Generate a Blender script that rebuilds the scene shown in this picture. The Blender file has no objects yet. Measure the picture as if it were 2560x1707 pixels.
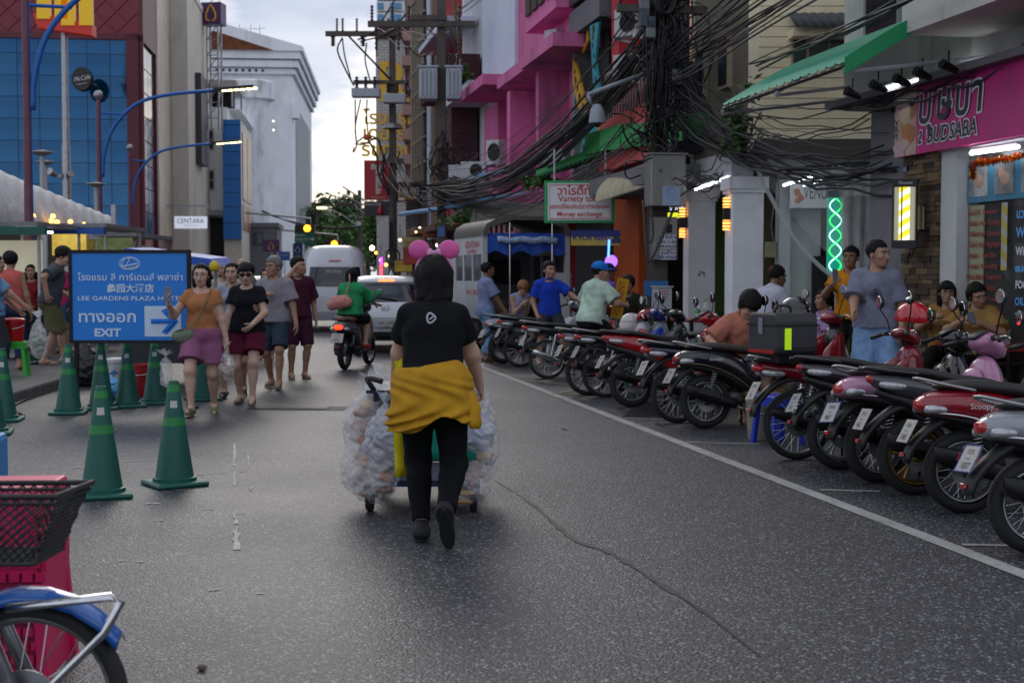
import bpy,bmesh,math,random,time
import numpy as np
from mathutils import Vector,Matrix,Euler
T0=time.time()
R=math.radians
SC=bpy.context.scene
COL=SC.collection
# ------------------------------------------------------------------ camera
F,HZ,CH=3400.0,688.0,1.5
PITCH=math.atan((853.5-HZ)/F)
cd=bpy.data.cameras.new('camera');cam=bpy.data.objects.new('camera',cd);COL.objects.link(cam)
cd.sensor_width=36.0;cd.lens=36.0*F/2560.0
cd.clip_start=0.1;cd.clip_end=3000
cd.dof.use_dof=True;cd.dof.focus_distance=8.6;cd.dof.aperture_fstop=4.5
cam.location=(0,0,CH);cam.rotation_euler=(R(90)-PITCH,0,0)
SC.camera=cam
# ------------------------------------------------------------------ sky and sun (bright cloudy late afternoon, light from down the street)
SUN_EL,SUN_AZ=R(27),R(-9)
W=bpy.data.worlds.new('World');SC.world=W;W.use_nodes=True
nt=W.node_tree;nt.nodes.clear()
def wn(t,**k):
 n=nt.nodes.new(t)
 for a,b in k.items():setattr(n,a,b)
 return n
wo=wn('ShaderNodeOutputWorld');wb=wn('ShaderNodeBackground')
sky=wn('ShaderNodeTexSky',sky_type='NISHITA',sun_disc=False,sun_elevation=SUN_EL,sun_rotation=SUN_AZ,air_density=1.0,dust_density=2.0,ozone_density=1.0)
tc=wn('ShaderNodeTexCoord');mp=wn('ShaderNodeMapping');mp.inputs['Scale'].default_value=(1.0,1.0,2.6)
no=wn('ShaderNodeTexNoise');no.inputs['Scale'].default_value=2.6;no.inputs['Detail'].default_value=7;no.inputs['Roughness'].default_value=.56
rp=wn('ShaderNodeValToRGB');rp.color_ramp.elements[0].position=.24;rp.color_ramp.elements[1].position=.50
n2=wn('ShaderNodeTexNoise');n2.inputs['Scale'].default_value=5.0;n2.inputs['Detail'].default_value=6
r2=wn('ShaderNodeValToRGB')
r2.color_ramp.elements[0].position=.34;r2.color_ramp.elements[0].color=(5.3,6.2,8.2,1)
r2.color_ramp.elements[1].position=.62;r2.color_ramp.elements[1].color=(9.9,10.1,10.8,1)
mx=wn('ShaderNodeMix',data_type='RGBA')
nt.links.new(tc.outputs['Generated'],mp.inputs['Vector'])
nt.links.new(mp.outputs['Vector'],no.inputs['Vector']);nt.links.new(mp.outputs['Vector'],n2.inputs['Vector'])
nt.links.new(no.outputs['Fac'],rp.inputs['Fac']);nt.links.new(n2.outputs['Fac'],r2.inputs['Fac'])
nt.links.new(rp.outputs['Color'],mx.inputs['Factor'])
nt.links.new(sky.outputs['Color'],mx.inputs['A']);nt.links.new(r2.outputs['Color'],mx.inputs['B'])
nt.links.new(mx.outputs['Result'],wb.inputs['Color']);nt.links.new(wb.outputs['Background'],wo.inputs['Surface'])
wb.inputs['Strength'].default_value=0.095
sd=bpy.data.lights.new('sun','SUN');sd.energy=0.6;sd.angle=R(24);sd.color=(1.0,.95,.88)
so=bpy.data.objects.new('sun',sd);COL.objects.link(so)
so.rotation_euler=Vector((-math.sin(SUN_AZ)*math.cos(SUN_EL),-math.cos(SUN_AZ)*math.cos(SUN_EL),-math.sin(SUN_EL))).to_track_quat('-Z','Y').to_euler()
so.location=(0,60,60)
SC.view_settings.view_transform='Standard';SC.view_settings.look='None'
SC.view_settings.gamma=1;SC.view_settings.use_curve_mapping=False
SC.view_settings.exposure=0.0
SC.cycles.use_denoising=True
SC.cycles.max_bounces=8;SC.cycles.transparent_max_bounces=24
SC.cycles.sample_clamp_indirect=6
SC.cycles.caustics_reflective=False;SC.cycles.caustics_refractive=False
# ------------------------------------------------------------------ where a pixel of the photograph lies
_cp,_sp=math.cos(PITCH),math.sin(PITCH)
def at(u,v,Y):
 """point at depth Y seen at photo pixel (u, v)"""
 a,b=(u-1280.0)/F,-(v-853.5)/F
 dy,dz=_cp+b*_sp,-_sp+b*_cp
 t=Y/dy
 return Vector((a*t,Y,CH+dz*t))
def gp(u,v,z=0.0):
 """point on the level z seen at photo pixel (u, v)"""
 a,b=(u-1280.0)/F,-(v-853.5)/F
 dy,dz=_cp+b*_sp,-_sp+b*_cp
 t=(z-CH)/dz
 return Vector((a*t,dy*t,z))
def zat(v,Y):return at(1280,v,Y).z
def xat(u,Y):return at(u,HZ,Y).x
# ------------------------------------------------------------------ materials
MATS={}
def mat(name,col,r=.5,m=0.0,var=.12,vs=6.0,bump=0.0,bs=40.0,e=0.0,ecol=None,a=1.0,tr=0.0,coat=0.0,spec=.5,rv=.1,dirt=0.0,ds=1.2,world=False,aniso=None,sss=0.0):
 """procedural Principled material: colour with noise variation, roughness variation, dirt and bump"""
 if name in MATS:return MATS[name]
 M_=bpy.data.materials.new(name);M_.use_nodes=True;t=M_.node_tree;N=t.nodes;L=t.links
 b=N['Principled BSDF']
 if len(col)==3:col=(*col,1)
 b.inputs['Base Color'].default_value=col
 b.inputs['Roughness'].default_value=r;b.inputs['Metallic'].default_value=m
 b.inputs['Specular IOR Level'].default_value=spec
 b.inputs['Coat Weight'].default_value=coat;b.inputs['Coat Roughness'].default_value=.06
 b.inputs['Transmission Weight'].default_value=tr;b.inputs['Alpha'].default_value=a
 if sss:b.inputs['Subsurface Weight'].default_value=sss;b.inputs['Subsurface Radius'].default_value=(.02,.008,.004);b.inputs['Subsurface Scale'].default_value=.5
 if e:
  b.inputs['Emission Color'].default_value=(*(ecol or col[:3]),1)[:4];b.inputs['Emission Strength'].default_value=e
 c=N.new('ShaderNodeTexCoord');src=c.outputs['Object']
 if world:
  g=N.new('ShaderNodeNewGeometry');src=g.outputs['Position']
 if aniso:
  mp=N.new('ShaderNodeMapping');mp.inputs['Scale'].default_value=aniso;L.new(src,mp.inputs['Vector']);src=mp.outputs['Vector']
 if var>0:
  n=N.new('ShaderNodeTexNoise');n.inputs['Scale'].default_value=vs;n.inputs['Detail'].default_value=5;n.inputs['Roughness'].default_value=.6
  L.new(src,n.inputs['Vector'])
  mr=N.new('ShaderNodeMapRange');mr.inputs['From Min'].default_value=.3;mr.inputs['From Max'].default_value=.7
  mr.inputs['To Min'].default_value=1-var;mr.inputs['To Max'].default_value=1+var
  L.new(n.outputs['Fac'],mr.inputs['Value'])
  mu=N.new('ShaderNodeVectorMath');mu.operation='SCALE';mu.inputs[0].default_value=col[:3]
  L.new(mr.outputs['Result'],mu.inputs['Scale']);out=mu.outputs['Vector']
  if dirt:
   n3=N.new('ShaderNodeTexNoise');n3.inputs['Scale'].default_value=ds;n3.inputs['Detail'].default_value=8;n3.inputs['Roughness'].default_value=.7
   mp3=N.new('ShaderNodeMapping');mp3.inputs['Scale'].default_value=(1.6,1.6,.45);L.new(src,mp3.inputs['Vector']);L.new(mp3.outputs['Vector'],n3.inputs['Vector'])
   m3=N.new('ShaderNodeMapRange');m3.inputs['From Min'].default_value=.5;m3.inputs['From Max'].default_value=.72;m3.inputs['To Max'].default_value=dirt
   L.new(n3.outputs['Fac'],m3.inputs['Value'])
   mx=N.new('ShaderNodeMix');mx.data_type='RGBA';mx.inputs['B'].default_value=(.035,.03,.026,1)
   L.new(m3.outputs['Result'],mx.inputs['Factor']);L.new(out,mx.inputs['A']);out=mx.outputs['Result']
  L.new(out,b.inputs['Base Color'])
  if e and ecol is None:L.new(out,b.inputs['Emission Color'])
  if rv:
   m2=N.new('ShaderNodeMapRange');m2.inputs['To Min'].default_value=max(0.02,r-rv);m2.inputs['To Max'].default_value=min(1,r+rv)
   L.new(n.outputs['Fac'],m2.inputs['Value']);L.new(m2.outputs['Result'],b.inputs['Roughness'])
 if bump:
  n=N.new('ShaderNodeTexNoise');n.inputs['Scale'].default_value=bs;n.inputs['Detail'].default_value=4
  L.new(src,n.inputs['Vector']);bp=N.new('ShaderNodeBump');bp.inputs['Strength'].default_value=bump;bp.inputs['Distance'].default_value=.6/bs
  L.new(n.outputs['Fac'],bp.inputs['Height']);L.new(bp.outputs['Normal'],b.inputs['Normal'])
 MATS[name]=M_
 return M_
def rgb(h,k=1.0):
 """sRGB hex -> linear"""
 v=[int(h[i:i+2],16)/255 for i in (0,2,4)]
 return tuple(k*(x/12.92 if x<=.04045 else ((x+.055)/1.055)**2.4) for x in v)
_pm={}
def paint(h,r=.45,**k):
 key=h+str(r)+str(sorted(k.items()))
 if key not in _pm:_pm[key]=mat('paint_'+str(len(_pm)),rgb(h),r,**k)
 return _pm[key]
def glow(h,e):
 key=h+'glow'+str(e)
 if key not in _pm:_pm[key]=mat('glow_'+str(len(_pm)),rgb(h),.5,var=0,e=e,ecol=rgb(h))
 return _pm[key]
 # ------------------------------------------------------------------ objects
def link(o):COL.objects.link(o);return o
def tag(o,label=None,cat=None,group=None,kind=None):
 if label:o['label']=label
 if cat:o['category']=cat
 if group:o['group']=group
 if kind:o['kind']=kind
 return o
def thing(name,label,cat,loc=(0,0,0),rz=0.0,group=None):
 o=link(bpy.data.objects.new(name,None));o.empty_display_size=.1
 o.location=loc;o.rotation_euler=(0,0,rz)
 return tag(o,label,cat,group)
def place(o,loc,rz=0.0):o.location=loc;o.rotation_euler=(0,0,rz);return o
def inst(src,parent=None,loc=None,rot=None,scale=None):
 o=src.copy();link(o);o.parent=parent
 if loc is not None:o.location=loc
 if rot is not None:o.rotation_euler=rot
 if scale is not None:o.scale=scale
 return o
def copy_tree(o,parent=None):
 c=o.copy();link(c);c.parent=parent
 for ch in list(o.children):copy_tree(ch,c)
 return c
class MB:
 """collects shapes; build() links them as ONE mesh object"""
 def __init__(s):s.v=[];s.f=[];s.mi=[];s.m=0;s.T=None
 def add(s,vs,fs):
  o=len(s.v)
  if s.T is not None:vs=[s.T@Vector(p) for p in vs]
  s.v+=[tuple(p) for p in vs];s.f+=[tuple(i+o for i in f) for f in fs];s.mi+=[s.m]*len(fs)
  return s
 def box(s,c,d,rot=None,taper=1.0):
  x,y,z=d[0]/2,d[1]/2,d[2]/2
  vs=[Vector((sx*x*(taper if sz>0 else 1),sy*y*(taper if sz>0 else 1),sz*z)) for sz in (-1,1) for sx,sy in ((-1,-1),(1,-1),(1,1),(-1,1))]
  if rot is not None:
   M_=Euler(rot).to_matrix() if not isinstance(rot,Matrix) else rot
   vs=[M_@p for p in vs]
  vs=[p+Vector(c) for p in vs]
  return s.add(vs,[(3,2,1,0),(4,5,6,7),(0,1,5,4),(1,2,6,5),(2,3,7,6),(3,0,4,7)])
 def bx(s,x0,x1,y0,y1,z0,z1):return s.box(((x0+x1)/2,(y0+y1)/2,(z0+z1)/2),(abs(x1-x0),abs(y1-y0),abs(z1-z0)))
 def rbox(s,c,d,r=.02,rot=None,n=3):
  """box with rounded vertical and horizontal edges (rounded slab rings)"""
  x,y,z=d[0]/2,d[1]/2,d[2]/2;r=min(r,x*.99,y*.99,z*.99);rings=[]
  prof=[(-z,r)]+[(-z+r-r*math.cos(a),r-r*math.sin(a)) for a in [math.pi/2*i/n for i in range(1,n+1)]]
  prof=prof+[(-p[0],p[1]) for p in reversed(prof)]
  for zz,ins in prof:
   ring=[]
   for k,(sx,sy) in enumerate(((1,1),(-1,1),(-1,-1),(1,-1))):
    for i in range(n+1):
     a=math.pi/2*(k+i/n);rr=max(r-ins,0)
     ring.append(Vector((sx*(x-r)+rr*math.cos(a),sy*(y-r)+rr*math.sin(a),zz)))
   rings.append(ring)
  M_=Euler(rot).to_matrix() if rot is not None and not isinstance(rot,Matrix) else (rot or Matrix.Identity(3))
  return s.rings([[M_@p+Vector(c) for p in g] for g in rings])
 def rings(s,rings,caps=True,closed=False):
  n=len(rings[0]);vs=[p for g in rings for p in g];fs=[]
  m=len(rings)
  for i in range(m if closed else m-1):
   for j in range(n):
    a,b=i*n+j,i*n+(j+1)%n;c,d=((i+1)%m)*n+(j+1)%n,((i+1)%m)*n+j
    fs.append((a,b,c,d))
  if caps and not closed:
   fs.append(tuple(range(n-1,-1,-1)));fs.append(tuple(range((m-1)*n,m*n)))
  return s.add(vs,fs)
 def tube(s,pts,r,n=8,caps=True,closed=False,ell=None):
  pts=[Vector(p) for p in pts];m=len(pts)
  rr=r if isinstance(r,(list,tuple)) else [r]*m
  rings=[];up=None
  for i in range(m):
   a=pts[i-1] if (i>0 or closed) else pts[i];b=pts[(i+1)%m] if (i<m-1 or closed) else pts[i]
   t=(b-a)
   if t.length<1e-9:t=Vector((0,0,1))
   t.normalize()
   if up is None:
    up=Vector((0,0,1)) if abs(t.z)<.9 else Vector((1,0,0))
   x=up.cross(t)
   if x.length<1e-6:x=Vector((1,0,0)).cross(t)
   x.normalize();y=t.cross(x);up=y
   e=ell or 1.0
   rings.append([pts[i]+(x*math.cos(2*math.pi*k/n)+y*math.sin(2*math.pi*k/n)*e)*rr[i] for k in range(n)])
  return s.rings(rings,caps,closed)
 def lathe(s,prof,n=24,axis='z',c=(0,0,0),arc=None,closed=False):
  c=Vector(c);rings=[]
  for k in range(n+(1 if arc else 0)):
   a=(arc or 2*math.pi)*k/n;ca,sa=math.cos(a),math.sin(a);ring=[]
   for r,h in prof:
    p={'z':(r*ca,r*sa,h),'y':(r*sa,h,r*ca),'x':(h,r*ca,r*sa)}[axis]
    ring.append(c+Vector(p))
   rings.append(ring)
  m=len(prof);vs=[p for g in rings for p in g];fs=[]
  for i in range(n):
   i2=(i+1)%len(rings)
   for j in range(m if closed else m-1):
    j2=(j+1)%m
    fs.append((i*m+j,i2*m+j,i2*m+j2,i*m+j2))
  return s.add(vs,fs)
 def prism(s,out,d,axis='y',c=(0,0,0)):
  """2D outline (a, b) extruded by depth d along axis, centred"""
  n=len(out);c=Vector(c);vs=[]
  for h in (-d/2,d/2):
   for a,b in out:
    vs.append(c+Vector({'y':(a,h,b),'z':(a,b,h),'x':(h,a,b)}[axis]))
  fs=[tuple(range(n)),tuple(range(2*n-1,n-1,-1))]+[(i,i+n,(i+1)%n+n,(i+1)%n) for i in range(n)]
  return s.add(vs,fs)
 def quad(s,a,b,c,d):return s.add([a,b,c,d],[(0,1,2,3)])
 def sphere(s,c,r,n=12,m=8):
  r=(r,r,r) if not isinstance(r,(list,tuple)) else r;vs=[];fs=[]
  for i in range(m+1):
   th=math.pi*i/m
   for j in range(n):
    ph=2*math.pi*j/n
    vs.append((c[0]+r[0]*math.sin(th)*math.cos(ph),c[1]+r[1]*math.sin(th)*math.sin(ph),c[2]-r[2]*math.cos(th)))
  for i in range(m):
   for j in range(n):fs.append((i*n+j,i*n+(j+1)%n,(i+1)*n+(j+1)%n,(i+1)*n+j))
  return s.add(vs,fs)
 def mesh(s,name,mats,smooth=False):
  me=bpy.data.meshes.new(name);me.from_pydata(s.v,[],s.f)
  for m in (mats if isinstance(mats,(list,tuple)) else [mats]):me.materials.append(m)
  me.polygons.foreach_set('material_index',s.mi)
  if smooth:me.polygons.foreach_set('use_smooth',[True]*len(s.f))
  me.validate();b=bmesh.new();b.from_mesh(me);bmesh.ops.remove_doubles(b,verts=b.verts,dist=1e-6)
  bmesh.ops.recalc_face_normals(b,faces=b.faces);b.to_mesh(me);b.free();me.update()
  return me
 def build(s,name,mats,parent=None,smooth=False,bevel=0,sub=0,loc=None,rot=None,seg=2):
  me=s.mesh(name,mats,smooth or bool(bevel) and False)
  o=link(bpy.data.objects.new(name,me));o.parent=parent
  if loc is not None:o.location=loc
  if rot is not None:o.rotation_euler=rot
  if bevel:
   b=o.modifiers.new('bevel','BEVEL');b.width=bevel;b.segments=seg;b.limit_method='ANGLE';b.angle_limit=R(40)
  if sub:
   q=o.modifiers.new('sub','SUBSURF');q.levels=sub;q.render_levels=sub
  if smooth=='auto':
   try:me.set_sharp_from_angle(angle=R(38))
   except Exception:pass
  return o
def one(name,label,cat,mb,mats,loc=(0,0,0),rz=0,group=None,**k):
 o=mb.build(name,mats,**k);place(o,loc,rz);return tag(o,label,cat,group)
def struct(name,mb,mats,**k):return tag(mb.build(name,mats,**k),kind='structure')
def catenary(a,b,sag,n=10):
 a,b=Vector(a),Vector(b)
 return [a.lerp(b,i/n)-Vector((0,0,4*sag*(i/n)*(1-i/n))) for i in range(n+1)]
def bez(pts,n=24):
 """smooth curve through points (Catmull-Rom)"""
 P=[Vector(p) for p in pts];P=[P[0]*2-P[1]]+P+[P[-1]*2-P[-2]];out=[]
 segs=len(P)-3;per=max(2,n//segs)
 for i in range(segs):
  p0,p1,p2,p3=P[i:i+4]
  for k in range(per):
   t=k/per
   out.append(.5*((2*p1)+(p2-p0)*t+(2*p0-5*p1+4*p2-p3)*t*t+(3*p1-p0-3*p2+p3)*t**3))
 return out+[P[-2]]
 # ------------------------------------------------------------------ lettering
def text_mesh(s,size=1.0,depth=0.0,align='CENTER',bold=0.0,shear=0.0,sx=1.0,sp=1.0):
 c=bpy.data.curves.new('lettering','FONT');c.body=s;c.size=size;c.extrude=depth/2;c.align_x=align;c.align_y='CENTER'
 c.offset=bold;c.shear=shear;c.resolution_u=3;c.space_character=sp;c.fill_mode='BOTH'
 o=link(bpy.data.objects.new('lettering',c))
 dg=bpy.context.evaluated_depsgraph_get();dg.update()
 me=bpy.data.meshes.new_from_object(o.evaluated_get(dg));bpy.data.objects.remove(o)
 if sx!=1.0:me.transform(Matrix.Diagonal((sx,1,1,1)))
 n=len(me.vertices);par=list(range(n))
 def find(i):
  while par[i]!=i:par[i]=par[par[i]];i=par[i]
  return i
 for e in me.edges:
  a,b=find(e.vertices[0]),find(e.vertices[1])
  if a!=b:par[a]=b
 ids={}
 for v in me.vertices:v.co.z+=.0007*(ids.setdefault(find(v.index),len(ids))%5)
 return me
def text(s,size,m,parent,loc,rot=(R(90),0,0),name='lettering',w=None,**k):
 """flat lettering as its own mesh; w = wanted width"""
 me=text_mesh(s,size,**k);me.materials.clear();me.materials.append(m)
 if w and len(me.vertices):
  xs=[v.co.x for v in me.vertices];cw=max(xs)-min(xs)
  if cw>1e-6:me.transform(Matrix.Diagonal((w/cw,1,1,1)))
 o=link(bpy.data.objects.new(name,me));o.parent=parent;o.location=loc;o.rotation_euler=rot
 return o
 # ------------------------------------------------------------------ smooth solids: signed distances meshed with surface nets
def _noise(P,s,seed=0):
 x,y,z=P[0]*s+seed*1.7,P[1]*s-seed*2.3,P[2]*s+seed*.9
 return (np.sin(x*1.3+2*np.sin(y*.7+z*.5))+np.sin(y*1.7+1.6*np.sin(z*.9+x*.6))+np.sin(z*1.5+1.8*np.sin(x*.8-y*.7)))/3
class Sdf:
 def __init__(s):s.p=[]
 def cap(s,a,b,ra,rb=None,k=.02,op=1,flat=None):s.p.append(('c',np.array(a,float),np.array(b,float),ra,rb if rb is not None else ra,k,op,flat));return s
 def ell(s,c,r,k=.02,op=1,rot=None):s.p.append(('e',np.array(c,float),np.array(r,float),rot,None,k,op,None));return s
 def bounds(s,pad):
  lo=np.full(3,1e9);hi=-lo
  for q in s.p:
   if q[6]<0:continue
   if q[0]=='c':
    m=max(q[3],q[4]);lo=np.minimum(lo,np.minimum(q[1],q[2])-m);hi=np.maximum(hi,np.maximum(q[1],q[2])+m)
   else:
    m=q[2] if q[3] is None else np.full(3,q[2].max());lo=np.minimum(lo,q[1]-m);hi=np.maximum(hi,q[1]+m)
  return lo-pad,hi+pad
 def grid(s,h,lo=None,hi=None,infl=0.0,pad=.03):
  l,u=s.bounds(pad+infl)
  if lo is not None:l=np.maximum(l,lo);u=np.minimum(u,hi)
  n=np.maximum(np.ceil((u-l)/h).astype(int)+1,4)
  ax=[l[i]+h*np.arange(n[i]) for i in range(3)]
  V=np.full(n,.3)
  for q in s.p:
   k=q[5];m=.05+k+infl
   if q[0]=='c':r=max(q[3],q[4]);a0=np.minimum(q[1],q[2])-r-m;a1=np.maximum(q[1],q[2])+r+m
   else:r=q[2] if q[3] is None else np.full(3,q[2].max());a0=q[1]-r-m;a1=q[1]+r+m
   i0=np.clip(np.floor((a0-l)/h).astype(int),0,n);i1=np.clip(np.ceil((a1-l)/h).astype(int)+1,0,n)
   if (i1<=i0).any():continue
   sl=tuple(slice(i0[i],i1[i]) for i in range(3))
   X,Y,Z=np.meshgrid(*[ax[i][sl[i]] for i in range(3)],indexing='ij')
   if q[0]=='c':
    A,B=q[1],q[2];d=B-A;L=max(d@d,1e-9)
    t=np.clip(((X-A[0])*d[0]+(Y-A[1])*d[1]+(Z-A[2])*d[2])/L,0,1)
    ex,ey,ez=X-A[0]-t*d[0],Y-A[1]-t*d[1],Z-A[2]-t*d[2]
    if q[7] is not None:ey=ey/q[7]
    D=np.sqrt(ex*ex+ey*ey+ez*ez)-(q[3]+t*(q[4]-q[3]))
   else:
    ex,ey,ez=X-q[1][0],Y-q[1][1],Z-q[1][2]
    if q[3] is not None:
     M_=np.array(q[3].transposed());ex,ey,ez=(M_[0,0]*ex+M_[0,1]*ey+M_[0,2]*ez,M_[1,0]*ex+M_[1,1]*ey+M_[1,2]*ez,M_[2,0]*ex+M_[2,1]*ey+M_[2,2]*ez)
    rr=q[2];k0=np.sqrt((ex/rr[0])**2+(ey/rr[1])**2+(ez/rr[2])**2);k1=np.sqrt((ex/rr[0]**2)**2+(ey/rr[1]**2)**2+(ez/rr[2]**2)**2)
    D=k0*(k0-1)/np.maximum(k1,1e-6)
   V0=V[sl]
   if q[6]>0:
    hh=np.clip(.5+.5*(D-V0)/k,0,1);V[sl]=D*(1-hh)+V0*hh-k*hh*(1-hh)
   else:
    hh=np.clip(.5-.5*(V0+D)/k,0,1);V[sl]=V0*(1-hh)-D*hh+k*hh*(1-hh)
  return V-infl,ax
def surf(V,ax):
 """surface nets: returns vertices and quads of the zero level"""
 I=V<0;n=np.array(V.shape)
 c=np.zeros(n-1,int)
 for dx in (0,1):
  for dy in (0,1):
   for dz in (0,1):c+=I[dx:n[0]-1+dx,dy:n[1]-1+dy,dz:n[2]-1+dz]
 act=(c>0)&(c<8);idx=np.full(n-1,-1,int);cells=np.argwhere(act);idx[act]=np.arange(len(cells))
 if len(cells)==0:return np.zeros((0,3)),np.zeros((0,4),int)
 S=np.zeros((len(cells),3));C=np.zeros(len(cells));co=[(i,j,k) for i in (0,1) for j in (0,1) for k in (0,1)]
 vals={o:V[cells[:,0]+o[0],cells[:,1]+o[1],cells[:,2]+o[2]] for o in co}
 for a in co:
  for d in range(3):
   if a[d]:continue
   b=list(a);b[d]=1;b=tuple(b);va,vb=vals[a],vals[b];m=(va<0)!=(vb<0)
   t=np.where(m,va/np.where(m,va-vb,1),0)
   p=np.array(a,float)[None,:]+t[:,None]*(np.array(b,float)-np.array(a,float))[None,:]
   S[m]+=p[m];C[m]+=1
 h=ax[0][1]-ax[0][0]
 P=np.array([ax[0][0],ax[1][0],ax[2][0]])+(cells+S/np.maximum(C,1)[:,None])*h
 Q=[]
 for d in range(3):
  e=[1,1,1];sl0=[slice(None)]*3;sl1=[slice(None)]*3;sl0[d]=slice(0,n[d]-1);sl1[d]=slice(1,n[d])
  A,B=I[tuple(sl0)],I[tuple(sl1)];x=np.argwhere(A!=B);u,w=[(1,2),(2,0),(0,1)][d]
  x=x[(x[:,u]>0)&(x[:,w]>0)&(x[:,u]<n[u]-1)&(x[:,w]<n[w]-1)]
  if len(x)==0:continue
  du=np.zeros(3,int);du[u]=1;dw=np.zeros(3,int);dw[w]=1
  g=lambda q:idx[q[:,0],q[:,1],q[:,2]]
  q=np.stack([g(x-du-dw),g(x-dw),g(x),g(x-du)],1);fl=~A[x[:,0],x[:,1],x[:,2]]
  q[fl]=q[fl][:,::-1];Q.append(q)
 Q=np.concatenate(Q);Q=Q[(Q>=0).all(1)]
 return P,Q
def np_mesh(name,parts,mats,fn=None):
 """parts: list of (verts, quads, material index); one smooth mesh"""
 vs,fs,mi,o=[],[],[],0
 for P,Q,m in parts:
  if len(P)==0:continue
  vs.append(P);fs.append(Q+o);mi.append(np.full(len(Q),m) if np.isscalar(m) else m);o+=len(P)
 vs=np.concatenate(vs);fs=np.concatenate(fs);mi=np.concatenate(mi)
 me=bpy.data.meshes.new(name);me.vertices.add(len(vs));me.vertices.foreach_set('co',vs.astype(np.float32).ravel())
 me.loops.add(len(fs)*4);me.loops.foreach_set('vertex_index',fs.astype(np.int32).ravel());me.polygons.add(len(fs))
 me.polygons.foreach_set('loop_start',np.arange(0,len(fs)*4,4,dtype=np.int32));me.polygons.foreach_set('material_index',mi.astype(np.int32))
 me.polygons.foreach_set('use_smooth',np.ones(len(fs),bool))
 for m in mats:me.materials.append(m)
 me.update(calc_edges=True);me.validate();return me
def sdf_obj(name,V,ax,m,parent=None,mats=None):
 P,Q=surf(V,ax)
 me=np_mesh(name,[(P,Q,0)],mats or [m]);o=link(bpy.data.objects.new(name,me));o.parent=parent;return o
def GP(ax):return np.meshgrid(*ax,indexing='ij')
# ------------------------------------------------------------------ people
SKIN={}
def skin(k):
 if k not in SKIN:SKIN[k]=mat('skin_'+str(k),{0:(.46,.27,.19),1:(.36,.2,.13),2:(.22,.11,.065),3:(.52,.33,.25)}[k],.5,var=.08,vs=14,sss=.06,rv=.08)
 return SKIN[k]
def cloth(h,**k):return paint(h,.85,var=.14,vs=9,bump=.25,bs=220,spec=.2,**k)
EYEW=mat('eye_white',(.62,.6,.57),.25,var=0);EYEB=mat('eye_dark',(.012,.008,.006),.2,var=0);LIP=mat('lip',(.36,.11,.1),.45,var=0)
HAIR=mat('hair_black',(.007,.006,.006),.6,var=.4,vs=60,aniso=(8,8,.6),bump=.3,bs=160,spec=.18);HAIRG=mat('hair_grey',(.13,.128,.125),.55,var=.6,vs=90,bump=.4,bs=160)
HAIRB=mat('hair_blond_streak',(.2,.075,.015),.5,var=.9,vs=26,aniso=(2.2,2.2,.4),bump=.4,bs=160)
def ik(a,t,l1,l2,pole):
 a,t,pole=Vector(a),Vector(t),Vector(pole);d=t-a;L=min(d.length,(l1+l2)*.999)
 if d.length<1e-6:d=Vector((0,0,-1))
 d=d.normalized();t=a+d*L;x=(l1*l1-l2*l2+L*L)/(2*L);h=math.sqrt(max(l1*l1-x*x,0))
 p=pole-d*pole.dot(d)
 if p.length<1e-6:p=Vector((0,1,0))-d*d.y
 return a+d*x+p.normalized()*h,t
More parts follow.
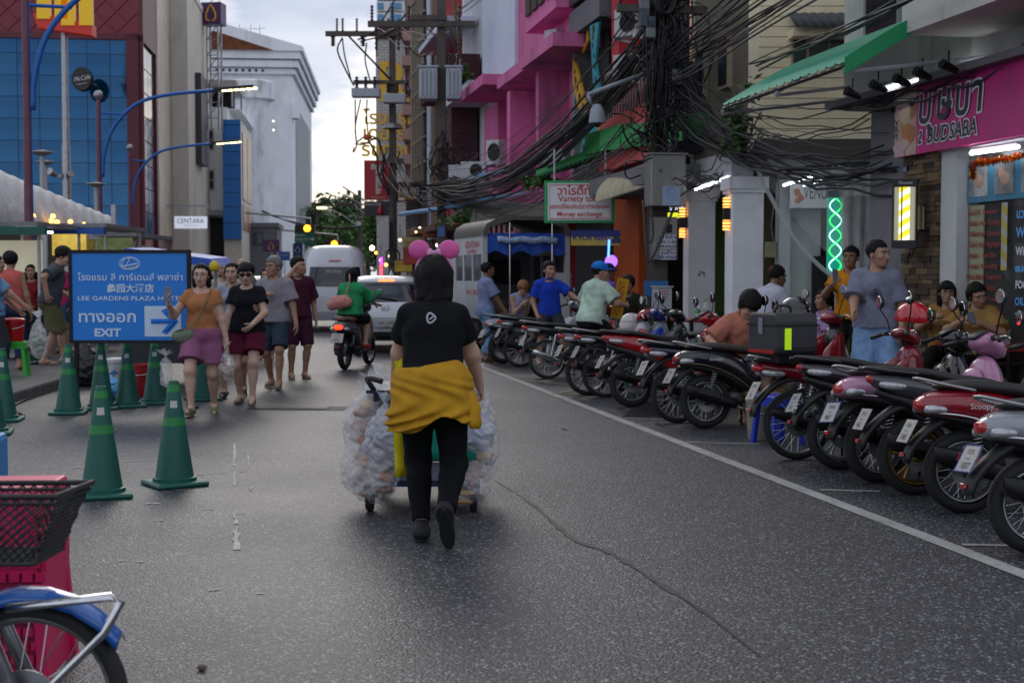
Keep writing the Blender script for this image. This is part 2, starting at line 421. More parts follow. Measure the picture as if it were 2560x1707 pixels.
def person(label,loc,rz,H=1.7,w=1.0,sk=0,pelvis=(0,0,.93),lean=0.0,side=0.0,twist=0.0,feet=None,hands=None,knee=None,elbow=None,yaw=0.0,nod=0.0,top=None,low=None,shoes=None,hair=None,female=False,group=None,h=.012,curl=.55,bust=1.0,belly=0.0,headgear=None,name='person',footpitch=(0,0),handdir=(None,None),glasses=None,tilt=0.0):
 """one figure: local +Y is forward, +X its right. Positions in metres for a body of 1.7 m, scaled by H/1.7.
    feet/hands: ankle and wrist targets (left, right)."""
 s=H/1.7;V3=lambda p:Vector(p)*s
 pel=V3(pelvis);RT=Euler((-lean,side,twist)).to_matrix();tp=lambda p:pel+RT@V3(p)
 hw,sw=(.092 if not female else .098),(.168 if not female else .146)
 sh=[tp((-sw,0,.435)),tp((sw,0,.435))];hip=[pel+V3((-hw,0,-.03)),pel+V3((hw,0,-.03))]
 feet=feet or [(-.1,0,.085),(.1,0,.085)];hands=hands or [(-.27,.05,.82),(.27,.05,.82)]
 knee=knee or [(-.15,1,0),(.15,1,0)];elbow=elbow or [(-.5,-1,-.1),(.5,-1,-.1)]
 kn,an,el,wr=[],[],[],[]
 for i in (0,1):
  k_,a_=ik(hip[i],V3(feet[i]),.43*s,.415*s,knee[i]);kn.append(k_);an.append(a_)
  e_,w_=ik(sh[i],V3(hands[i]),.285*s,.25*s,elbow[i]);el.append(e_);wr.append(w_)
 W_=w;q=lambda *r:tuple(x*s for x in r);rotT=RT
 def torso(S,k=.05):
  S.ell(tp((0,0,.0)),q(.165*W_*(1.04 if female else 1),.125*W_,.135),k*s,1,rotT)
  S.ell(tp((0,.005+belly*.3,.16)),q(.142*W_,.108*W_+belly,.16),k*s,1,rotT)
  S.ell(tp((0,.005,.33)),q(.158*W_*(.94 if female else 1),.115*W_,.17),k*s,1,rotT)
  S.cap(sh[0].lerp(sh[1],.12),sh[0].lerp(sh[1],.88),.05*s*W_,.05*s*W_,.05*s)
  for i in (0,1):S.cap(tp((0,-.012,.5)),sh[i],.03*s,.04*s,.05*s)
  S.ell(tp((0,-.03,.38)),q(.125,.075,.1),.05*s,1,rotT)
  if female:
   for x in (-.068,.068):S.ell(tp((x,.085,.315)),q(.062*bust,.06*bust,.06*bust),.035*s,1,rotT)
  S.ell(tp((-.075,-.06,-.05)),q(.085*W_,.08*W_,.095),.05*s,1,rotT);S.ell(tp((.075,-.06,-.05)),q(.085*W_,.08*W_,.095),.05*s,1,rotT)
 def arms(S,k=.03,upto=2):
  for i in (0,1):
   S.cap(sh[i],el[i],.05*s*W_,.041*s*W_,k*s)
   if upto>1:S.cap(el[i],wr[i],.043*s*W_,.029*s,k*s)
 def legs(S,k=.04,upto=2,g=1.0):
  for i in (0,1):
   S.cap(hip[i],kn[i],.088*s*W_*g,.056*s*W_*g,k*s)
   if upto>1:
    S.cap(kn[i],an[i],.053*s*W_,.036*s,k*s)
    m_=kn[i].lerp(an[i],.3);d=(an[i]-kn[i]).normalized();bk=Vector((0,-1,0));bk=(bk-d*bk.dot(d))
    S.cap(m_+bk*.02*s,kn[i].lerp(an[i],.5)+bk*.012*s,.05*s*W_,.038*s*W_,.04*s)
    # --- body
 B=Sdf();torso(B);legs(B);arms(B)
 neck0,hc=tp((0,-.005,.47)),None
 RH=RT@Euler((lean*.75-nod,tilt,0)).to_matrix()@Euler((0,0,yaw)).to_matrix()
 nt_=tp((0,.012,.56));hc=nt_+RH@V3((0,.022,.095));hs=1.09;hp=lambda p:hc+RH@V3(p)*hs
 B.cap(neck0,nt_,.056*s*min(W_,1.1),.05*s,.04*s)
 fdir=[]
 for i in (0,1):
  f=(an[i]-kn[i]).normalized();tw=Vector((0,1,0))+Vector(((-.12,.12)[i],0,0));tw.normalize()
  ap=footpitch[i];tw=Vector((tw.x,tw.y*math.cos(ap),-math.sin(ap))).normalized();fdir.append(tw)
  up=Vector((0,-tw.z,abs(tw.y))).normalized() if abs(tw.y)>.01 else Vector((0,1,0))
  heel=an[i]-tw*.04*s-up*.035*s;toe=an[i]+tw*.15*s-up*.055*s
  B.cap(heel,toe,.036*s,.026*s,.03*s);B.cap(an[i]-up*.02*s,toe.lerp(heel,.35),.036*s,.03*s,.03*s)
 HD=Sdf()
 qh=lambda *r:tuple(x*s*hs for x in r)
 def head(S):
  S.ell(hp((0,-.012,.035)),qh(.076,.094,.088),.02*s,1,RH);S.ell(hp((0,.03,-.03)),qh(.06,.066,.082),.03*s,1,RH)
  S.ell(hp((0,.052,-.082)),qh(.034,.036,.026),.03*s,1,RH);S.cap(neck0,hp((0,-.02,-.02)),.05*s,.05*s,.03*s)
  S.cap(hp((0,.092,.012)),hp((0,.107,-.03)),.0085*s,.0145*s,.012*s)
  for x in (-1,1):
   S.ell(hp((x*.033,.094,.012)),qh(.02,.016,.012),.012*s,-1,RH)
   S.ell(hp((x*.03,.083,.036)),qh(.026,.016,.008),.012*s,1,RH)
   S.ell(hp((x*.042,.062,-.02)),qh(.022,.024,.022),.02*s,1,RH)
   S.ell(hp((x*.078,-.012,-.004)),qh(.009,.02,.032),.008*s,1,RH)
  S.ell(hp((0,.088,-.055)),qh(.026,.014,.007),.008*s,1,RH);S.ell(hp((0,.085,-.067)),qh(.022,.014,.007),.008*s,1,RH)
  S.ell(hp((0,.1,-.061)),qh(.024,.012,.0022),.004*s,-1,RH)
 head(HD)
 hn=[]
 for i in (0,1):
  fd=(wr[i]-el[i]).normalized() if handdir[i] is None else Vector(handdir[i]).normalized()
  sx=-1 if i==0 else 1;nrm=Vector((-sx,0,0));nrm=(nrm-fd*nrm.dot(fd))
  nrm=nrm.normalized() if nrm.length>.2 else Vector((0,0,-1));lat=fd.cross(nrm)*(1 if i else -1)
  if lat.y<0 and abs(lat.y)>.3:lat=-lat
  hn.append((fd,nrm,lat));c=wr[i]+fd*.045*s
  RM=Matrix((lat,fd,nrm)).transposed();B.ell(c,q(.04,.055,.017),.015*s,1,RM);B.cap(wr[i],c,.026*s,.022*s,.015*s)
 V,ax=B.grid(h*s);P1,Q1=surf(V,ax)
 lo=np.array(hc)-.19*s;hi=np.array(hc)+.19*s;V,ax=HD.grid(min(h*.62,.0085)*s,lo,hi);P2,Q2=surf(V,ax)
 fc=P2[Q2].mean(1);mm=np.zeros(len(Q2),int);loc_=(fc-np.array(hc))@np.array(RH)/s/hs
 mm[(abs(loc_[:,0])<.025)&(loc_[:,1]>.07)&(loc_[:,2]>-.075)&(loc_[:,2]<-.048)]=3
 parts=[(P1,Q1,0),(P2,Q2,mm)]
 def mbp(mb,m):
  qs=[f if len(f)==4 else (f[0],f[1],f[2],f[2]) if len(f)==3 else None for f in mb.f]
  parts.append((np.array([tuple(v) for v in mb.v]),np.array([f for f in qs if f]),m))
 for i in (0,1):
  fd,nrm,lat=hn[i];base=wr[i]+fd*.085*s;mb=MB()
  for j,L in enumerate((.068,.076,.071,.056)):
   o=lat*(.027-.018*j)*s;p=[base+o-fd*.012*s];d=fd.copy();c_=curl*(1+.12*j)
   for t_,ln in ((.25,.45),(.8,.33),(.7,.26)):
    ang=c_*t_*1.3;d=(d*math.cos(ang)+nrm*math.sin(ang)).normalized();p.append(p[-1]+d*L*ln*s*1.12)
   mb.tube(p,[.0095*s,.0092*s,.0083*s,.006*s],6)
  tb=wr[i]+fd*.03*s+lat*.028*s;d=(fd*.65+lat*.62+nrm*.35).normalized();p=[tb,tb+d*.03*s];d=(d+fd*.5+nrm*.4*curl).normalized();p.append(p[-1]+d*.028*s);d=(d+fd*.4+nrm*.3).normalized();p.append(p[-1]+d*.022*s)
  mb.tube(p,[.012*s,.0115*s,.0095*s,.0065*s],6);mbp(mb,0)
 mb=MB();mk=MB();br=MB()
 for x in (-1,1):
  e=hp((x*.033,.0805,.0105));T_=Matrix.Translation(e)@RH.to_4x4()
  mb.T=T_;mb.sphere((0,0,0),(.0155*s,.009*s,.0075*s),8,6);mk.T=T_;mk.sphere((0,.004*s,.0005),(.0066*s,.0062*s,.0068*s),8,6)
  br.tube([hp((x*.014,.0985,.034)),hp((x*.032,.0965,.0405)),hp((x*.052,.08,.034))],[.0035*s,.0045*s,.002*s],5)
  br.tube([hp((x*.018,.09,.0165)),hp((x*.033,.0925,.0195)),hp((x*.049,.082,.0155))],[.0018*s]*3,4)
 mbp(mb,1);mbp(mk,2);mbp(br,2)
 me=np_mesh(name,parts,[skin(sk),EYEW,EYEB,LIP]);root=link(bpy.data.objects.new(name,me));place(root,loc,rz);tag(root,label,'person',group)
 root['s']=s
 fold=lambda ax,a,f,sd:a*s*(_noise(GP(ax),f/s,sd)+.5*_noise(GP(ax),2.3*f/s,sd+3))
 def tz(ax):
  X,Y,Z=GP(ax);D=RT.transposed();return ((X-pel.x)*D[2][0]+(Y-pel.y)*D[2][1]+(Z-pel.z)*D[2][2])/s
 def along(ax,a,b):
  X,Y,Z=GP(ax);d=(b-a);L=d.length;d=d/L;return ((X-a.x)*d.x+(Y-a.y)*d.y+(Z-a.z)*d.z),L
 sd=random.randint(0,99)
 # --- top: dict(m, hem, sleeve (0..1 upper arm, 1..2 forearm), loose, tank, neck)
 if top:
  S=Sdf();torso(S);lo_=top.get('loose',.018);sl=top.get('sleeve',.6);hem=top.get('hem',-.06)
  if sl>0:
   for i in (0,1):
    gE=top.get('slv',1.25);S.cap(sh[i],sh[i].lerp(el[i],min(sl,1)),.05*s*W_,.049*s*W_*gE,.03*s)
    if sl>1:S.cap(el[i],el[i].lerp(wr[i],sl-1),.05*s*W_*gE,.04*s*gE,.03*s)
  if hem<-.08:S.cap(tp((-.06,0,-.05)),tp((-.06,0,hem)),.11*s*W_,.12*s*W_,.05*s);S.cap(tp((.06,0,-.05)),tp((.06,0,hem)),.11*s*W_,.12*s*W_,.05*s)
  elif top.get('boxy'):S.cap(tp((-.06,0,.2)),tp((-.06,0,hem)),.095*s*W_,.115*s*W_,.05*s,1);S.cap(tp((.06,0,.2)),tp((.06,0,hem)),.095*s*W_,.115*s*W_,.05*s,1)
  V,ax=S.grid(h*s,infl=lo_*s);t_=tz(ax);V=V+fold(ax,top.get('fold',.006),16,sd)
  V=np.maximum(V,(hem-t_)*s+fold(ax,.003,12,sd+1))
  X,Y,Z=GP(ax);N0=np.array(tp((0,.03,.525)));rn=np.sqrt((X-N0[0])**2+(Y-N0[1])**2+((Z-N0[2])*1.0)**2)
  V=np.maximum(V,top.get('neck',.078)*s-rn)
  if sl>0:
   for i in (0,1):
    if sl<=1:d,L=along(ax,sh[i],el[i]);e_=d-sl*L
    else:d,L=along(ax,el[i],wr[i]);e_=d-(sl-1)*L
    ctr=sh[i].lerp(el[i],min(sl,1)) if sl<=1 else el[i].lerp(wr[i],sl-1)
    near=np.sqrt((X-ctr.x)**2+(Y-ctr.y)**2+(Z-ctr.z)**2)<.12*s
    V=np.where(near,np.maximum(V,e_),V)
  else:
   for i in (0,1):
    c_=np.array(sh[i].lerp(el[i],.12));V=np.maximum(V,.082*s-np.sqrt((X-c_[0])**2+(Y-c_[1])**2+(Z-c_[2])**2))
  o=sdf_obj('shirt',V,ax,top['m'],root)
  if top.get('collar'):
   mb=MB();mb.tube([tp((.062*math.cos(a),.01+.062*math.sin(a),.515+.012*math.sin(a))) for a in np.linspace(0,6.28,17)[:-1]],.014*s,6,closed=True);mb.build('collar',top['collar'],o,True)
   # --- low: dict(m, leg (0..1 thigh, 1..2 shin), loose, waist)
 if low:
  S=Sdf();lg=low.get('leg',.8);g=low.get('flare',1.15);lo_=low.get('loose',.016)
  S.ell(tp((0,0,.0)),q(.168*W_,.128*W_,.13),.05*s,1,rotT)
  for x in (-.075,.075):S.ell(tp((x,-.06,-.05)),q(.087*W_,.082*W_,.097),.05*s,1,rotT)
  for i in (0,1):
   S.cap(hip[i],hip[i].lerp(kn[i],min(lg,1)),.092*s*W_,(.092-.034*min(lg,1))*s*W_*g,.035*s)
   if lg>1 and g<1.3:bk=Vector((0,-1,0));d=(an[i]-kn[i]).normalized();bk=bk-d*bk.dot(d);S.cap(kn[i].lerp(an[i],.3)+bk*.02*s,kn[i].lerp(an[i],.5)+bk*.012*s,.052*s*W_,.04*s*W_,.04*s)
   if lg>1:S.cap(kn[i],kn[i].lerp(an[i],lg-1),.06*s*W_*g,(.056-.018*(lg-1))*s*W_*g,.03*s)
  V,ax=S.grid(h*s,infl=lo_*s);V=V+fold(ax,low.get('fold',.006),15,sd+5);V=np.maximum(V,(tz(ax)-low.get('waist',.1))*s)
  X,Y,Z=GP(ax)
  for i in (0,1):
   if lg<=1:d,L=along(ax,hip[i],kn[i]);e_=d-lg*L;ctr=hip[i].lerp(kn[i],lg)
   else:d,L=along(ax,kn[i],an[i]);e_=d-(lg-1)*L;ctr=kn[i].lerp(an[i],lg-1)
   near=np.sqrt((X-ctr.x)**2+(Y-ctr.y)**2+(Z-ctr.z)**2)<.15*s
   oth=np.array(ctr)-np.array(hip[1-i].lerp(kn[1-i],lg) if lg<=1 else kn[1-i].lerp(an[1-i],lg-1))
   mine=((X-ctr.x)*oth[0]+(Y-ctr.y)*oth[1]+(Z-ctr.z)*oth[2])>-.5*(oth@oth)
   V=np.where(near&mine,np.maximum(V,e_),V)
  sdf_obj(low.get('name','shorts'),V,ax,low['m'],root)
  # --- shoes: dict(m, kind: sandal / clog / shoe, sole)
 if shoes:
  for i in (0,1):
   tw=fdir[i];up=Vector((0,-tw.z,abs(tw.y))).normalized() if abs(tw.y)>.01 else Vector((0,1,0));lt=tw.cross(up)
   c0=an[i]-up*.085*s;RM=Matrix((lt,tw,up)).transposed().to_4x4();T_=Matrix.Translation(c0)@RM
   out=[(.034*math.sin(a)*(1+.25*math.cos(a)),.055+.135*math.cos(a)) for a in np.linspace(0,6.283,21)[:-1]]
   mb=MB();mb.T=T_;mb.prism([(x*s*1.22,y*s) for x,y in out],.022*s,'z',(0,0,.008*s));so_=mb.build('sole',shoes.get('sole',shoes['m']),root,bevel=.004)
   if shoes['kind']=='sandal':
    mb=MB();mb.T=T_
    for sx in (-1,1):mb.tube([Vector((sx*.04*s,.03*s,.02*s)),Vector((sx*.034*s,.075*s,.055*s)),Vector((0,.125*s,.05*s)),Vector((0,.14*s,.02*s))],.009*s,6)
    if shoes.get('band'):mb.tube([Vector((math.cos(a)*.043*s,.075*s,.016*s+math.sin(a)*.052*s)) for a in np.linspace(0,math.pi,9)],.012*s,6)
    mb.build('strap',shoes['m'],so_,True)
   else:
    S=Sdf();i3=T_.to_3x3();c_=lambda p:c0+i3@V3(p)
    S.cap(c_((0,-.045,.045)),c_((0,.12,.032)),.043*s,.038*s,.03*s)
    if shoes['kind']=='shoe':S.cap(c_((0,-.03,.05)),c_((0,0,.085)),.045*s,.042*s,.03*s)
    V,ax=S.grid(.009*s,infl=.004);X,Y,Z=GP(ax);D=(X-c0.x)*up.x+(Y-c0.y)*up.y+(Z-c0.z)*up.z
    V=np.maximum(V,.016*s-D)
    if shoes['kind']=='clog':V=np.maximum(V,D-.075*s)
    sdf_obj('shoe',V,ax,shoes['m'],so_)
    # --- hair: dict(m, style short/bob/long/bald/crop)
 if hair:
  st=hair['style'];S=Sdf();vol=hair.get('vol',0)+(.005 if st=='short' else 0)
  S.ell(hp((0,-.018,.045)),qh(.085+vol,.1+vol,.09+vol),.02*s,1,RH)
  if st in ('bob','long','tail'):
   z1={'bob':-.1,'long':-.17,'tail':-.02}[st]
   for x in (-.06,.06):S.cap(hp((x*1.08,-.03,.03)),hp((x*1.12,-.035,z1)),(.042+vol)*s,(.034+vol)*s,.03*s)
   S.cap(hp((0,-.065,.03)),hp((0,-.062,z1-.01)),(.06+vol)*s,(.05+vol)*s,.03*s)
   S.cap(hp((-.05,.03,.085)),hp((-.076,.045,.0)),.018*s,.014*s,.02*s);S.cap(hp((.05,.03,.085)),hp((.076,.045,.0)),.018*s,.014*s,.02*s)
  if st=='tail':S.cap(hp((0,-.1,.05)),hp((0,-.13,-.12)),.035*s,.015*s,.02*s)
  if hair.get('fringe'):S.cap(hp((-.045,.07,.07)),hp((.045,.07,.07)),.026*s,.026*s,.03*s);S.cap(hp((-.04,.085,.055)),hp((.035,.088,.05)),.018*s,.016*s,.02*s)
  V,ax=S.grid(.0075*s,pad=.02);X,Y,Z=GP(ax);L_=[((X-hc.x)*RH[0][j]+(Y-hc.y)*RH[1][j]+(Z-hc.z)*RH[2][j])/s/hs for j in range(3)]
  V=V+.0022*s*np.sin(150*L_[0]+3*np.sin(24*L_[2])+110*L_[1])+.003*s*_noise((X,Y,Z),45,sd)
  face=np.maximum(np.abs(L_[0])-.064,np.maximum(L_[2]-(.058 if not hair.get('fringe') else .03),.028-L_[1]))
  face=face+.005*np.sin(140*L_[0]+60*L_[2]);V=V+.012*s*np.clip(1-face/.03,0,1);V=np.maximum(V,-face*s)
  if st in ('short','crop'):
   cut=(np.maximum(-.062-L_[2],(.0+.006*np.sin(120*L_[1])-L_[2])-3*np.maximum(.025-L_[1],0)))
   V=V+.011*s*np.clip(1+cut/.03,0,1);V=np.maximum(V,cut*s*.8)
  if st=='thin':V=np.maximum(V,np.maximum((.02-L_[2])-3*np.maximum(-.01-L_[1],0),np.maximum(L_[1]-.0,-.05-L_[2]))*s*.8)
  if st in ('bob','long'):V=np.maximum(V,({'bob':-.145,'long':-.24}[st]+.012*np.sin(70*L_[0]+40*L_[1])-L_[2])*s)
  sdf_obj('hair',V,ax,hair['m'],root)
 if glasses:
  mb=MB();rd=glasses.get('r',.021)
  for x in (-1,1):
   ring=[hp((x*.033+rd*1.15*math.cos(a),.107,.008+rd*.85*math.sin(a))) for a in np.linspace(0,6.283,13)[:-1]]
   mb.tube(ring,.0022*s,4,closed=True);mb.tube([hp((x*.056,.106,.014)),hp((x*.078,.06,.012)),hp((x*.08,-.01,.006))],.002*s,4)
   if glasses.get('dark'):mb.rings([ring,[hp((x*.033,.109,.008))]*12],False)
  mb.tube([hp((-.012,.108,.012)),hp((.012,.108,.012))],.002*s,4);mb.build('eyeglasses',glasses['m'],root)
 J=dict(sh=sh,el=el,wr=wr,hip=hip,kn=kn,an=an,hc=hc,hp=hp,tp=tp,RT=RT,RH=RH,pel=pel,s=s,hn=hn,W=Matrix.Translation(Vector(loc))@Matrix.Rotation(rz,4,'Z'))
 return root,J
def jw(J,p):return J['W']@Vector(p)
def grip(J,i,fwd=.07):fd,nrm,lat=J['hn'][i];return J['W']@(J['wr'][i]+(fd*fwd+nrm*.03)*J['s'])
# ------------------------------------------------------------------ motorcycles and cars (local +X is forward, +Y left, origin on the road below the rear axle)
RUB=mat('tyre_rubber',(.012,.012,.013),.75,var=.25,vs=30,bump=.3,bs=90);CHR=mat('chrome',(.62,.63,.65),.16,1,var=.1,vs=12)
ALU=mat('aluminium',(.34,.35,.36),.38,.9,var=.2,vs=10);BLKP=mat('black_plastic',(.014,.014,.015),.5,var=.25,vs=16);BLKM=mat('black_metal',(.016,.016,.017),.4,.6,var=.3,vs=20)
SEATM=mat('seat_vinyl',(.018,.017,.017),.55,var=.2,vs=20,bump=.3,bs=130);MIRR=mat('mirror_glass',(.86,.88,.9),.04,1,var=0,spec=.8)
TAIL=mat('tail_lens',(.42,.008,.01),.12,var=.2,vs=40,coat=.6);CLEAR=mat('clear_lens',(.42,.43,.45),.08,.4,var=.25,vs=40,coat=1);AMB=mat('amber_lens',(.6,.16,.01),.2,var=.2)
ENG=mat('engine_metal',(.1,.1,.105),.5,.8,var=.5,vs=18,bump=.4,bs=60);GOLD=mat('gold_rim',(.3,.19,.05),.35,.9,var=.2);PLT=mat('plate_white',(.42,.42,.4),.45,var=.08,vs=20,dirt=.25,ds=14);INK=mat('plate_ink',(.02,.02,.022),.5,var=0)
def gloss(h):return paint(h,.22,var=.05,vs=5,coat=.7,rv=.05)
def sring(x,zc,hw,hh,n=16,p=2.4,yc=0.0,tilt=0.0):
 out=[]
 for k in range(n):
  a=2*math.pi*(k+.5)/n;c,s=math.cos(a),math.sin(a)
  y=math.copysign(abs(c)**(2/p),c)*hw;z=math.copysign(abs(s)**(2/p),s)*hh
  out.append(Vector((x+tilt*z,yc+y,zc+z)))
 return out
def loft(name,secs,m,parent,n=16,p=2.4,sub=1,**k):
 mb=MB();mb.rings([sring(*s_[:4],n=n,p=s_[4] if len(s_)>4 else p,yc=s_[5] if len(s_)>5 else 0,tilt=s_[6] if len(s_)>6 else 0) for s_ in secs])
 return mb.build(name,m,parent,smooth=True,sub=sub,**k)
_wc={}
def wheel(parent,loc,Rr,tw,kind,rimm,rot=None):
 key=(Rr,tw,kind,rimm.name)
 if key not in _wc:
  r0=Rr-tw*.95;prof=[]
  for i in range(11):
   a=-math.pi*.62+math.pi*1.24*i/10;prof.append((r0+tw*.5+tw*.47*math.cos(a),tw*.5*math.sin(a)*1.02))
  t=MB();t.lathe([(p[0],p[1]) for p in prof],40,'y',closed=False);tread=MB()
  tm=t.mesh('tyre',RUB,True)
  r=MB();rr=r0+.02
  r.lathe([(rr,-tw*.34),(rr-.012,-tw*.3),(rr-.02,0),(rr-.012,tw*.3),(rr,tw*.34),(rr+.008,tw*.3),(rr-.004,0),(rr+.008,-tw*.3)],40,'y',closed=True);rm=r.mesh('wheel',rimm,True)
  h=MB();hr=.055 if kind=='wire' else .05;h.lathe([(.001,-.06),(hr*.6,-.06),(hr,-.04),(hr,.04),(hr*.6,.06),(.001,.06)],16,'y');hm=h.mesh('hub',ENG if kind=='wire' else rimm,True)
  s=MB()
  if kind=='wire':
   for i in range(28):
    a=2*math.pi*i/28;b=a+(.5 if i%2 else -.5);y=.03*(1 if (i//2)%2 else -1)
    s.tube([(hr*.95*math.sin(b),y,hr*.95*math.cos(b)),((rr-.015)*math.sin(a),0,(rr-.015)*math.cos(a))],.0022,4,False)
  else:
   for i in range(5):
    a=2*math.pi*i/5
    for db in (-.16,.16):
     s.tube([(hr*.8*math.sin(a),0,hr*.8*math.cos(a)),(rr*.55*math.sin(a+db*.6),0,rr*.55*math.cos(a+db*.6)),((rr-.012)*math.sin(a+db),0,(rr-.012)*math.cos(a+db))],[.016,.011,.012],6,False)
  sm=s.mesh('spoke_set',CHR if kind=='wire' else rimm,True)
  d=MB();d.lathe([(.04,-.002),(.1,-.002),(.1,.002),(.04,.002)],24,'y',closed=True);dm=d.mesh('brake_disc',ALU,False)
  _wc[key]=(rm,tm,hm,sm,dm)
 rm,tm,hm,sm,dm=_wc[key]
 w=link(bpy.data.objects.new('wheel',rm));w.parent=parent;w.location=loc
 if rot is not None:w.rotation_euler=rot
 for nm,me in (('tyre',tm),('hub',hm),('spoke_set',sm)):
  o=link(bpy.data.objects.new(nm,me));o.parent=w
  if nm=='spoke_set':o['kind']='stuff'
 o=link(bpy.data.objects.new('brake_disc',dm));o.parent=w;o.location=(0,-tw*.55,0)
 return w
def plate(parent,loc,rot,lines,w=.2,h=.16,frame=None):
 mb=MB();mb.rbox((0,0,0),(w,.006,h),.003);o=mb.build('licence_plate',PLT,parent,loc=loc,rot=rot)
 if frame:
  mb=MB();mb.tube([(-w/2,-.004,-h/2),(w/2,-.004,-h/2),(w/2,-.004,h/2),(-w/2,-.004,h/2)],.005,5,closed=True);mb.build('plate_frame',frame,o)
 z=h*.26
 for i,(t,sz) in enumerate(lines):
  text(t,sz,INK,o,(0,-.0055,z));z-=h*(.27 if i==0 else .27)
 return o
def mirror(parent,y,base,top,rnd=True,m=None):
 s=1 if y>0 else -1;mb=MB();mb.tube(bez([base,(base[0]-.0,y*.75,base[2]+(top-base[2])*.45),(base[0]-.02,y,top-.05),(base[0]-.02,y,top)],9),.006,6)
 o=mb.build('mirror',m or BLKM,parent,True)
 c=(base[0]-.03,y+s*.0,top+.02);mb=MB();rx=.058 if rnd else .075;rz=.058 if rnd else .045
 prof=[sring(c[0]+.035,c[2],rx*.3,rz*.3,14,2),sring(c[0]+.025,c[2],rx*.8,rz*.8,14,2),sring(c[0],c[2],rx,rz,14,2),sring(c[0]-.008,c[2],rx*.97,rz*.97,14,2)]
 mb.rings([[Vector((p.x,p.y+c[1],p.z)) for p in g] for g in prof]);mb.build('mirror_shell',m or BLKP,o,True)
 mb=MB();mb.rings([[Vector((p.x,p.y+c[1],p.z)) for p in g] for g in (sring(c[0]-.0085,c[2],rx*.9,rz*.9,18,2),sring(c[0]-.0105,c[2],rx*.86,rz*.86,18,2))]);mb.build('mirror_glass',MIRR,o)
 return o
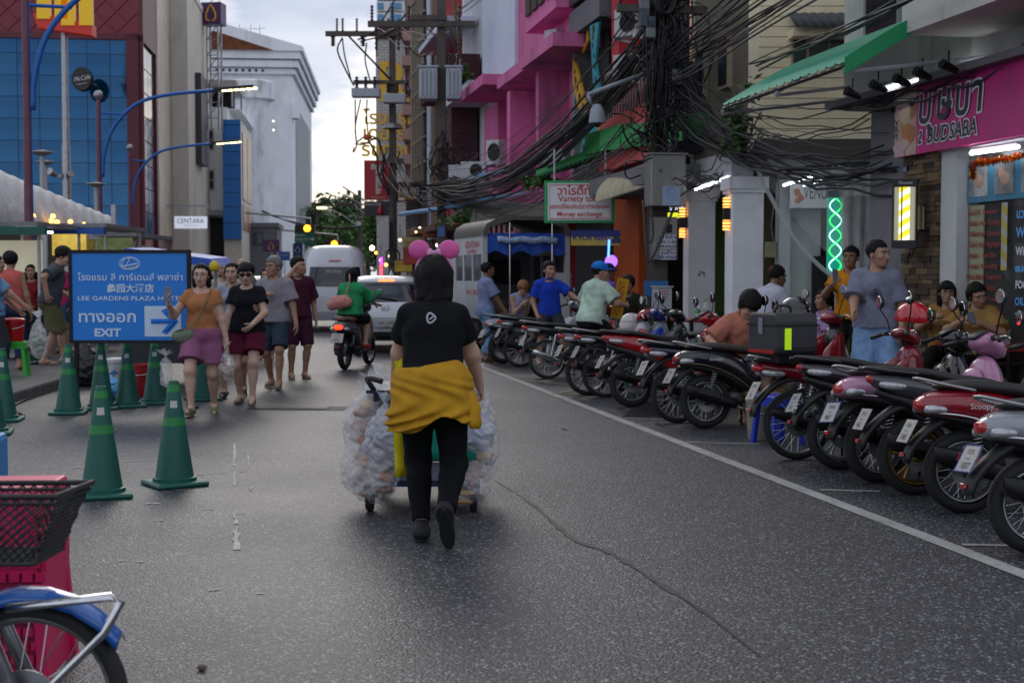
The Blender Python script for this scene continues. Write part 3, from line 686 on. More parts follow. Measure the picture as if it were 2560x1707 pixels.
def motorbike(label,pos,head,kind='scooter',col='8c1420',col2=None,seatm=None,rim=None,plate_t=None,badge=None,lean=-5,steer=10,exh='black',top_h=1.2,tailm=None,cats='motorcycle',lens=True,rack=True,stand=True,plframe=None,hb=True,lit=False,shieldc=None):
 c2=col2 or '161617';P1=gloss(col);P2=gloss(c2);sm=seatm or SEATM;rimm=rim or ALU
 t=thing({'scooter':'motor_scooter','click':'motor_scooter','wave':'motorcycle'}[kind],label,cats,pos,head,'motorcycles parked nose-in along the kerb' if stand else None);t.rotation_euler=(R(lean),0,head)
 B=lambda nm,mb,m,par=t,**k:mb.build(nm,m,par,**k)
 wave=kind=='wave';Rr=.285 if wave else .262;tw=.068 if wave else .098;wb=1.235
 wheel(t,(0,0,Rr),Rr,tw,'wire' if (wave or kind=='scooter') else 'alloy',rimm)
 wheel(t,(wb,0,Rr),Rr,tw*.92,'wire' if (wave or kind=='scooter') else 'alloy',rimm,rot=(0,0,R(steer)))
 for y in (-.075,.075):
  mb=MB();mb.tube([(wb,y,Rr),(wb-.11,y,.52),(wb-.19,y*.9,.72)],[.02,.02,.024],8);B('fork_leg',mb,ALU if wave else BLKM,smooth=True)
 mb=MB();pr=[]
 for i in range(11):
  a=R(-55+150*i/10);rr=Rr+.03;pr.append([Vector((wb+math.sin(-a)*rr,yy*.062,Rr+math.cos(a)*rr+dz)) for yy,dz in ((-1,-.025),(-.75,.0),(0,.018),(.75,.0),(1,-.025),(.8,-.022),(0,.004),(-.8,-.022))])
 mb.rings(pr);B('front_fender',mb,P1,smooth=True)
 hx=.93 if not wave else .9
 mb=MB();mb.tube([(wb-.19,0,.7),(hx+.03,0,.98)],.026,8);B('steering_stem',mb,BLKM)
 mb=MB();bar=bez([(hx-.1,-.33,1.0),(hx-.03,-.2,1.03),(hx+.03,-.06,1.0),(hx+.03,.06,1.0),(hx-.03,.2,1.03),(hx-.1,.33,1.0)],20);mb.tube(bar,.012,8);hbo=B('handlebar',mb,CHR if wave else BLKM,smooth=True)
 for y in (-1,1):
  mb=MB();mb.tube([(hx-.1,y*.345,1.0),(hx-.045,y*.23,1.028)],.018,10);B('grip',mb,BLKP,hbo,smooth=True)
  mb=MB();mb.tube(bez([(hx+.0,y*.2,1.03),(hx+.02,y*.26,1.035),(hx-.03,y*.37,1.01)],8),.0065,6);B('brake_lever',mb,CHR,hbo,smooth=True)
  mb=MB();mb.rbox((hx-.03,y*.19,1.03),(.05,.05,.04),.012);B('switch_cluster',mb,BLKP,hbo)
  mirror(t,y*.3,(hx-.01,y*.17,1.04),top_h)
 if wave:
  loft('handlebar_cowl',[(hx-.06,1.02,.08,.03),(hx,1.03,.13,.06),(hx+.08,1.0,.12,.075),(hx+.14,.97,.085,.055),(hx+.16,.95,.05,.035)],gloss(shieldc or col),t)
  loft('headlight',[(hx+.11,.965,.08,.05),(hx+.165,.95,.06,.04),(hx+.175,.945,.03,.02)],CLEAR,t)
  for y in (-1,1):loft('leg_shield',[(.62,.48,.02,.1,2.6,y*.12),(.72,.5,.045,.2,2.6,y*.15),(.84,.56,.055,.24,2.6,y*.16),(.96,.66,.05,.2,2.6,y*.13),(1.04,.74,.02,.1,2.6,y*.09)],gloss(shieldc or col),t)
  loft('front_cover',[(.88,.78,.1,.12),(.98,.8,.12,.15),(1.05,.78,.1,.12),(1.09,.76,.05,.06)],P1,t)
 else:
  loft('handlebar_cowl',[(hx-.09,1.0,.07,.03),(hx-.04,1.01,.13,.07),(hx+.05,.99,.14,.1),(hx+.12,.96,.11,.08),(hx+.15,.95,.06,.05)],gloss(shieldc or col),t)
  loft('headlight',[(hx+.1,.95,.1,.075),(hx+.155,.94,.075,.06),(hx+.17,.94,.03,.03)],CLEAR,t)
  loft('dashboard',[(hx-.105,1.03,.04,.012),(hx-.08,1.055,.085,.02),(hx-.0,1.085,.09,.018),(hx+.03,1.08,.05,.012)],BLKP,t)
  loft('leg_shield',[(.8,.36,.17,.06),(.85,.52,.19,.2,2.8,0,-.12),(.93,.64,.19,.27,2.8,0,-.18),(1.0,.68,.14,.24,2.6,0,-.2),(1.06,.68,.08,.17,2.4,0,-.2)],gloss(shieldc or col),t)
  loft('floor_board',[(.36,.33,.13,.05,4),(.5,.315,.155,.05,4),(.72,.315,.16,.05,4),(.86,.36,.14,.05,4)],P2,t)
  loft('inner_shield',[(.79,.52,.15,.16,3,0,-.15),(.84,.68,.15,.17,3,0,-.2),(.86,.72,.08,.08,2.6,0,-.2)],P2 if kind=='click' else P1,t)
 if wave:
  body=loft('side_panel',[(-.34,.765,.035,.022),(-.24,.75,.075,.05),(-.05,.715,.1,.07),(.15,.67,.115,.09),(.38,.61,.11,.13),(.56,.56,.08,.13),(.66,.53,.045,.09)],P1,t)
  seat=loft('seat',[(-.36,.815,.07,.014),(-.28,.815,.11,.026),(-.05,.79,.128,.035),(.12,.775,.13,.035),(.22,.765,.125,.036),(.45,.745,.11,.04),(.58,.72,.08,.035),(.63,.7,.04,.02)],sm,t,p=3)
  mb=MB();mb.tube(bez([(-.05,-.115,.785),(-.25,-.12,.82),(-.38,-.06,.845),(-.38,.06,.845),(-.25,.12,.82),(-.05,.115,.785)],20),.011,8);B('grab_rail',mb,ALU,smooth=True)
  tl=(-.36,.745);pl=(-.44,.6);fz=.02
 elif kind=='click':
  body=loft('side_panel',[(-.33,.80,.03,.03),(-.24,.775,.1,.06),(-.05,.73,.135,.1),(.15,.68,.145,.13),(.32,.62,.145,.16),(.46,.53,.14,.17),(.56,.43,.12,.12),(.62,.37,.07,.05)],P1,t,p=2.8)
  seat=loft('seat',[(-.34,.865,.05,.012),(-.26,.86,.105,.026),(0,.84,.135,.035),(.16,.815,.14,.036),(.28,.775,.135,.045),(.5,.755,.12,.05),(.6,.73,.08,.035)],sm,t,p=3)
  for y in (-1,1):
   mb=MB();mb.tube(bez([(-.02,y*.14,.825),(-.22,y*.135,.85),(-.34,y*.08,.87),(-.37,y*.03,.86)],12),.014,8);B('grab_rail',mb,P2,smooth=True)
  loft('tail_fairing',[(-.3,.715,.04,.02),(-.15,.66,.1,.035),(.1,.58,.13,.06),(.35,.47,.13,.09),(.5,.38,.09,.05)],BLKP,t,p=2.8)
  tl=(-.32,.79);pl=(-.42,.6);fz=.0
 else:
  body=loft('side_panel',[(-.32,.675,.06,.03),(-.26,.69,.12,.075),(-.1,.69,.165,.105),(.1,.66,.18,.13),(.28,.6,.175,.165),(.42,.51,.155,.17),(.52,.41,.12,.12),(.57,.36,.06,.05)],P1,t,p=2.3)
  mb=MB()
  for y in (-1,1):mb.tube(bez([(-.28,y*.115,.64),(-.05,y*.168,.615),(.15,y*.178,.55),(.32,y*.172,.455),(.42,y*.158,.375)],16),.009,6)
  B('trim_strip',mb,P2 if col2 else CHR,smooth=True)
  seat=loft('seat',[(-.2,.8,.06,.014),(-.13,.805,.115,.034),(.05,.805,.14,.045),(.2,.79,.145,.045),(.35,.77,.14,.045),(.5,.755,.12,.045),(.58,.73,.07,.03)],sm,t,p=2.8)
  mb=MB();mb.tube(bez([(.02,-.15,.775),(-.15,-.135,.81),(-.285,-.07,.845),(-.305,0,.85),(-.285,.07,.845),(-.15,.135,.81),(.02,.15,.775)],24),.014,8,ell=.75);B('grab_rail',mb,ALU,smooth=True)
  loft('undertail',[(-.27,.63,.05,.025),(-.1,.6,.12,.03),(.1,.56,.14,.04),(.3,.46,.13,.06),(.42,.37,.09,.04)],BLKP,t)
  tl=(-.315,.69);pl=(-.4,.5);fz=.0
 if badge:
  text(badge,.05,mat('badge_chrome',(.6,.6,.6),.3,.8,var=0),body,(.06,-.1815 if kind=='scooter' else -.149,.675 if kind=='scooter' else .72),(R(90),0,R(0)))
 lm=tailm or TAIL
 if kind=='scooter':
  loft('tail_light',[(tl[0]+.1,.69,.1,.045),(tl[0]+.02,.685,.085,.044),(tl[0]-.005,.68,.055,.03)],lm,t)
  for y in (-1,1):loft('indicator',[(tl[0]+.17,.655,.02,.02,2.2,y*.14),(tl[0]+.07,.66,.045,.032,2.2,y*.125),(tl[0]+.02,.655,.03,.024,2.2,y*.105)],CLEAR,t)
 else:
  loft('tail_light',[(tl[0]+.12,tl[1]-.005,.06,.036,3),(tl[0]+.03,tl[1],.055,.036,3),(tl[0]-.02,tl[1]+.006,.032,.022,3)],lm,t)
  for y in (-1,1):loft('indicator',[(tl[0]+.24,tl[1]-.05,.015,.02,2.4,y*.115),(tl[0]+.13,tl[1]-.045,.035,.034,2.4,y*.1),(tl[0]+.04,tl[1]-.03,.02,.022,2.4,y*.075)],CLEAR,t)
 mb=MB();pts=[(.0,Rr*2+.1),(-.14,Rr*2+.08),(-.25,Rr*2+.01),(-.35,Rr*1.65),(-.39,Rr*1.3)];pr=[]
 for i,(x,z) in enumerate(bez([(p[0],0,p[1]) for p in pts],12) and [(v.x,v.z) for v in bez([(p[0],0,p[1]) for p in pts],12)]):
  hw_=.075-.02*i/12;pr.append([Vector((x+dx,yy*hw_,z+dz)) for yy,dx,dz in ((-1,.02,-.03),(-.85,0,.0),(0,-.012,.01),(.85,0,.0),(1,.02,-.03),(0,.01,-.012))])
 mb.rings(pr);B('rear_fender',mb,BLKP,smooth=True)
 mb=MB();mb.rbox((-.4,0,Rr*1.42),(.02,.05,.03),.006);B('reflector',mb,TAIL)
 if plate_t:plate(t,(-.365,0,Rr*1.98),(R(-28),0,R(-90)),plate_t,frame=plframe)
 if wave:
  mb=MB();mb.rbox((.5,0,.33),(.34,.2,.17),.05);mb.tube([(.62,0,.36),(.78,0,.4)],.065,10);mb.tube([(.45,-.13,.32),(.45,.13,.32)],.085,14);B('engine',mb,ENG,smooth='auto')
  for y in (-.105,.105):
   mb=MB();mb.tube([(0,y,Rr),(.36,y,.36)],.018,8);B('swing_arm',mb,BLKM)
   mb=MB();mb.tube([(.02,y*1.15,.33),(.1,y*1.15,.64)],.012,8);sh_=B('shock_absorber',mb,CHR)
   mb=MB();mb.tube([(.02+.08*k/60+.0,y*1.15+.026*math.cos(k*.9),.36+.25*k/60) if False else (.025+.068*k/60+.026*math.cos(k*.9),y*1.15+.026*math.sin(k*.9),.36+.24*k/60) for k in range(61)],.0055,5);B('spring',mb,CHR if exh=='chrome' else ALU,sh_,smooth=True)
  mb=MB();mb.tube(bez([(.66,-.06,.27),(.62,-.12,.2),(.35,-.135,.19),(.12,-.14,.25)],14),.016,8);mb.tube([(.14,-.145,.24),(.08,-.15,.265),(-.22,-.16,.385),(-.26,-.16,.4)],[.022,.043,.046,.03],12);ex=B('exhaust',mb,CHR if exh=='chrome' else BLKM,smooth='auto')
  mb=MB();mb.tube([(.3,-.2,.27),(.3,.2,.27)],.014,8);B('footpeg_bar',mb,BLKM)
  mb=MB();mb.box((-.0,.1,Rr),(.44,.02,.07),(0,R(-4),0));
  mb=MB();mb.tube([(.02,.1,Rr-.035),(.4,.1,.3),(.4,.1,.37),(.02,.1,Rr+.04)],.02,6,closed=True);B('chain_case',mb,BLKM)
 else:
  loft('engine',[(-.06,.28,.06,.06,3,.12),(.08,.29,.07,.085,3,.11),(.3,.29,.09,.09,3,.08),(.42,.3,.08,.07,3,.05),(.48,.32,.06,.04,3,.04)],ENG,t)
  mb=MB();mb.tube([(-.005,-.12,.3),(.075,-.14,.58)],.012,8);sh_=B('shock_absorber',mb,BLKM)
  mb=MB();mb.tube([(.0+.06*k/60+.027*math.cos(k*.9),-.123-.012*k/60+.027*math.sin(k*.9),.33+.22*k/60) for k in range(61)],.006,5);B('spring',mb,ALU,sh_,smooth=True)
  mb=MB();mb.tube(bez([(.4,-.04,.24),(.36,-.11,.19),(.24,-.14,.21)],8),.018,8);B('exhaust_pipe',mb,ALU,smooth=True)
  loft('exhaust',[(.28,.225,.035,.04,2.6,-.15),(.22,.25,.055,.062,2.6,-.155),(-.06,.33,.062,.07,2.6,-.165),(-.2,.37,.06,.068,2.6,-.17),(-.25,.385,.04,.045,2.6,-.17),(-.26,.39,.02,.022,2.6,-.17)],BLKM,t,p=2.6)
  mb=MB();mb.rbox((-.03,-.23,.345),(.2,.012,.06),.005,(0,R(15),0));B('heat_shield',mb,gloss(col) if exh=='shield' else BLKP)
  mb=MB();mb.tube([(0,-.09,Rr),(.3,-.1,.28)],.02,8);B('swing_arm',mb,BLKM)
 if stand:
  mb=MB();zt=math.tan(R(-lean));mb.tube([(.42,.1,.26),(.46,.2,.02-.2*zt)],.011,6);B('side_stand',mb,BLKM)
 return t
 # ------------------------------------------------------------------ car bodies as stacks of level slices
def slice_ring(z,xr,xf,w,p=5,n=56,bow=.06):
 out=[];cx,L=(xr+xf)/2,(xf-xr)/2
 for k in range(n):
  a=2*math.pi*(k+.5)/n;c,s=math.cos(a),math.sin(a)
  out.append(Vector((cx+math.copysign(abs(c)**(2/p),c)*L,math.copysign(abs(s)**(2/p),s)*w,z)))
 return out
class Shell:
 def __init__(s,sl):s.sl=sl
 def build(s,name,m,parent):
  mb=MB();mb.rings([slice_ring(*q) for q in s.sl]);return mb.build(name,m,parent,smooth='auto')
 def par(s,z):
  q=s.sl
  for a,b in zip(q,q[1:]):
   if a[0]<=z<=b[0]:
    t=(z-a[0])/max(b[0]-a[0],1e-6);return [a[i]+t*(b[i]-a[i]) for i in range(1,5)]
  return list(q[-1][1:5]) if z>q[-1][0] else list(q[0][1:5])
 def rear(s,y,z,off=.012):
  xr,xf,w,p=s.par(z);cx,L=(xr+xf)/2,(xf-xr)/2;k=min(abs(y)/w,.999)
  return Vector((cx-L*(1-k**p)**(1/p)-off,y,z))
 def sidew(s,x,z,sg,off=.012):
  xr,xf,w,p=s.par(z);cx,L=(xr+xf)/2,(xf-xr)/2;k=min(abs(x-cx)/L,.999)
  return Vector((x,sg*(w*(1-k**p)**(1/p)+off),z))
 def patch(s,name,m,parent,c,off=.012,n=12,rows=6,th=.02,side=0):
  """c: four corners (y, z) on the tail, or (x, z) on a side, in order bl br tr tl"""
  f=(lambda a,z,o:s.rear(a,z,o)) if not side else (lambda a,z,o:s.sidew(a,z,side,o))
  g=[]
  for o in (off,off-th):
   for j in range(rows+1):
    for i in range(n+1):
     u,v=i/n,j/rows
     a=(c[0][0]*(1-u)+c[1][0]*u)*(1-v)+(c[3][0]*(1-u)+c[2][0]*u)*v;z=(c[0][1]*(1-u)+c[1][1]*u)*(1-v)+(c[3][1]*(1-u)+c[2][1]*u)*v
     g.append(f(a,z,o))
  N=(n+1)*(rows+1);fs=[]
  for j in range(rows):
   for i in range(n):
    q=(j*(n+1)+i,j*(n+1)+i+1,(j+1)*(n+1)+i+1,(j+1)*(n+1)+i);fs+=[q,tuple(x+N for x in reversed(q))]
  bd=[i for i in range(n+1)]+[j*(n+1)+n for j in range(1,rows+1)]+[rows*(n+1)+i for i in range(n-1,-1,-1)]+[j*(n+1) for j in range(rows-1,0,-1)]
  for a,b in zip(bd,bd[1:]+bd[:1]):fs.append((a,b,b+N,a+N))
  mb=MB();mb.add(g,fs);return mb.build(name,m,parent,smooth='auto')
  # ------------------------------------------------------------------ the street: road, pavements, markings
random.seed(7)
SL=.197
SANG=math.atan(SL)
def lx(Y,off):return off-SL*Y
def asphalt():
 M_=bpy.data.materials.new('asphalt');M_.use_nodes=True;t=M_.node_tree;N,L=t.nodes,t.links;b=N['Principled BSDF']
 g=N.new('ShaderNodeNewGeometry')
 def noise(sc,det=4,ro=.6):
  n=N.new('ShaderNodeTexNoise');n.inputs['Scale'].default_value=sc;n.inputs['Detail'].default_value=det;n.inputs['Roughness'].default_value=ro;L.new(g.outputs['Position'],n.inputs['Vector']);return n.outputs['Fac']
 def mapr(v,a,b_,c,d):
  m=N.new('ShaderNodeMapRange');m.inputs['From Min'].default_value=a;m.inputs['From Max'].default_value=b_;m.inputs['To Min'].default_value=c;m.inputs['To Max'].default_value=d;L.new(v,m.inputs['Value']);return m.outputs['Result']
 def mix(f,a,b_):
  m=N.new('ShaderNodeMix');m.data_type='RGBA';L.new(f,m.inputs['Factor'])
  for k,v in (('A',a),('B',b_)):
   if isinstance(v,tuple):m.inputs[k].default_value=(*v,1)
   else:L.new(v,m.inputs[k])
  return m.outputs['Result']
 vo=N.new('ShaderNodeTexVoronoi');vo.inputs['Scale'].default_value=78;L.new(g.outputs['Position'],vo.inputs['Vector'])
 vr=N.new('ShaderNodeSeparateColor');L.new(vo.outputs['Color'],vr.inputs['Color'])
 stone=mapr(vr.outputs['Red'],.0,1.0,.35,1.6)
 base=mix(mapr(noise(.45,6),.35,.65,0,1),(.033,.036,.044),(.048,.051,.06))
 base=mix(mapr(noise(2.2,6,.7),.52,.7,0,.55),base,(.026,.026,.029))
 sc_=N.new('ShaderNodeVectorMath');sc_.operation='SCALE';L.new(base,sc_.inputs[0]);L.new(stone,sc_.inputs['Scale'])
 light=mapr(vr.outputs['Green'],.84,.93,0,.9);c=mix(light,sc_.outputs['Vector'],(.27,.28,.3))
 gap=mapr(vo.outputs['Distance'],.42,.62,0,.7);c=mix(gap,c,(.014,.014,.016))
 wv=N.new('ShaderNodeTexNoise');wv.inputs['Scale'].default_value=.9;L.new(g.outputs['Position'],wv.inputs['Vector'])
 stain=mapr(noise(.8,7,.75),.6,.74,0,.5);c=mix(stain,c,(.02,.02,.022))
 L.new(c,b.inputs['Base Color'])
 L.new(mapr(noise(.5,5),.3,.7,.47,.56),b.inputs['Roughness']);b.inputs['Specular IOR Level'].default_value=.5
 bp=N.new('ShaderNodeBump');bp.inputs['Strength'].default_value=.55;bp.inputs['Distance'].default_value=.006
 hs=N.new('ShaderNodeMath');hs.operation='MULTIPLY';hs.inputs[1].default_value=-1.0;L.new(vo.outputs['Distance'],hs.inputs[0]);L.new(hs.outputs[0],bp.inputs['Height']);L.new(bp.outputs['Normal'],b.inputs['Normal'])
 return M_
ASPH=asphalt()
mb=MB()
xs=[-400,-60,-30,-15,-8,-4,0,4,8,15,30,60,400];ys=[-30,-5,0,4,8,14,24,40,70,120,300,900]
for i in range(len(xs)-1):
 for j in range(len(ys)-1):mb.quad((xs[i],ys[j],0),(xs[i+1],ys[j],0),(xs[i+1],ys[j+1],0),(xs[i],ys[j+1],0))
struct('road',mb,ASPH)
CONC=mat('pavement_concrete',(.13,.125,.118),.8,var=.25,vs=3,bump=.3,bs=60,dirt=.5,ds=2.0,world=True)
KERB=mat('kerb_concrete',(.11,.108,.104),.8,var=.3,vs=5,bump=.3,bs=40,dirt=.6,ds=3.0,world=True)
def strip(name,o0,o1,Y0,Y1,z0,z1,m,kind='structure'):
 mb=MB();a,b,c,d=((lx(Y0,o0),Y0),(lx(Y0,o1),Y0),(lx(Y1,o1),Y1),(lx(Y1,o0),Y1))
 mb.add([(*p,z) for z in (z0,z1) for p in (a,b,c,d)],[(3,2,1,0),(4,5,6,7),(0,1,5,4),(1,2,6,5),(2,3,7,6),(3,0,4,7)])
 o=mb.build(name,m);tag(o,kind=kind);return o
pv=strip('pavement',6.06,12.5,3,140,-.05,.12,CONC)
ks=strip('kerb',5.9,6.055,2.0,2.1,-.05,.1,KERB)
Y=2.1;i=0
while Y<34:
 mb=MB();L_=1.0;a=[(lx(Y,5.9),Y),(lx(Y,6.055),Y),(lx(Y+L_-.012,6.055),Y+L_-.012),(lx(Y+L_-.012,5.9),Y+L_-.012)]
 mb.add([(*p,z) for z in (-.05,.125+.003*random.random()) for p in a],[(3,2,1,0),(4,5,6,7),(0,1,5,4),(1,2,6,5),(2,3,7,6),(3,0,4,7)])
 mb.build('kerb_stone',KERB,ks,bevel=.012);Y+=L_
SLAB=[mat('paving_slab_%d'%k,c,.75,var=.2,vs=6,bump=.2,bs=70,dirt=.35,ds=3) for k,c in enumerate(((.15,.14,.13),(.13,.125,.118),(.17,.155,.14)))]
Y=6.0
while Y<27:
 o_=6.08
 while o_<7.75:
  mb=MB();e=.006;q=[(lx(Y+e,o_+e),Y+e),(lx(Y+e,o_+.4-e),Y+e),(lx(Y+.4-e,o_+.4-e),Y+.4-e),(lx(Y+.4-e,o_+e),Y+.4-e)];zt=.134+.004*random.random()
  mb.add([(*p,z) for z in (.11,zt) for p in q],[(3,2,1,0),(4,5,6,7),(0,1,5,4),(1,2,6,5),(2,3,7,6),(3,0,4,7)]);mb.build('paving_slab',random.choice(SLAB),pv);o_+=.4
 Y+=.8 if Y>18 else .4
def worn(name,c,wear=.5):
 M_=bpy.data.materials.new(name);M_.use_nodes=True;t=M_.node_tree;N,L=t.nodes,t.links;b=N['Principled BSDF'];b.inputs['Roughness'].default_value=.7
 g=N.new('ShaderNodeNewGeometry');n=N.new('ShaderNodeTexNoise');n.inputs['Scale'].default_value=26;n.inputs['Detail'].default_value=9;n.inputs['Roughness'].default_value=.75;L.new(g.outputs['Position'],n.inputs['Vector'])
 m=N.new('ShaderNodeMapRange');m.inputs['From Min'].default_value=wear-.06;m.inputs['From Max'].default_value=wear+.1;L.new(n.outputs['Fac'],m.inputs['Value'])
 n2=N.new('ShaderNodeTexNoise');n2.inputs['Scale'].default_value=3;n2.inputs['Detail'].default_value=5;L.new(g.outputs['Position'],n2.inputs['Vector'])
 m2=N.new('ShaderNodeMapRange');m2.inputs['From Min'].default_value=.3;m2.inputs['From Max'].default_value=.7;m2.inputs['To Min'].default_value=.65;m2.inputs['To Max'].default_value=1.05;L.new(n2.outputs['Fac'],m2.inputs['Value'])
 s=N.new('ShaderNodeVectorMath');s.operation='SCALE';s.inputs[0].default_value=c;L.new(m2.outputs['Result'],s.inputs['Scale'])
 x=N.new('ShaderNodeMix');x.data_type='RGBA';x.inputs['A'].default_value=(.04,.04,.044,1);L.new(m.outputs['Result'],x.inputs['Factor']);L.new(s.outputs['Vector'],x.inputs['B']);L.new(x.outputs['Result'],b.inputs['Base Color']);return M_
WHITEL=worn('worn_white_paint',(.36,.36,.35),.36);OCHRE=worn('worn_ochre_paint',(.3,.24,.13),.44);FADED=worn('faded_road_paint',(.5,.47,.38),.36)
def mark(name,a,b,w,m,z=.004,jit=False):
 a,b=Vector((a[0],a[1],z)),Vector((b[0],b[1],z));d=(b-a).normalized();n=Vector((-d.y,d.x,0))*w/2;mb=MB();N=9 if jit else max(1,int((b-a).length/1.5));ws=[(random.uniform(.1,1.7),random.uniform(-.8,.8)) if jit else (1,0) for _ in range(N+1)]
 for i in range(N):
  p,q=a.lerp(b,i/N),a.lerp(b,(i+1)/N);(w0,o0),(w1,o1)=ws[i],ws[i+1];mb.quad(p+n*(o0-w0),q+n*(o1-w1),q+n*(o1+w1),p+n*(o0+w0))
 return tag(mb.build(name,m),kind='structure')
mark('road_line',gp(2640,1467),gp(1100,877.5),.11,WHITEL)
for (u0,v0,u1,v1) in ((1712,1106,1900,1110),(2405,1362,2600,1366),(1562,1046,1700,1050),(2050,1225,2200,1229)):
 mark('bay_line',gp(u0,v0),gp(u1,v1),.055,WHITEL,.0045)
for (u0,v0,u1,v1) in ((1235,924,1295,932),(1285,946,1450,948),(1310,951,1450,966),(1385,985,1475,970),(1400,986,1500,987),(1290,930,1450,935)):
 mark('hatch_line',gp(u0,v0),gp(u1,v1),.1,OCHRE,.008)
k=0
for (u0,v0,u1,v1,w) in ((586,1105,587,1165,.018),(587,1180,588,1215,.016),(588,1280,590,1310,.022),(590,1318,591,1375,.024),(620,1132,622,1165,.012),(626,1215,626,1228,.02),(300,1162,180,1170,.02),(420,1148,290,1155,.02),(470,1190,570,1180,.015),(365,1259,400,1260,.03),(510,1273,535,1274,.03),(382,1301,408,1301,.03),(520,1477,550,1474,.03),(340,1405,356,1405,.03),(299,1402,318,1402,.025),(640,1484,660,1484,.02),(250,1195,330,1188,.014),(590,1180,615,1178,.014),(395,1098,440,1098,.03),(590,1285,612,1283,.02)):
 mark('paint_fleck',gp(u0,v0),gp(u1,v1),w,FADED,.0042,True);k+=1
TAR=mat('tar_seam',(.022,.023,.026),.6,var=.5,vs=30)
pts=[gp(u,v) for u,v in ((1235,1200),(1330,1260),(1430,1345),(1530,1385),(1650,1460),(1760,1530),(1900,1640))]
mb=MB();pp=bez(pts,48);
for i_,(a,b) in enumerate(zip(pp,pp[1:])):
 n=(.15+math.sin(math.pi*i_/len(pp)))*.55*Vector((-(b-a).y,(b-a).x,0)).normalized()*(.012+.03*random.random());mb.quad(a-n+Vector((0,0,.0041)),b-n+Vector((0,0,.0041)),b+n+Vector((0,0,.0041)),a+n+Vector((0,0,.0041)))
tag(mb.build('tar_seam',TAR),kind='structure')
c=gp(745,1021);t=thing('drain_grate','long iron drain grate set flush in a concrete strip in the road','grate',c,R(-2));IRON=mat('cast_iron',(.05,.05,.052),.45,.7,var=.3,vs=12)
mb=MB();mb.bx(-.62,.55,-.22,.22,-.03,.004);mb.build('frame',CONC,t)
mb=MB();mb.bx(-.55,.33,-.16,.16,-.02,.008);mb.build('pit',mat('drain_pit',(.01,.01,.01),.9),t)
for i in range(26):
 mb=MB();x=-.53+i*.034;mb.bx(x,x+.018,-.155,.155,.0,.014);mb.build('bar',IRON,t)
for y in (-.05,.05):
 mb=MB();mb.bx(-.54,.33,y-.01,y+.01,.0,.0125);mb.build('cross_bar',IRON,t)
c=gp(1800,1060);c=gp(1600,1022);mb=MB()
t=thing('gutter_grate','ribbed iron gutter cover beside the white line under a red scooter','grate',c+Vector((0,0,0)),R(-11))
mb=MB();mb.bx(-.1,1.0,-.9,.9,-.02,.005);mb.build('plate',IRON,t)
for i in range(16):
 mb=MB();y=-.86+i*.11;mb.bx(-.08,.98,y,y+.05,.0,.012);mb.build('rib',IRON,t)
mb=MB();P=[gp(0,985),gp(85,985),gp(150,955),gp(158,890)];P=[Vector((p.x,p.y,0)) for p in P]
P=[Vector((-9.5,14.0,0)),Vector((-6.1,14.3,0)),Vector((-5.72,15.0,0)),Vector((-6.0,18.5,0)),Vector((-7.0,26,0)),Vector((-13,60,0)),Vector((-60,60,0)),Vector((-60,14.0,0))]
n=len(P);mb.add([(p.x,p.y,z) for z in (-.05,.15) for p in P],[tuple(range(n-1,-1,-1)),tuple(range(n,2*n))]+[(i,(i+1)%n,(i+1)%n+n,i+n) for i in range(n)])
tag(mb.build('pavement_left',KERB,bevel=.03),kind='structure')
random.seed(5)
for j,(u,v,lab) in enumerate(((505,1675,'small brown pebble lying on the road'),(2120,1060,None),(1420,1076,None),(1655,1063,None))):
 p=gp(u,v)
 if lab:
  S=MB();S.sphere((0,0,.012),(.02,.014,.013),8,6);one('pebble',lab,'pebble',S,paint('6b6154',.9),p)
 else:
  S=MB();S.add([(0,0,.004),(.05,.014,.02),(.11,0,.006),(.05,-.012,.012)],[(0,1,2),(0,2,3)])
  one('fallen_leaf','dry brown fallen leaf on the asphalt','leaf',S,paint('3f3426',.9),p,random.random()*3,'dry leaves on the road')
  # ------------------------------------------------------------------ left side: glass-fronted building, beige tower, bank, far blocks
random.seed(11)
def rect(mb,x0,x1,y0,y1,z0,z1):return mb.bx(x0,x1,y0,y1,z0,z1)
def part(par,name,m,*boxes,**k):
 mb=MB()
 for b in boxes:mb.bx(*b)
 return mb.build(name,m,par,**k)
def fpx(u,v,Y):p=at(u,v,Y);return p
REDP=mat('red_wall_panel',rgb('7a1f33'),.4,var=.08,vs=3);GLB=mat('blue_glass',(.008,.085,.2),.07,.75,var=.3,vs=.35,spec=.8,rv=.02,coat=.3)
BEIGE=mat('beige_render',rgb('e0d8ca'),.85,var=.08,vs=.8,bump=.15,bs=20,dirt=.35,ds=.35);WHT=mat('white_render',rgb('eceff5'),.8,var=.06,vs=.8,dirt=.25,ds=.3)
DARK=mat('dark_interior',(.012,.012,.014),.7,var=.2);WGL=mat('window_glass',(.03,.04,.05),.06,.3,var=.2,vs=.8,spec=.8)
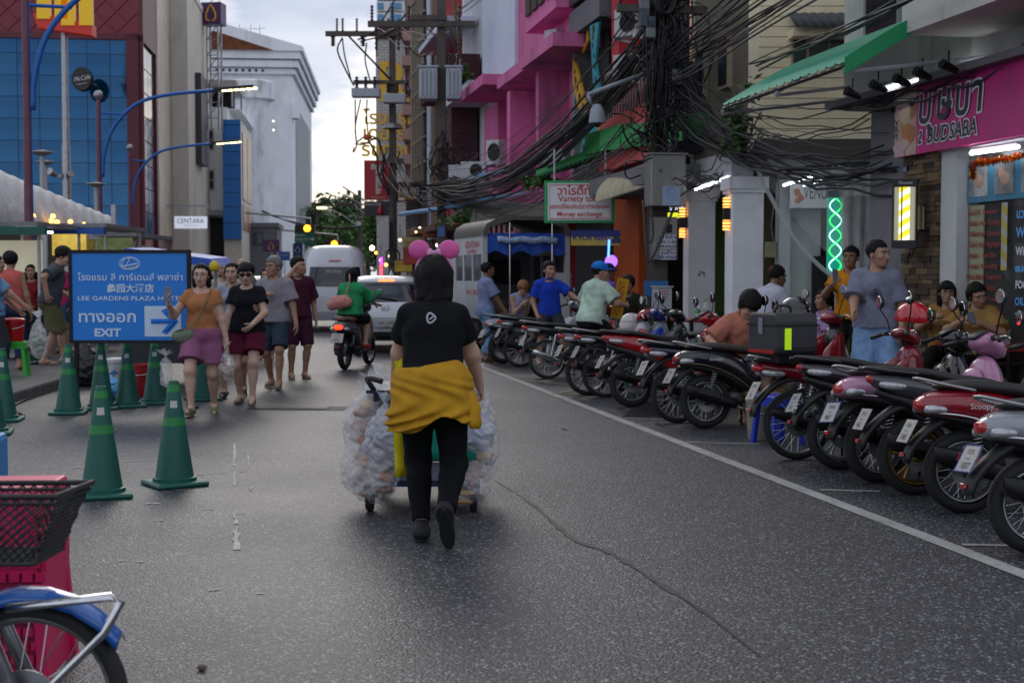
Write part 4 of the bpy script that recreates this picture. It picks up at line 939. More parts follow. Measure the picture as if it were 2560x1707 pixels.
# -- glass building with red diamond panels: local +X along the front, -Y to the viewer
c0=at(352,HZ,65);t=thing('glass_building','dark red panelled corner building with a tall blue glass front','building',(c0.x,65,0),R(6.5))
S_=F/65.0;zz=lambda v:CH+(HZ-v)/S_;fx=lambda u:(u-352)/S_*1.0
part(t,'wall',REDP,(-22,0,.3,13,4.2,24));part(t,'side_wall',REDP,(-.02,.0,.31,12,0,4.2))
mesh=None;tl=1.0
for i in range(-23,2):
 for j in range(0,34):
  x=i*tl+(j%2)*tl/2;z=12.45+j*tl/2
  if z>23.5 or x>-.2 or x<-21.5:continue
  if z-.5<12.4:continue
  if mesh is None:
   mb=MB();e=tl/2-.03;mb.prism([(0,-e),(e,0),(0,e),(-e,0)],.06,'y');d0=mb.build('panel',REDP,t,loc=(x,.28,z),bevel=.01,seg=1);mesh=d0
  else:
   o=inst(mesh,t,(x,.28,z))
part(t,'glass_surround',mat('surround_red',rgb('5e1828'),.45,var=.1),(-.55,0,.05,.3,2.6,12.9),(-21.6,0,.05,.3,12.62,12.9))
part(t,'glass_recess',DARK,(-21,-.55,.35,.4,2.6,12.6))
pw=(fx(-20)-fx(340))/-7.0
us=[340,283,227,170,112,60,8,-50,-110,-170];vs=[95,142,196,248,302,356,410,462,516,570]
for a,b in zip(us[1:],us):
 for c,d in zip(vs,vs[1:]):
  mb=MB();g=.016;x0,x1,z0,z1=fx(a)+g,fx(b)-g,zz(d)+g,zz(c)-g;mb.bx(-(x1-x0)/2,(x1-x0)/2,-.02,.02,-(z1-z0)/2,(z1-z0)/2)
  o=mb.build('glass_pane',GLB,t,loc=((x0+x1)/2,.2,(z0+z1)/2),rot=(R(random.uniform(-.5,.5)),0,R(random.uniform(-.5,.5))))
mb=MB();mb.bx(fx(340),fx(-170),.2,.26,zz(570),zz(95));mb.build('mullion_grid',mat('mullion_dark',(.008,.03,.06),.5),t)
CLAD=mat('rippled_metal_cladding',(.62,.56,.48),.22,.85,var=.1,vs=.5,bump=.9,bs=2.2,aniso=(2.0,2.0,.35))
part(t,'metal_cladding',CLAD,(.03,.12,5.2,12.8,3.4,24))
mb=MB()
for k in range(8):
 for j in range(2):
  z0=3.4+k*1.15;mb=MB();mb.bx(.03,.08,.5+j*1.9,2.34+j*1.9,z0+.03,z0+1.12);mb.build('side_pane',mat('side_glass',(.25,.25,.26),.1,.8,var=.4,vs=1.2),t)
part(t,'side_frame',mat('surround_red',(0,0,0)),(.0,.2,.3,.46,2.6,12.9),(.0,.2,4.5,5.1,2.6,24),(.0,.2,.3,4.6,12.6,24))
part(t,'ground_floor_glass',WGL,(-20,-1,.5,.6,.0,2.5));part(t,'canopy',mat('canopy_grey',rgb('8a8a8e'),.6),(-16,.6,-2.2,.3,2.55,2.85))
part(t,'entrance_pillar',mat('pillar_cream',rgb('b8ad9d'),.7),(-1.2,-.7,-1.9,-1.4,0,2.55));part(t,'entrance_pillar',MATS['pillar_cream'],(-4.2,-3.7,-1.9,-1.4,0,2.55))
p=at(170,HZ,55);t=thing('arches_pole_sign','tall steel pole carrying a yellow arch sign on a red board','sign',(p.x,55,0),0);S_=F/55.0;zz=lambda v:CH+(HZ-v)/S_;fx=lambda u:(u-170)/S_
STEEL=mat('galvanised_steel',(.36,.36,.37),.4,.8,var=.2,vs=6)
mb=MB();mb.tube([(0,0,0),(0,0,zz(370)),(0,0,zz(362)),(0,0,zz(40))],[.17,.17,.14,.13],16);mb.build('pole',STEEL,t,smooth='auto')
REDS=mat('sign_red',rgb('c8301f'),.4,var=.06,e=.12,ecol=rgb('c8301f'));YEL=mat('sign_yellow',rgb('f4c416'),.4,var=.04,e=.12,ecol=rgb('f0b810'))
mb=MB();mb.add([(fx(u),y,zz(v)) for y in (-.35,.35) for u,v in ((100,44),(244,72),(244,100),(112,82))],[(0,1,2,3),(7,6,5,4),(0,4,5,1),(1,5,6,2),(2,6,7,3),(3,7,4,0)]);mb.build('board',REDS,t,bevel=.03)
for (u0,u1,v0,uc,vt) in ((120,176,64,146,-150),(180,236,80,205,-140)):
 mb=MB();n=16;ri=[]
 xl,xr,wd=fx(u0+8),fx(u1-4),.52;zb=zz(v0-4);zt=zz(vt);a0,b0=(xl+xr)/2,(xr-xl)/2
 for i in range(n+1):
  th=math.pi*i/n;cx=a0-b0*math.cos(th);cz=zb+(zt-zb)*math.sin(th)**.8;w_=wd*(.42+.58*abs(math.cos(th)))
  nx=-math.cos(th)*.9;ri.append([Vector((cx-w_*.5*1,-.45,cz)),Vector((cx+w_*.5,-.45,cz)),Vector((cx+w_*.5,-.2,cz)),Vector((cx-w_*.5,-.2,cz))])
 mb.rings(ri);mb.build('arch',YEL,t,smooth='auto')
mb=MB();mb.box((fx(152),-.1,zz(442)),(.3,.2,.12));mb.tube([(fx(146),-.2,zz(440)),(fx(138),-.5,zz(432))],[.1,.16],10);mb.tube([(fx(178),-.2,zz(442)),(fx(190),-.4,zz(438))],[.1,.14],10);mb.build('floodlight',STEEL,t)
p=at(207,199,63);t=thing('round_sign','round black cafe sign with white script in front of the blue glass','sign',p,0)
mb=MB();mb.lathe([(.001,-.18),(.47,-.18),(.5,-.15),(.5,.15),(.47,.18),(.001,.18)],32,'y');mb.build('drum',mat('sign_black',(.01,.01,.011),.4),t,smooth='auto');t.scale=(.92,1,1.1)
text('McCafe',.27,mat('sign_white',(.7,.7,.7),.5,var=0),t,(.02,-.19,.02),(R(90),R(-9),0),shear=.3);text('—',.3,MATS['sign_white'],t,(0,-.19,-.19),(R(90),R(-9),0),name='underline',sx=1.6)
part(t,'bracket',STEEL,(-.06,.06,.18,2.2,-.05,.05))
# -- beige blank tower
c0=at(475,HZ,76);t=thing('beige_building','tall blank beige concrete building behind the glass front','building',(c0.x,76,0),R(6.5));S_=F/76.
part(t,'wall',BEIGE,(-1.35,0,0,11.5,0,17.4));part(t,'wall',BEIGE,(-9,-1.36,-.9,11.5,0,21.5));part(t,'parapet',BEIGE,(-1.4,.06,-.04,11.55,17.4,17.75))
for y in range(10):part(t,'roof_railing',BLKM,(.0,.03,1+y,1.04+y,17.75,18.9)) if y<6 else None
part(t,'dark_sign_board',mat('board_dark',(.03,.03,.033),.5),(.02,.35,3.4,6.4,8.0,13.2))
# -- white low block with windows and open roof shelter, blue clad annex
c0=at(572,HZ,87);S_=F/87.;zz=lambda v:CH+(HZ-v)/S_;fx=lambda u:(u-572)/S_
t=thing('white_building','plain white building with small barred windows and a roof shelter','building',(c0.x,87,0),R(6.5))
part(t,'wall',WHT,(-3,0,0,14,0,zz(272)));part(t,'wall',WHT,(-3,.7,1.5,14,zz(272),zz(268)))
for v0,v1 in ((327,378),(427,477)):
 o=part(t,'window',mat('window_white',(.5,.5,.5),.6),(fx(521),fx(540),-.06,.02,zz(v1)-.05,zz(v0)+.05));part(o,'pane',WGL,(fx(523),fx(537),-.08,-.061,zz(v1)+.08,zz(352 if v0<400 else 452)-.04));part(o,'pane',WGL,(fx(523),fx(537),-.08,-.061,zz(352 if v0<400 else 452)+.04,zz(v0)-.08))
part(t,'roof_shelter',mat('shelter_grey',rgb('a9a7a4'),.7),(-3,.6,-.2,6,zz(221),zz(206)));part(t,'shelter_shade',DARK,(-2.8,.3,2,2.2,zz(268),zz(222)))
for x,y in ((.25,.2),(.5,4),(-.6,.2)):part(t,'post',STEEL,(x,x+.12,y,y+.12,zz(270),zz(221)))
part(t,'awning',mat('awning_grey',rgb('8f9094'),.6),(fx(528),fx(572),-1.0,0,zz(541),zz(528)));part(t,'shopfront',DARK,(fx(526),fx(570),-.02,.0,0,zz(545)))
BLU=mat('blue_cladding',rgb('1668b4'),.35,.2,var=.06,vs=.8)
t=thing('blue_annex','narrow bright blue panelled shop tower with a poster side','building',(c0.x,85.5,0),R(6.5))
for k,(a,b) in enumerate(zip((308,322,354,387,420,453,486,520,560),(322,354,387,420,453,486,520,560,600))):
 part(t,'panel',BLU,(.0,1.12,0,.3,zz(b)+.02,zz(a)-.02))
part(t,'wall',mat('annex_white',rgb('d8d2c6'),.6),(.02,1.1,.31,9,0,zz(309)))
for z0,z1 in ((zz(500),zz(335)),(zz(575),zz(512))):
 for y in (1.2,4.9):part(t,'poster',mat('poster_warm',rgb('a8846a'),.35,var=.6,vs=.7),(1.11,1.16,y,y+3.3,z0,z1))
 # -- bank block with a low pediment, cornice bands and vents
c0=at(735,HZ,112);S_=F/112.;zz=lambda v:CH+(HZ-v)/S_;fx=lambda u:(u-735)/S_
t=thing('bank_building','large white building with a low gable and stepped cornice','building',(c0.x,112,0),R(5))
part(t,'wall',WHT,(-14,0,0,26,0,zz(196)))
part(t,'cornice',WHT,(-14,.25,-.25,26.2,zz(192),zz(180)),);part(t,'cornice',WHT,(-14,.5,-.5,26.4,zz(176),zz(160)));part(t,'cornice',WHT,(-14,.7,-.7,26.5,zz(156),zz(138)))
part(t,'frieze',WHT,(-14,-.02,-.05,20,zz(196),zz(138)))
for k in range(8):part(t,'vent',DARK,(fx(548+k*16),fx(554+k*16),-.3,-.26,zz(187),zz(181)))
mb=MB();mb.prism([(fx(735)+.9,zz(138)),(fx(735)+.9,zz(126)),(fx(555),zz(70)),(fx(380),zz(124)),(fx(380),zz(138))],27,'y',(0,12.6,0));mb.build('gable',WHT,t)
mb=MB();mb.prism([(fx(690),zz(137)),(fx(550),zz(93)),(fx(400),zz(137))],.1,'y',(0,-.97,0));mb.build('tile_field',mat('rust_tiles',rgb('6b3a1c'),.8,var=.7,vs=2.0),t)
part(t,'side_slot',mat('slot_grey',rgb('9a9ca4'),.7),(.0,.06,3,22,zz(600),zz(258)));part(t,'ledge',WHT,(.0,.5,-.4,1.0,zz(300),zz(262)))
for u in (600,628,650):
 mb=MB();mb.tube([(fx(u),2,zz(110)),(fx(u),2,zz(60))],.03,5);mb.tube([(fx(u)-.5,2,zz(72)),(fx(u)+.5,2,zz(68))],.02,4);mb.build('antenna',STEEL,t)
c0=at(625,HZ,100);S_=F/100.;zz=lambda v:CH+(HZ-v)/S_
t=thing('stair_tower','rounded white stair tower streaked with dark water stains','building',(c0.x,101,0),0)
mb=MB();mb.lathe([(1.4,0),(1.4,zz(255)),(1.75,zz(250)),(1.75,zz(208)),(1.6,zz(205)),(.01,zz(205))],28);mb.build('shaft',mat('stained_white',rgb('e4e7ec'),.85,var=.1,vs=.8,dirt=.6,ds=.7),t,smooth='auto')
for z in (zz(308),zz(330)):
 mb=MB();mb.sphere((1.9,-1.5,z),.07,8,6);mb.build('flood_lamp',glow('fff3d8',3),t)
p=at(535,70,84);t=thing('rooftop_sign','purple box sign with a gold leaf emblem on a lattice mast','sign',(p.x,84,0),R(-8));S_=F/84.;zz=lambda v:CH+(HZ-v)/S_
PUR=mat('sign_purple',rgb('4a2a5e'),.4,var=.05);GLD=mat('sign_gold',rgb('d59a2c'),.4,var=.05)
part(t,'box',PUR,(-.62,.62,-.5,.5,zz(72),zz(18)),bevel=.03)
mb=MB();mb.tube([Vector((x*.36,-.53,zz(45)+z*.52)) for x,z in ((-.25,-.92),(-.8,-.7),(-.85,-.2),(-.45,.5),(0,1.0),(.45,.5),(.85,-.2),(.8,-.7),(.25,-.92))],.06,6);mb.build('emblem',GLD,t)
for x in (-.35,.35):
 for y in (-.3,.3):part(t,'mast_leg',STEEL,(x-.04,x+.04,y-.04,y+.04,zz(330),zz(72)))
for k in range(9):
 z0=zz(300)+k*.95;mb=MB();mb.tube([(-.35,-.3,z0),(.35,-.3,z0+.9)],.03,4);mb.tube([(.35,-.3,z0),(.35,.3,z0+.9)],.03,4);mb.tube([(-.35,-.3,z0),(.35,-.3,z0)],.03,4);mb.build('lattice_bar',STEEL,t)
p=at(477,556,70);t=thing('name_sign','white lit sign reading CENTARA in thin violet letters','sign',p,R(4));
part(t,'box',mat('sign_lit_white',rgb('dfe4f5'),.5,var=.02,e=.55,ecol=rgb('dfe4f5')),(-.82,.82,-.1,.1,-.32,.3),bevel=.02);text('CENTARA',.34,mat('violet_ink',rgb('3a2d7c'),.5,var=0),t,(0,-.115,.06),w=1.35);text('HOTEL HAT YAI',.09,MATS['violet_ink'],t,(0,-.115,-.17));part(t,'hanger',STEEL,(-.6,-.55,-.02,.02,.3,.8),(.55,.6,-.02,.02,.3,.8),(-1.2,.9,-.03,.03,.8,.9))
def block(label,u0,u1,vtop,Y,dep,col,wins=(),rz=6.5,name='building'):
 c=at(u0,HZ,Y);S_=F/Y;t=thing(name,label,'building',(c.x,Y,0),R(rz));W_=(u1-u0)/S_;H=CH+(HZ-vtop)/S_
 part(t,'wall',paint(col,.8,var=.1,vs=.6,dirt=.35,ds=.3),(0,W_,0,dep,0,H));part(t,'parapet',paint(col,.85,var=.1,vs=.6),(-.12,W_+.12,-.12,dep+.1,H,H+.3))
 for (a,b,c_,d) in wins:
  o=part(t,'window',paint('3c3f44',.5),((a-u0)/S_,(b-u0)/S_,-.06,0,CH+(HZ-d)/S_,CH+(HZ-c_)/S_));part(o,'pane',WGL,((a-u0)/S_+.08,(b-u0)/S_-.08,-.08,-.061,CH+(HZ-d)/S_+.08,CH+(HZ-c_)/S_-.08))
 return t
block('grey shop block with dark balconies beyond the blue tower',640,692,480,118,8,'8f9196',((646,660,490,520),(668,688,500,540),(646,688,552,600)))
block('slim white building with a pale pier above the traffic lights',692,735,455,124,14,'c2c5cc',((697,712,500,560),(697,712,570,610)))
block('small pink painted building beyond the white pier',736,752,478,135,20,'b98a96')
block('orange painted building at the end of the street',752,766,490,142,22,'b5532e')
block('low shop row with a printed billboard on its upper wall',455,690,568,92,6,'6d6f76',((470,500,580,610),(505,540,590,640),(545,575,600,640),(630,655,580,612)))
p=at(540,590,91);t=thing('billboard','blue patterned billboard with a dark round emblem over the shop row','billboard',p,R(6));part(t,'board',mat('billboard_print',rgb('1f4f7d'),.5,var=.9,vs=1.6),(-1,1,-.06,.06,-.75,.75));mb=MB();mb.lathe([(.001,-.09),(.42,-.09),(.42,-.05)],24,'y');mb.build('emblem',mat('emblem_dark',(.02,.025,.035),.5),t)
p=at(678,615,90);t=thing('bank_sign','square purple street sign with a gold leaf emblem','sign',p,R(4));part(t,'board',PUR,(-.55,.55,-.08,.08,-.4,.4));mb=MB();mb.tube([Vector((x*.2,-.1,z*.27)) for x,z in ((-.25,-.92),(-.8,-.7),(-.85,-.2),(0,1.0),(.85,-.2),(.8,-.7),(.25,-.92))],.035,5);mb.build('emblem',GLD,t)
part(t,'post',STEEL,(-.05,.05,.09,.15,-3.4,.4))
BLUEP=mat('lamp_blue',rgb('1f5fae'),.4,.2,var=.1);MAUVE=mat('lamp_post_mauve',rgb('6b4250'),.5,.2,var=.2,vs=4);LED=glow('ffe89a',9.0)
def lamp(label,u,Y,vtop,ang):
 c=at(u,HZ,Y);S_=F/Y;H=CH+(HZ-vtop)/S_;t=thing('street_lamp',label,'street lamp',(c.x,Y,0),R(ang),'blue-armed street lamps along the left kerb')
 mb=MB();mb.tube([(0,0,0),(0,0,H-.2)],[.09,.07],12);mb.build('pole',MAUVE,t,smooth='auto')
 for k in range(5):
  if k in (1,3):
   mb=MB();a=k*1.2;mb.tube([(.092*math.sin(a),-.09*math.cos(a),.2),(.072*math.sin(a),-.072*math.cos(a),H-.4)],.012,5);mb.build('stripe',BLUEP,t)
 mb=MB();mb.sphere((0,0,H-.06),.14,14,10);mb.build('finial',STEEL,t,True)
 mb=MB();pts=bez([(.1,-.02,H-2.5),(.16,-.02,H-1.8),(.45,-.02,H-1.0),(1.15,-.02,H-.3),(2.1,-.02,H-.02),(3.4,-.02,H+.12)],30);mb.tube(pts,.055,8);arm=mb.build('arm',BLUEP,t,True)
 mb=MB();mb.tube([(.05,0,H-.6),(.82,0,H-.62)],.035,6);mb.build('tie_bar',BLUEP,arm)
 mb=MB();mb.rbox((4.0,-.02,H+.2),(1.2,.28,.1),.03,(0,R(-5),0));hd=mb.build('lamp_head',BLKP,t)
 mb=MB()
 for k in range(6):mb=MB();mb.box((3.72+k*.18,-.02,H+.12+k*.0157),(.13,.2,.03),(0,R(-5),0));mb.build('led',LED,hd)
lamp('blue-armed street lamp in front of the arch sign, its head above the frame',75,25,-60,8)
lamp('blue-armed street lamp with a silver ball, second along from the tent',252,41,237,6)
lamp('blue-armed street lamp farthest along the glass front',328,58,368,4)
# ------------------------------------------------------------------ right side: shophouses along the line X = 7.8 - SL*Y. Local +X runs along the facade to the viewer's right, +Y into the house
random.seed(21)
CS=math.cos(SANG);RZ=R(-90)+SANG
def Yp(u,off=7.8):return off/((u-1280.0)/F+SL)
class RB:
 def __init__(s,name,label,uf,cat='building',off=7.8):
  s.off=off;s.Yf=Yp(uf,off);s.t=thing(name,label,cat,(lx(s.Yf,off),s.Yf,0),RZ)
 def a(s,u,b=0.0):return (s.Yf-Yp(u,s.off+b/CS))/CS-b*math.tan(SANG)*0
 def z(s,u,v,b=0.0):return zat(v,Yp(u,s.off+b/CS))
 def p(s,name,m,u0,u1,z0,z1,b0,b1,par=None,**k):
  k_=b0*.35 if b0<0 else b0;a0,a1=s.a(u0,k_),s.a(u1,k_);return part(par or s.t,name,m,(a0,a1,b0,b1,z0,z1),**k)
PINK=mat('pink_paint',rgb('dd74ac'),.75,var=.1,vs=.9,dirt=.35,ds=.6,bump=.1,bs=30);PINKD=mat('pink_stained',rgb('cc6c9e'),.8,var=.15,vs=.8,dirt=.75,ds=.7)
PALE=mat('pale_blue_render',rgb('d4ddf0'),.75,var=.05,vs=.8,dirt=.15,ds=.4);REDW=mat('red_wall',rgb('b82436'),.7,var=.12,vs=1.2,dirt=.35,ds=.8);MAR=mat('maroon_brick',rgb('43222a'),.7,var=.2,vs=2)
GRY=mat('grey_render',rgb('6c6c72'),.8,var=.12,vs=1.0,dirt=.5,ds=.6);DGRY=mat('dark_grey_panel',rgb('2c2d33'),.6,var=.15,vs=2)
# -- white hotel flank with gold lettering, facing down the street
c=at(942,HZ,72);S_=F/72.;zz=lambda v:CH+(HZ-v)/S_;fx=lambda u:(u-942)/S_
def brickmat():
 M_=bpy.data.materials.new('white_brick');M_.use_nodes=True;t=M_.node_tree;b=t.nodes['Principled BSDF'];b.inputs['Roughness'].default_value=.7
 tc=t.nodes.new('ShaderNodeTexCoord');mp=t.nodes.new('ShaderNodeMapping');mp.inputs['Rotation'].default_value=(R(90),0,0);br=t.nodes.new('ShaderNodeTexBrick');br.inputs['Scale'].default_value=1.6
 br.inputs['Color1'].default_value=(.62,.6,.57,1);br.inputs['Color2'].default_value=(.5,.49,.48,1);br.inputs['Mortar'].default_value=(.3,.3,.31,1);br.inputs['Mortar Size'].default_value=.03
 t.links.new(tc.outputs['Object'],mp.inputs['Vector']);t.links.new(mp.outputs['Vector'],br.inputs['Vector']);t.links.new(br.outputs['Color'],b.inputs['Base Color']);return M_
t=thing('hotel_building','white brick hotel end wall with gold lettering above the red sign','building',(c.x,72,0),0)
part(t,'wall',brickmat(),(0,fx(1012),0,12,0,zz(105)));part(t,'band',MAR,(-.05,fx(1030),-.06,12,zz(105),zz(70)))
for k,(v0,v1) in enumerate(((66,40),(36,12),(8,-24),(-28,-60),(-64,-96))):
 part(t,'wall',WHT,(fx(945),fx(1012),.0,12,zz(v0),zz(v1)));o=part(t,'window',mat('sky_blue_glass',(.1,.26,.42),.08,.4,var=.1),(fx(948),fx(962),-.08,0,zz(v0)+.1,zz(v1)-.1));part(t,'window',MATS['sky_blue_glass'],(fx(978),fx(1006),-.08,0,zz(v0)+.1,zz(v1)-.1))
GOLDL=mat('gold_letters',rgb('c79a35'),.35,.6,var=.1)
text('โรงแรม',.95,GOLDL,t,(fx(978),-.06,zz(300)),bold=.02);text('เดอะริช',1.0,GOLDL,t,(fx(975),-.06,zz(338)),bold=.02);text('ริชคอน',1.0,GOLDL,t,(fx(972),-.06,zz(378)),bold=.02);text('R',3.0,GOLDL,t,(fx(985),-.06,zz(215)),bold=.02,name='emblem')
for v in (90,150,210,270,330,390,450):part(t,'balcony',mat('salmon_render',rgb('a98583'),.8,var=.1),(fx(1010),fx(1034),-.7,.9,zz(v+24),zz(v)))
part(t,'wall',MATS['salmon_render'],(fx(1014),fx(1034),1.0,12,0,zz(-60)))
# -- slim block with a tall grid window
b=RB('grid_window_building','slim building with a tall dark grid of window bars',1028);t=b.t
b.p('wall',mat('mullion_beige',rgb('8d8373'),.7,var=.1),1028,1069,0,19,0,8);b.p('window',DARK,1032,1066,5.0,18.5,-.05,.0)
for u in (1036,1042,1048,1054,1060):b.p('mullion',MATS['mullion_beige'],u,u+1.4,5,18.5,-.16,-.05)
for k in range(13):b.p('mullion',MATS['mullion_beige'],1032,1066,5.2+k*1.05,5.3+k*1.05,-.15,-.05)
for k in range(14):b.p('louvre',DGRY,1031,1066,3.6+k*.12,3.66+k*.12,-.5,-.35)
b.p('shopfront',DARK,1030,1066,0,3.2,-.06,0)
# -- red building with maroon brick balcony
b=RB('red_building','red and maroon shophouse with a brick balcony between pole and plants',1069);t=b.t
b.p('wall',REDW,1069,1155,0,15,.3,9);b.p('pier',PALE,1069,1075,3,15,.0,.3);b.p('pier',MATS['mullion_beige'],1078,1082,3,15,.05,.3)
b.p('balcony',MAR,1090,1156,8.0,9.0,-.9,.3);b.p('pier',MAR,1150,1157,4.2,8.6,-.6,.3)
for k in range(20):b.p('brick_course',mat('brown_brick',rgb('54463f'),.8,var=.3,vs=4),1112,1150,6.2+k*.115,6.29+k*.115,-.55-.01*(k%2),-.3)
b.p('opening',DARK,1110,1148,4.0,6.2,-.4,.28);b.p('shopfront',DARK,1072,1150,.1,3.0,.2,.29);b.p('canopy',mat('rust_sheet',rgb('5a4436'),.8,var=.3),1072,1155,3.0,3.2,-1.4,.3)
for u in (1120,1136):b.p('mullion',MAR,u,u+2,4.0,6.2,-.45,-.4)
b.p('slab',PALE,1080,1150,12.6,12.9,-.8,.3);b.p('slab',PALE,1080,1150,10.2,10.4,-.8,.3)
# -- white house with slanting stair wall and planted balcony
b=RB('white_balcony_house','white house with a slanting stair wall and a planted balcony',1155);t=b.t
b.p('wall',mat('offwhite_render',rgb('c9c9cf'),.8,var=.08,dirt=.25,ds=.5),1155,1212,4,15.5,.4,8);b.p('pier',WHT,1157,1162,9,15.5,.1,.4);b.p('balcony_slab',MATS['offwhite_render'],1153,1213,7.25,7.5,-.8,.4)
mb=MB();a0,a1=b.a(1156),b.a(1209);mb.add([(a0,-.2,11.4),(a1,-.2,14.2),(a1,-.2,14.7),(a0,-.2,11.9),(a0,.4,11.4),(a1,.4,14.2),(a1,.4,14.7),(a0,.4,11.9)],[(0,1,2,3),(7,6,5,4),(0,4,5,1),(2,6,7,3),(1,5,6,2),(0,3,7,4)]);mb.build('stair_wall',WHT,t)
mb=MB();mb.tube([(b.a(1157),-.75,8.4),(b.a(1210),-.75,8.4)],.03,6);[mb.tube([(b.a(u),-.75,7.5),(b.a(u),-.75,8.4)],.02,5) for u in (1160,1172,1184,1196,1208)];mb.build('railing',STEEL,t)
b.p('shopfront',DARK,1157,1210,0,4,.3,.4)
def leafball(name,label,c,r,n,col,sz,seed=1,cat='plant',stems=(),group=None,flat=.8):
 rnd=random.Random(seed);t=thing(name,label,cat,c,0,group);mb=MB();cl=[(rnd.gauss(0,.42),rnd.gauss(0,.42),rnd.gauss(0,.42)) for _ in range(14)]
 for i in range(n):
  k=rnd.choice(cl);d=Vector((k[0]*r[0]+rnd.gauss(0,.2)*r[0],k[1]*r[1]+rnd.gauss(0,.2)*r[1],k[2]*r[2]+rnd.gauss(0,.22)*r[2]));e=Euler((rnd.uniform(-1,1),rnd.uniform(-1,1),rnd.uniform(0,6.3))).to_matrix();s=sz*rnd.uniform(.6,1.3)
  mb.add([d+e@Vector(q) for q in ((0,-s,0),(s*.42,0,s*.08),(0,s,-s*.1),(-s*.42,0,s*.08))],[(0,1,2,3)])
 o=mb.build('foliage',col,t);o['kind']='stuff'
 mb=MB()
 for st in (stems or [((0,0,-r[2]*1.1),(0,0,r[2]*.4))]):mb.tube(bez([st[0],((st[0][0]+st[1][0])/2+.03,(st[0][1]+st[1][1])/2,(st[0][2]+st[1][2])/2),st[1]],8),[.02*max(.4,r[2])]*9 if False else .015*max(.6,r[2]),6)
 mb.build('stem',mat('stem_brown',(.06,.045,.03),.9),t);return t
LEAF=mat('leaf_green',(.06,.125,.03),.5,var=.5,vs=7,spec=.4);LEAFD=mat('leaf_dark',(.045,.1,.03),.55,var=.5,vs=4);LEAFY=mat('leaf_bright',(.07,.15,.03),.5,var=.4,vs=6)
p=at(1185,195,45.0);leafball('balcony_shrub','bushy green shrub spilling over the white balcony rail',(p.x-.6,45,p.z),(.55,.5,.5),1100,LEAFY,.1,3)
p=at(1173,10,45.5);t=thing('potted_palm','slender palm rising beside the pale wall from the planted balcony','palm',(p.x-.3,45.6,8.6),0);mb=MB();mb.tube([(0,0,0),(-.15,0,1.5),(-.55,0,4.2)],[.06,.05,.04],8);mb.build('trunk',paint('6f6a52',.8),t,True)
def frond(mb,base,d,L,n=14,droop=.5,w=.32):
 d=Vector(d).normalized();side=d.cross(Vector((0,0,1))).normalized();pts=[]
 for i in range(n+1):q=i/n;pts.append(Vector(base)+d*L*q+Vector((0,0,-droop*L*q*q)))
 mb.tube(pts,[.02*(1-i/n)+.004 for i in range(n+1)],4)
 for i in range(1,n+1):
  q=i/n;l=w*L*math.sin(math.pi*min(1,.15+.85*q))**.6*(1-.5*q)
  for s in (-1,1):a=pts[i];e=a+side*s*l*.9+d*l*.45+Vector((0,0,-l*.35));m=(a+e)/2+d*.05*L;mb.add([a,m,e],[(0,1,2)])
for k in range(9):
 mb=MB();a=k*.7;frond(mb,(-.55,0,4.2),(math.cos(a),math.sin(a),.5),1.5);mb.build('frond',LEAFY,t)
 # -- pink shophouses with the pale upper panel
b=RB('pink_shophouse','pink painted shophouse row with stained ledges and a pale upper wall',1209);t=b.t
z=lambda v,u=1300:b.z(u,v)
b.p('wall',PINK,1209,1436,3.4,16,1.2,9)
b.p('upper_wall',PALE,1211,1292,7.25,17,-.1,1.2);b.p('upper_wall',PINKD,1292,1346,6.95,17,-.0,1.2);b.p('bay_window',PINK,1346,1426,7.65,17,-.55,1.2);b.p('upper_wall',PINK,1346,1436,6.95,17,.0,1.2)
for u0,u1 in ((1350,1362),(1366,1378),(1382,1394),(1398,1410)):b.p('screen_panel',mat('lattice_screen',rgb('4a4038'),.8,var=.6,vs=9),u0,u1,8.0,11.5,-.62,-.56)
b.p('ledge',PINKD,1196,1256,6.95,7.25,-.9,1.2);b.p('ledge',PINKD,1282,1350,6.65,6.95,-.7,1.2);b.p('ledge',PINKD,1350,1436,6.64,6.94,-.8,1.2)
b.p('pier',PINK,1284,1292,3.5,6.65,-.3,1.2);b.p('pier',PINK,1212,1246,3.5,6.95,.3,1.2);b.p('pier',PINKD,1357,1364,3.5,6.65,-.3,1.2);b.p('wall',PINK,1364,1436,3.5,6.65,.5,1.2)
b.p('shutter',mat('slate_shutter',rgb('33343f'),.6,var=.1),1248,1284,3.6,7.2,1.0,1.2)
for k in range(9):b.p('shutter_rib',MATS['slate_shutter'],1248+k*4,1249.5+k*4,3.6,7.2,.93,1.0)
o=b.p('window',PINK,1336,1356,4.6,7.4,.9,1.2);b.p('pane',mat('grimy_pane',(.06,.05,.045),.3,var=.5,vs=3),1339,1353,4.8,7.2,.86,.9,o)
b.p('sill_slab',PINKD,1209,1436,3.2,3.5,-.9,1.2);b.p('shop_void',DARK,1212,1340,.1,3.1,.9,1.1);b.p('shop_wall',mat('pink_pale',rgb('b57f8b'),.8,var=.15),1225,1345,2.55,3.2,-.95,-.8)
for u in range(1240,1345,14):b.p('rail_bar',MAR,u,u+1.2,2.6,3.15,-1.02,-.95)
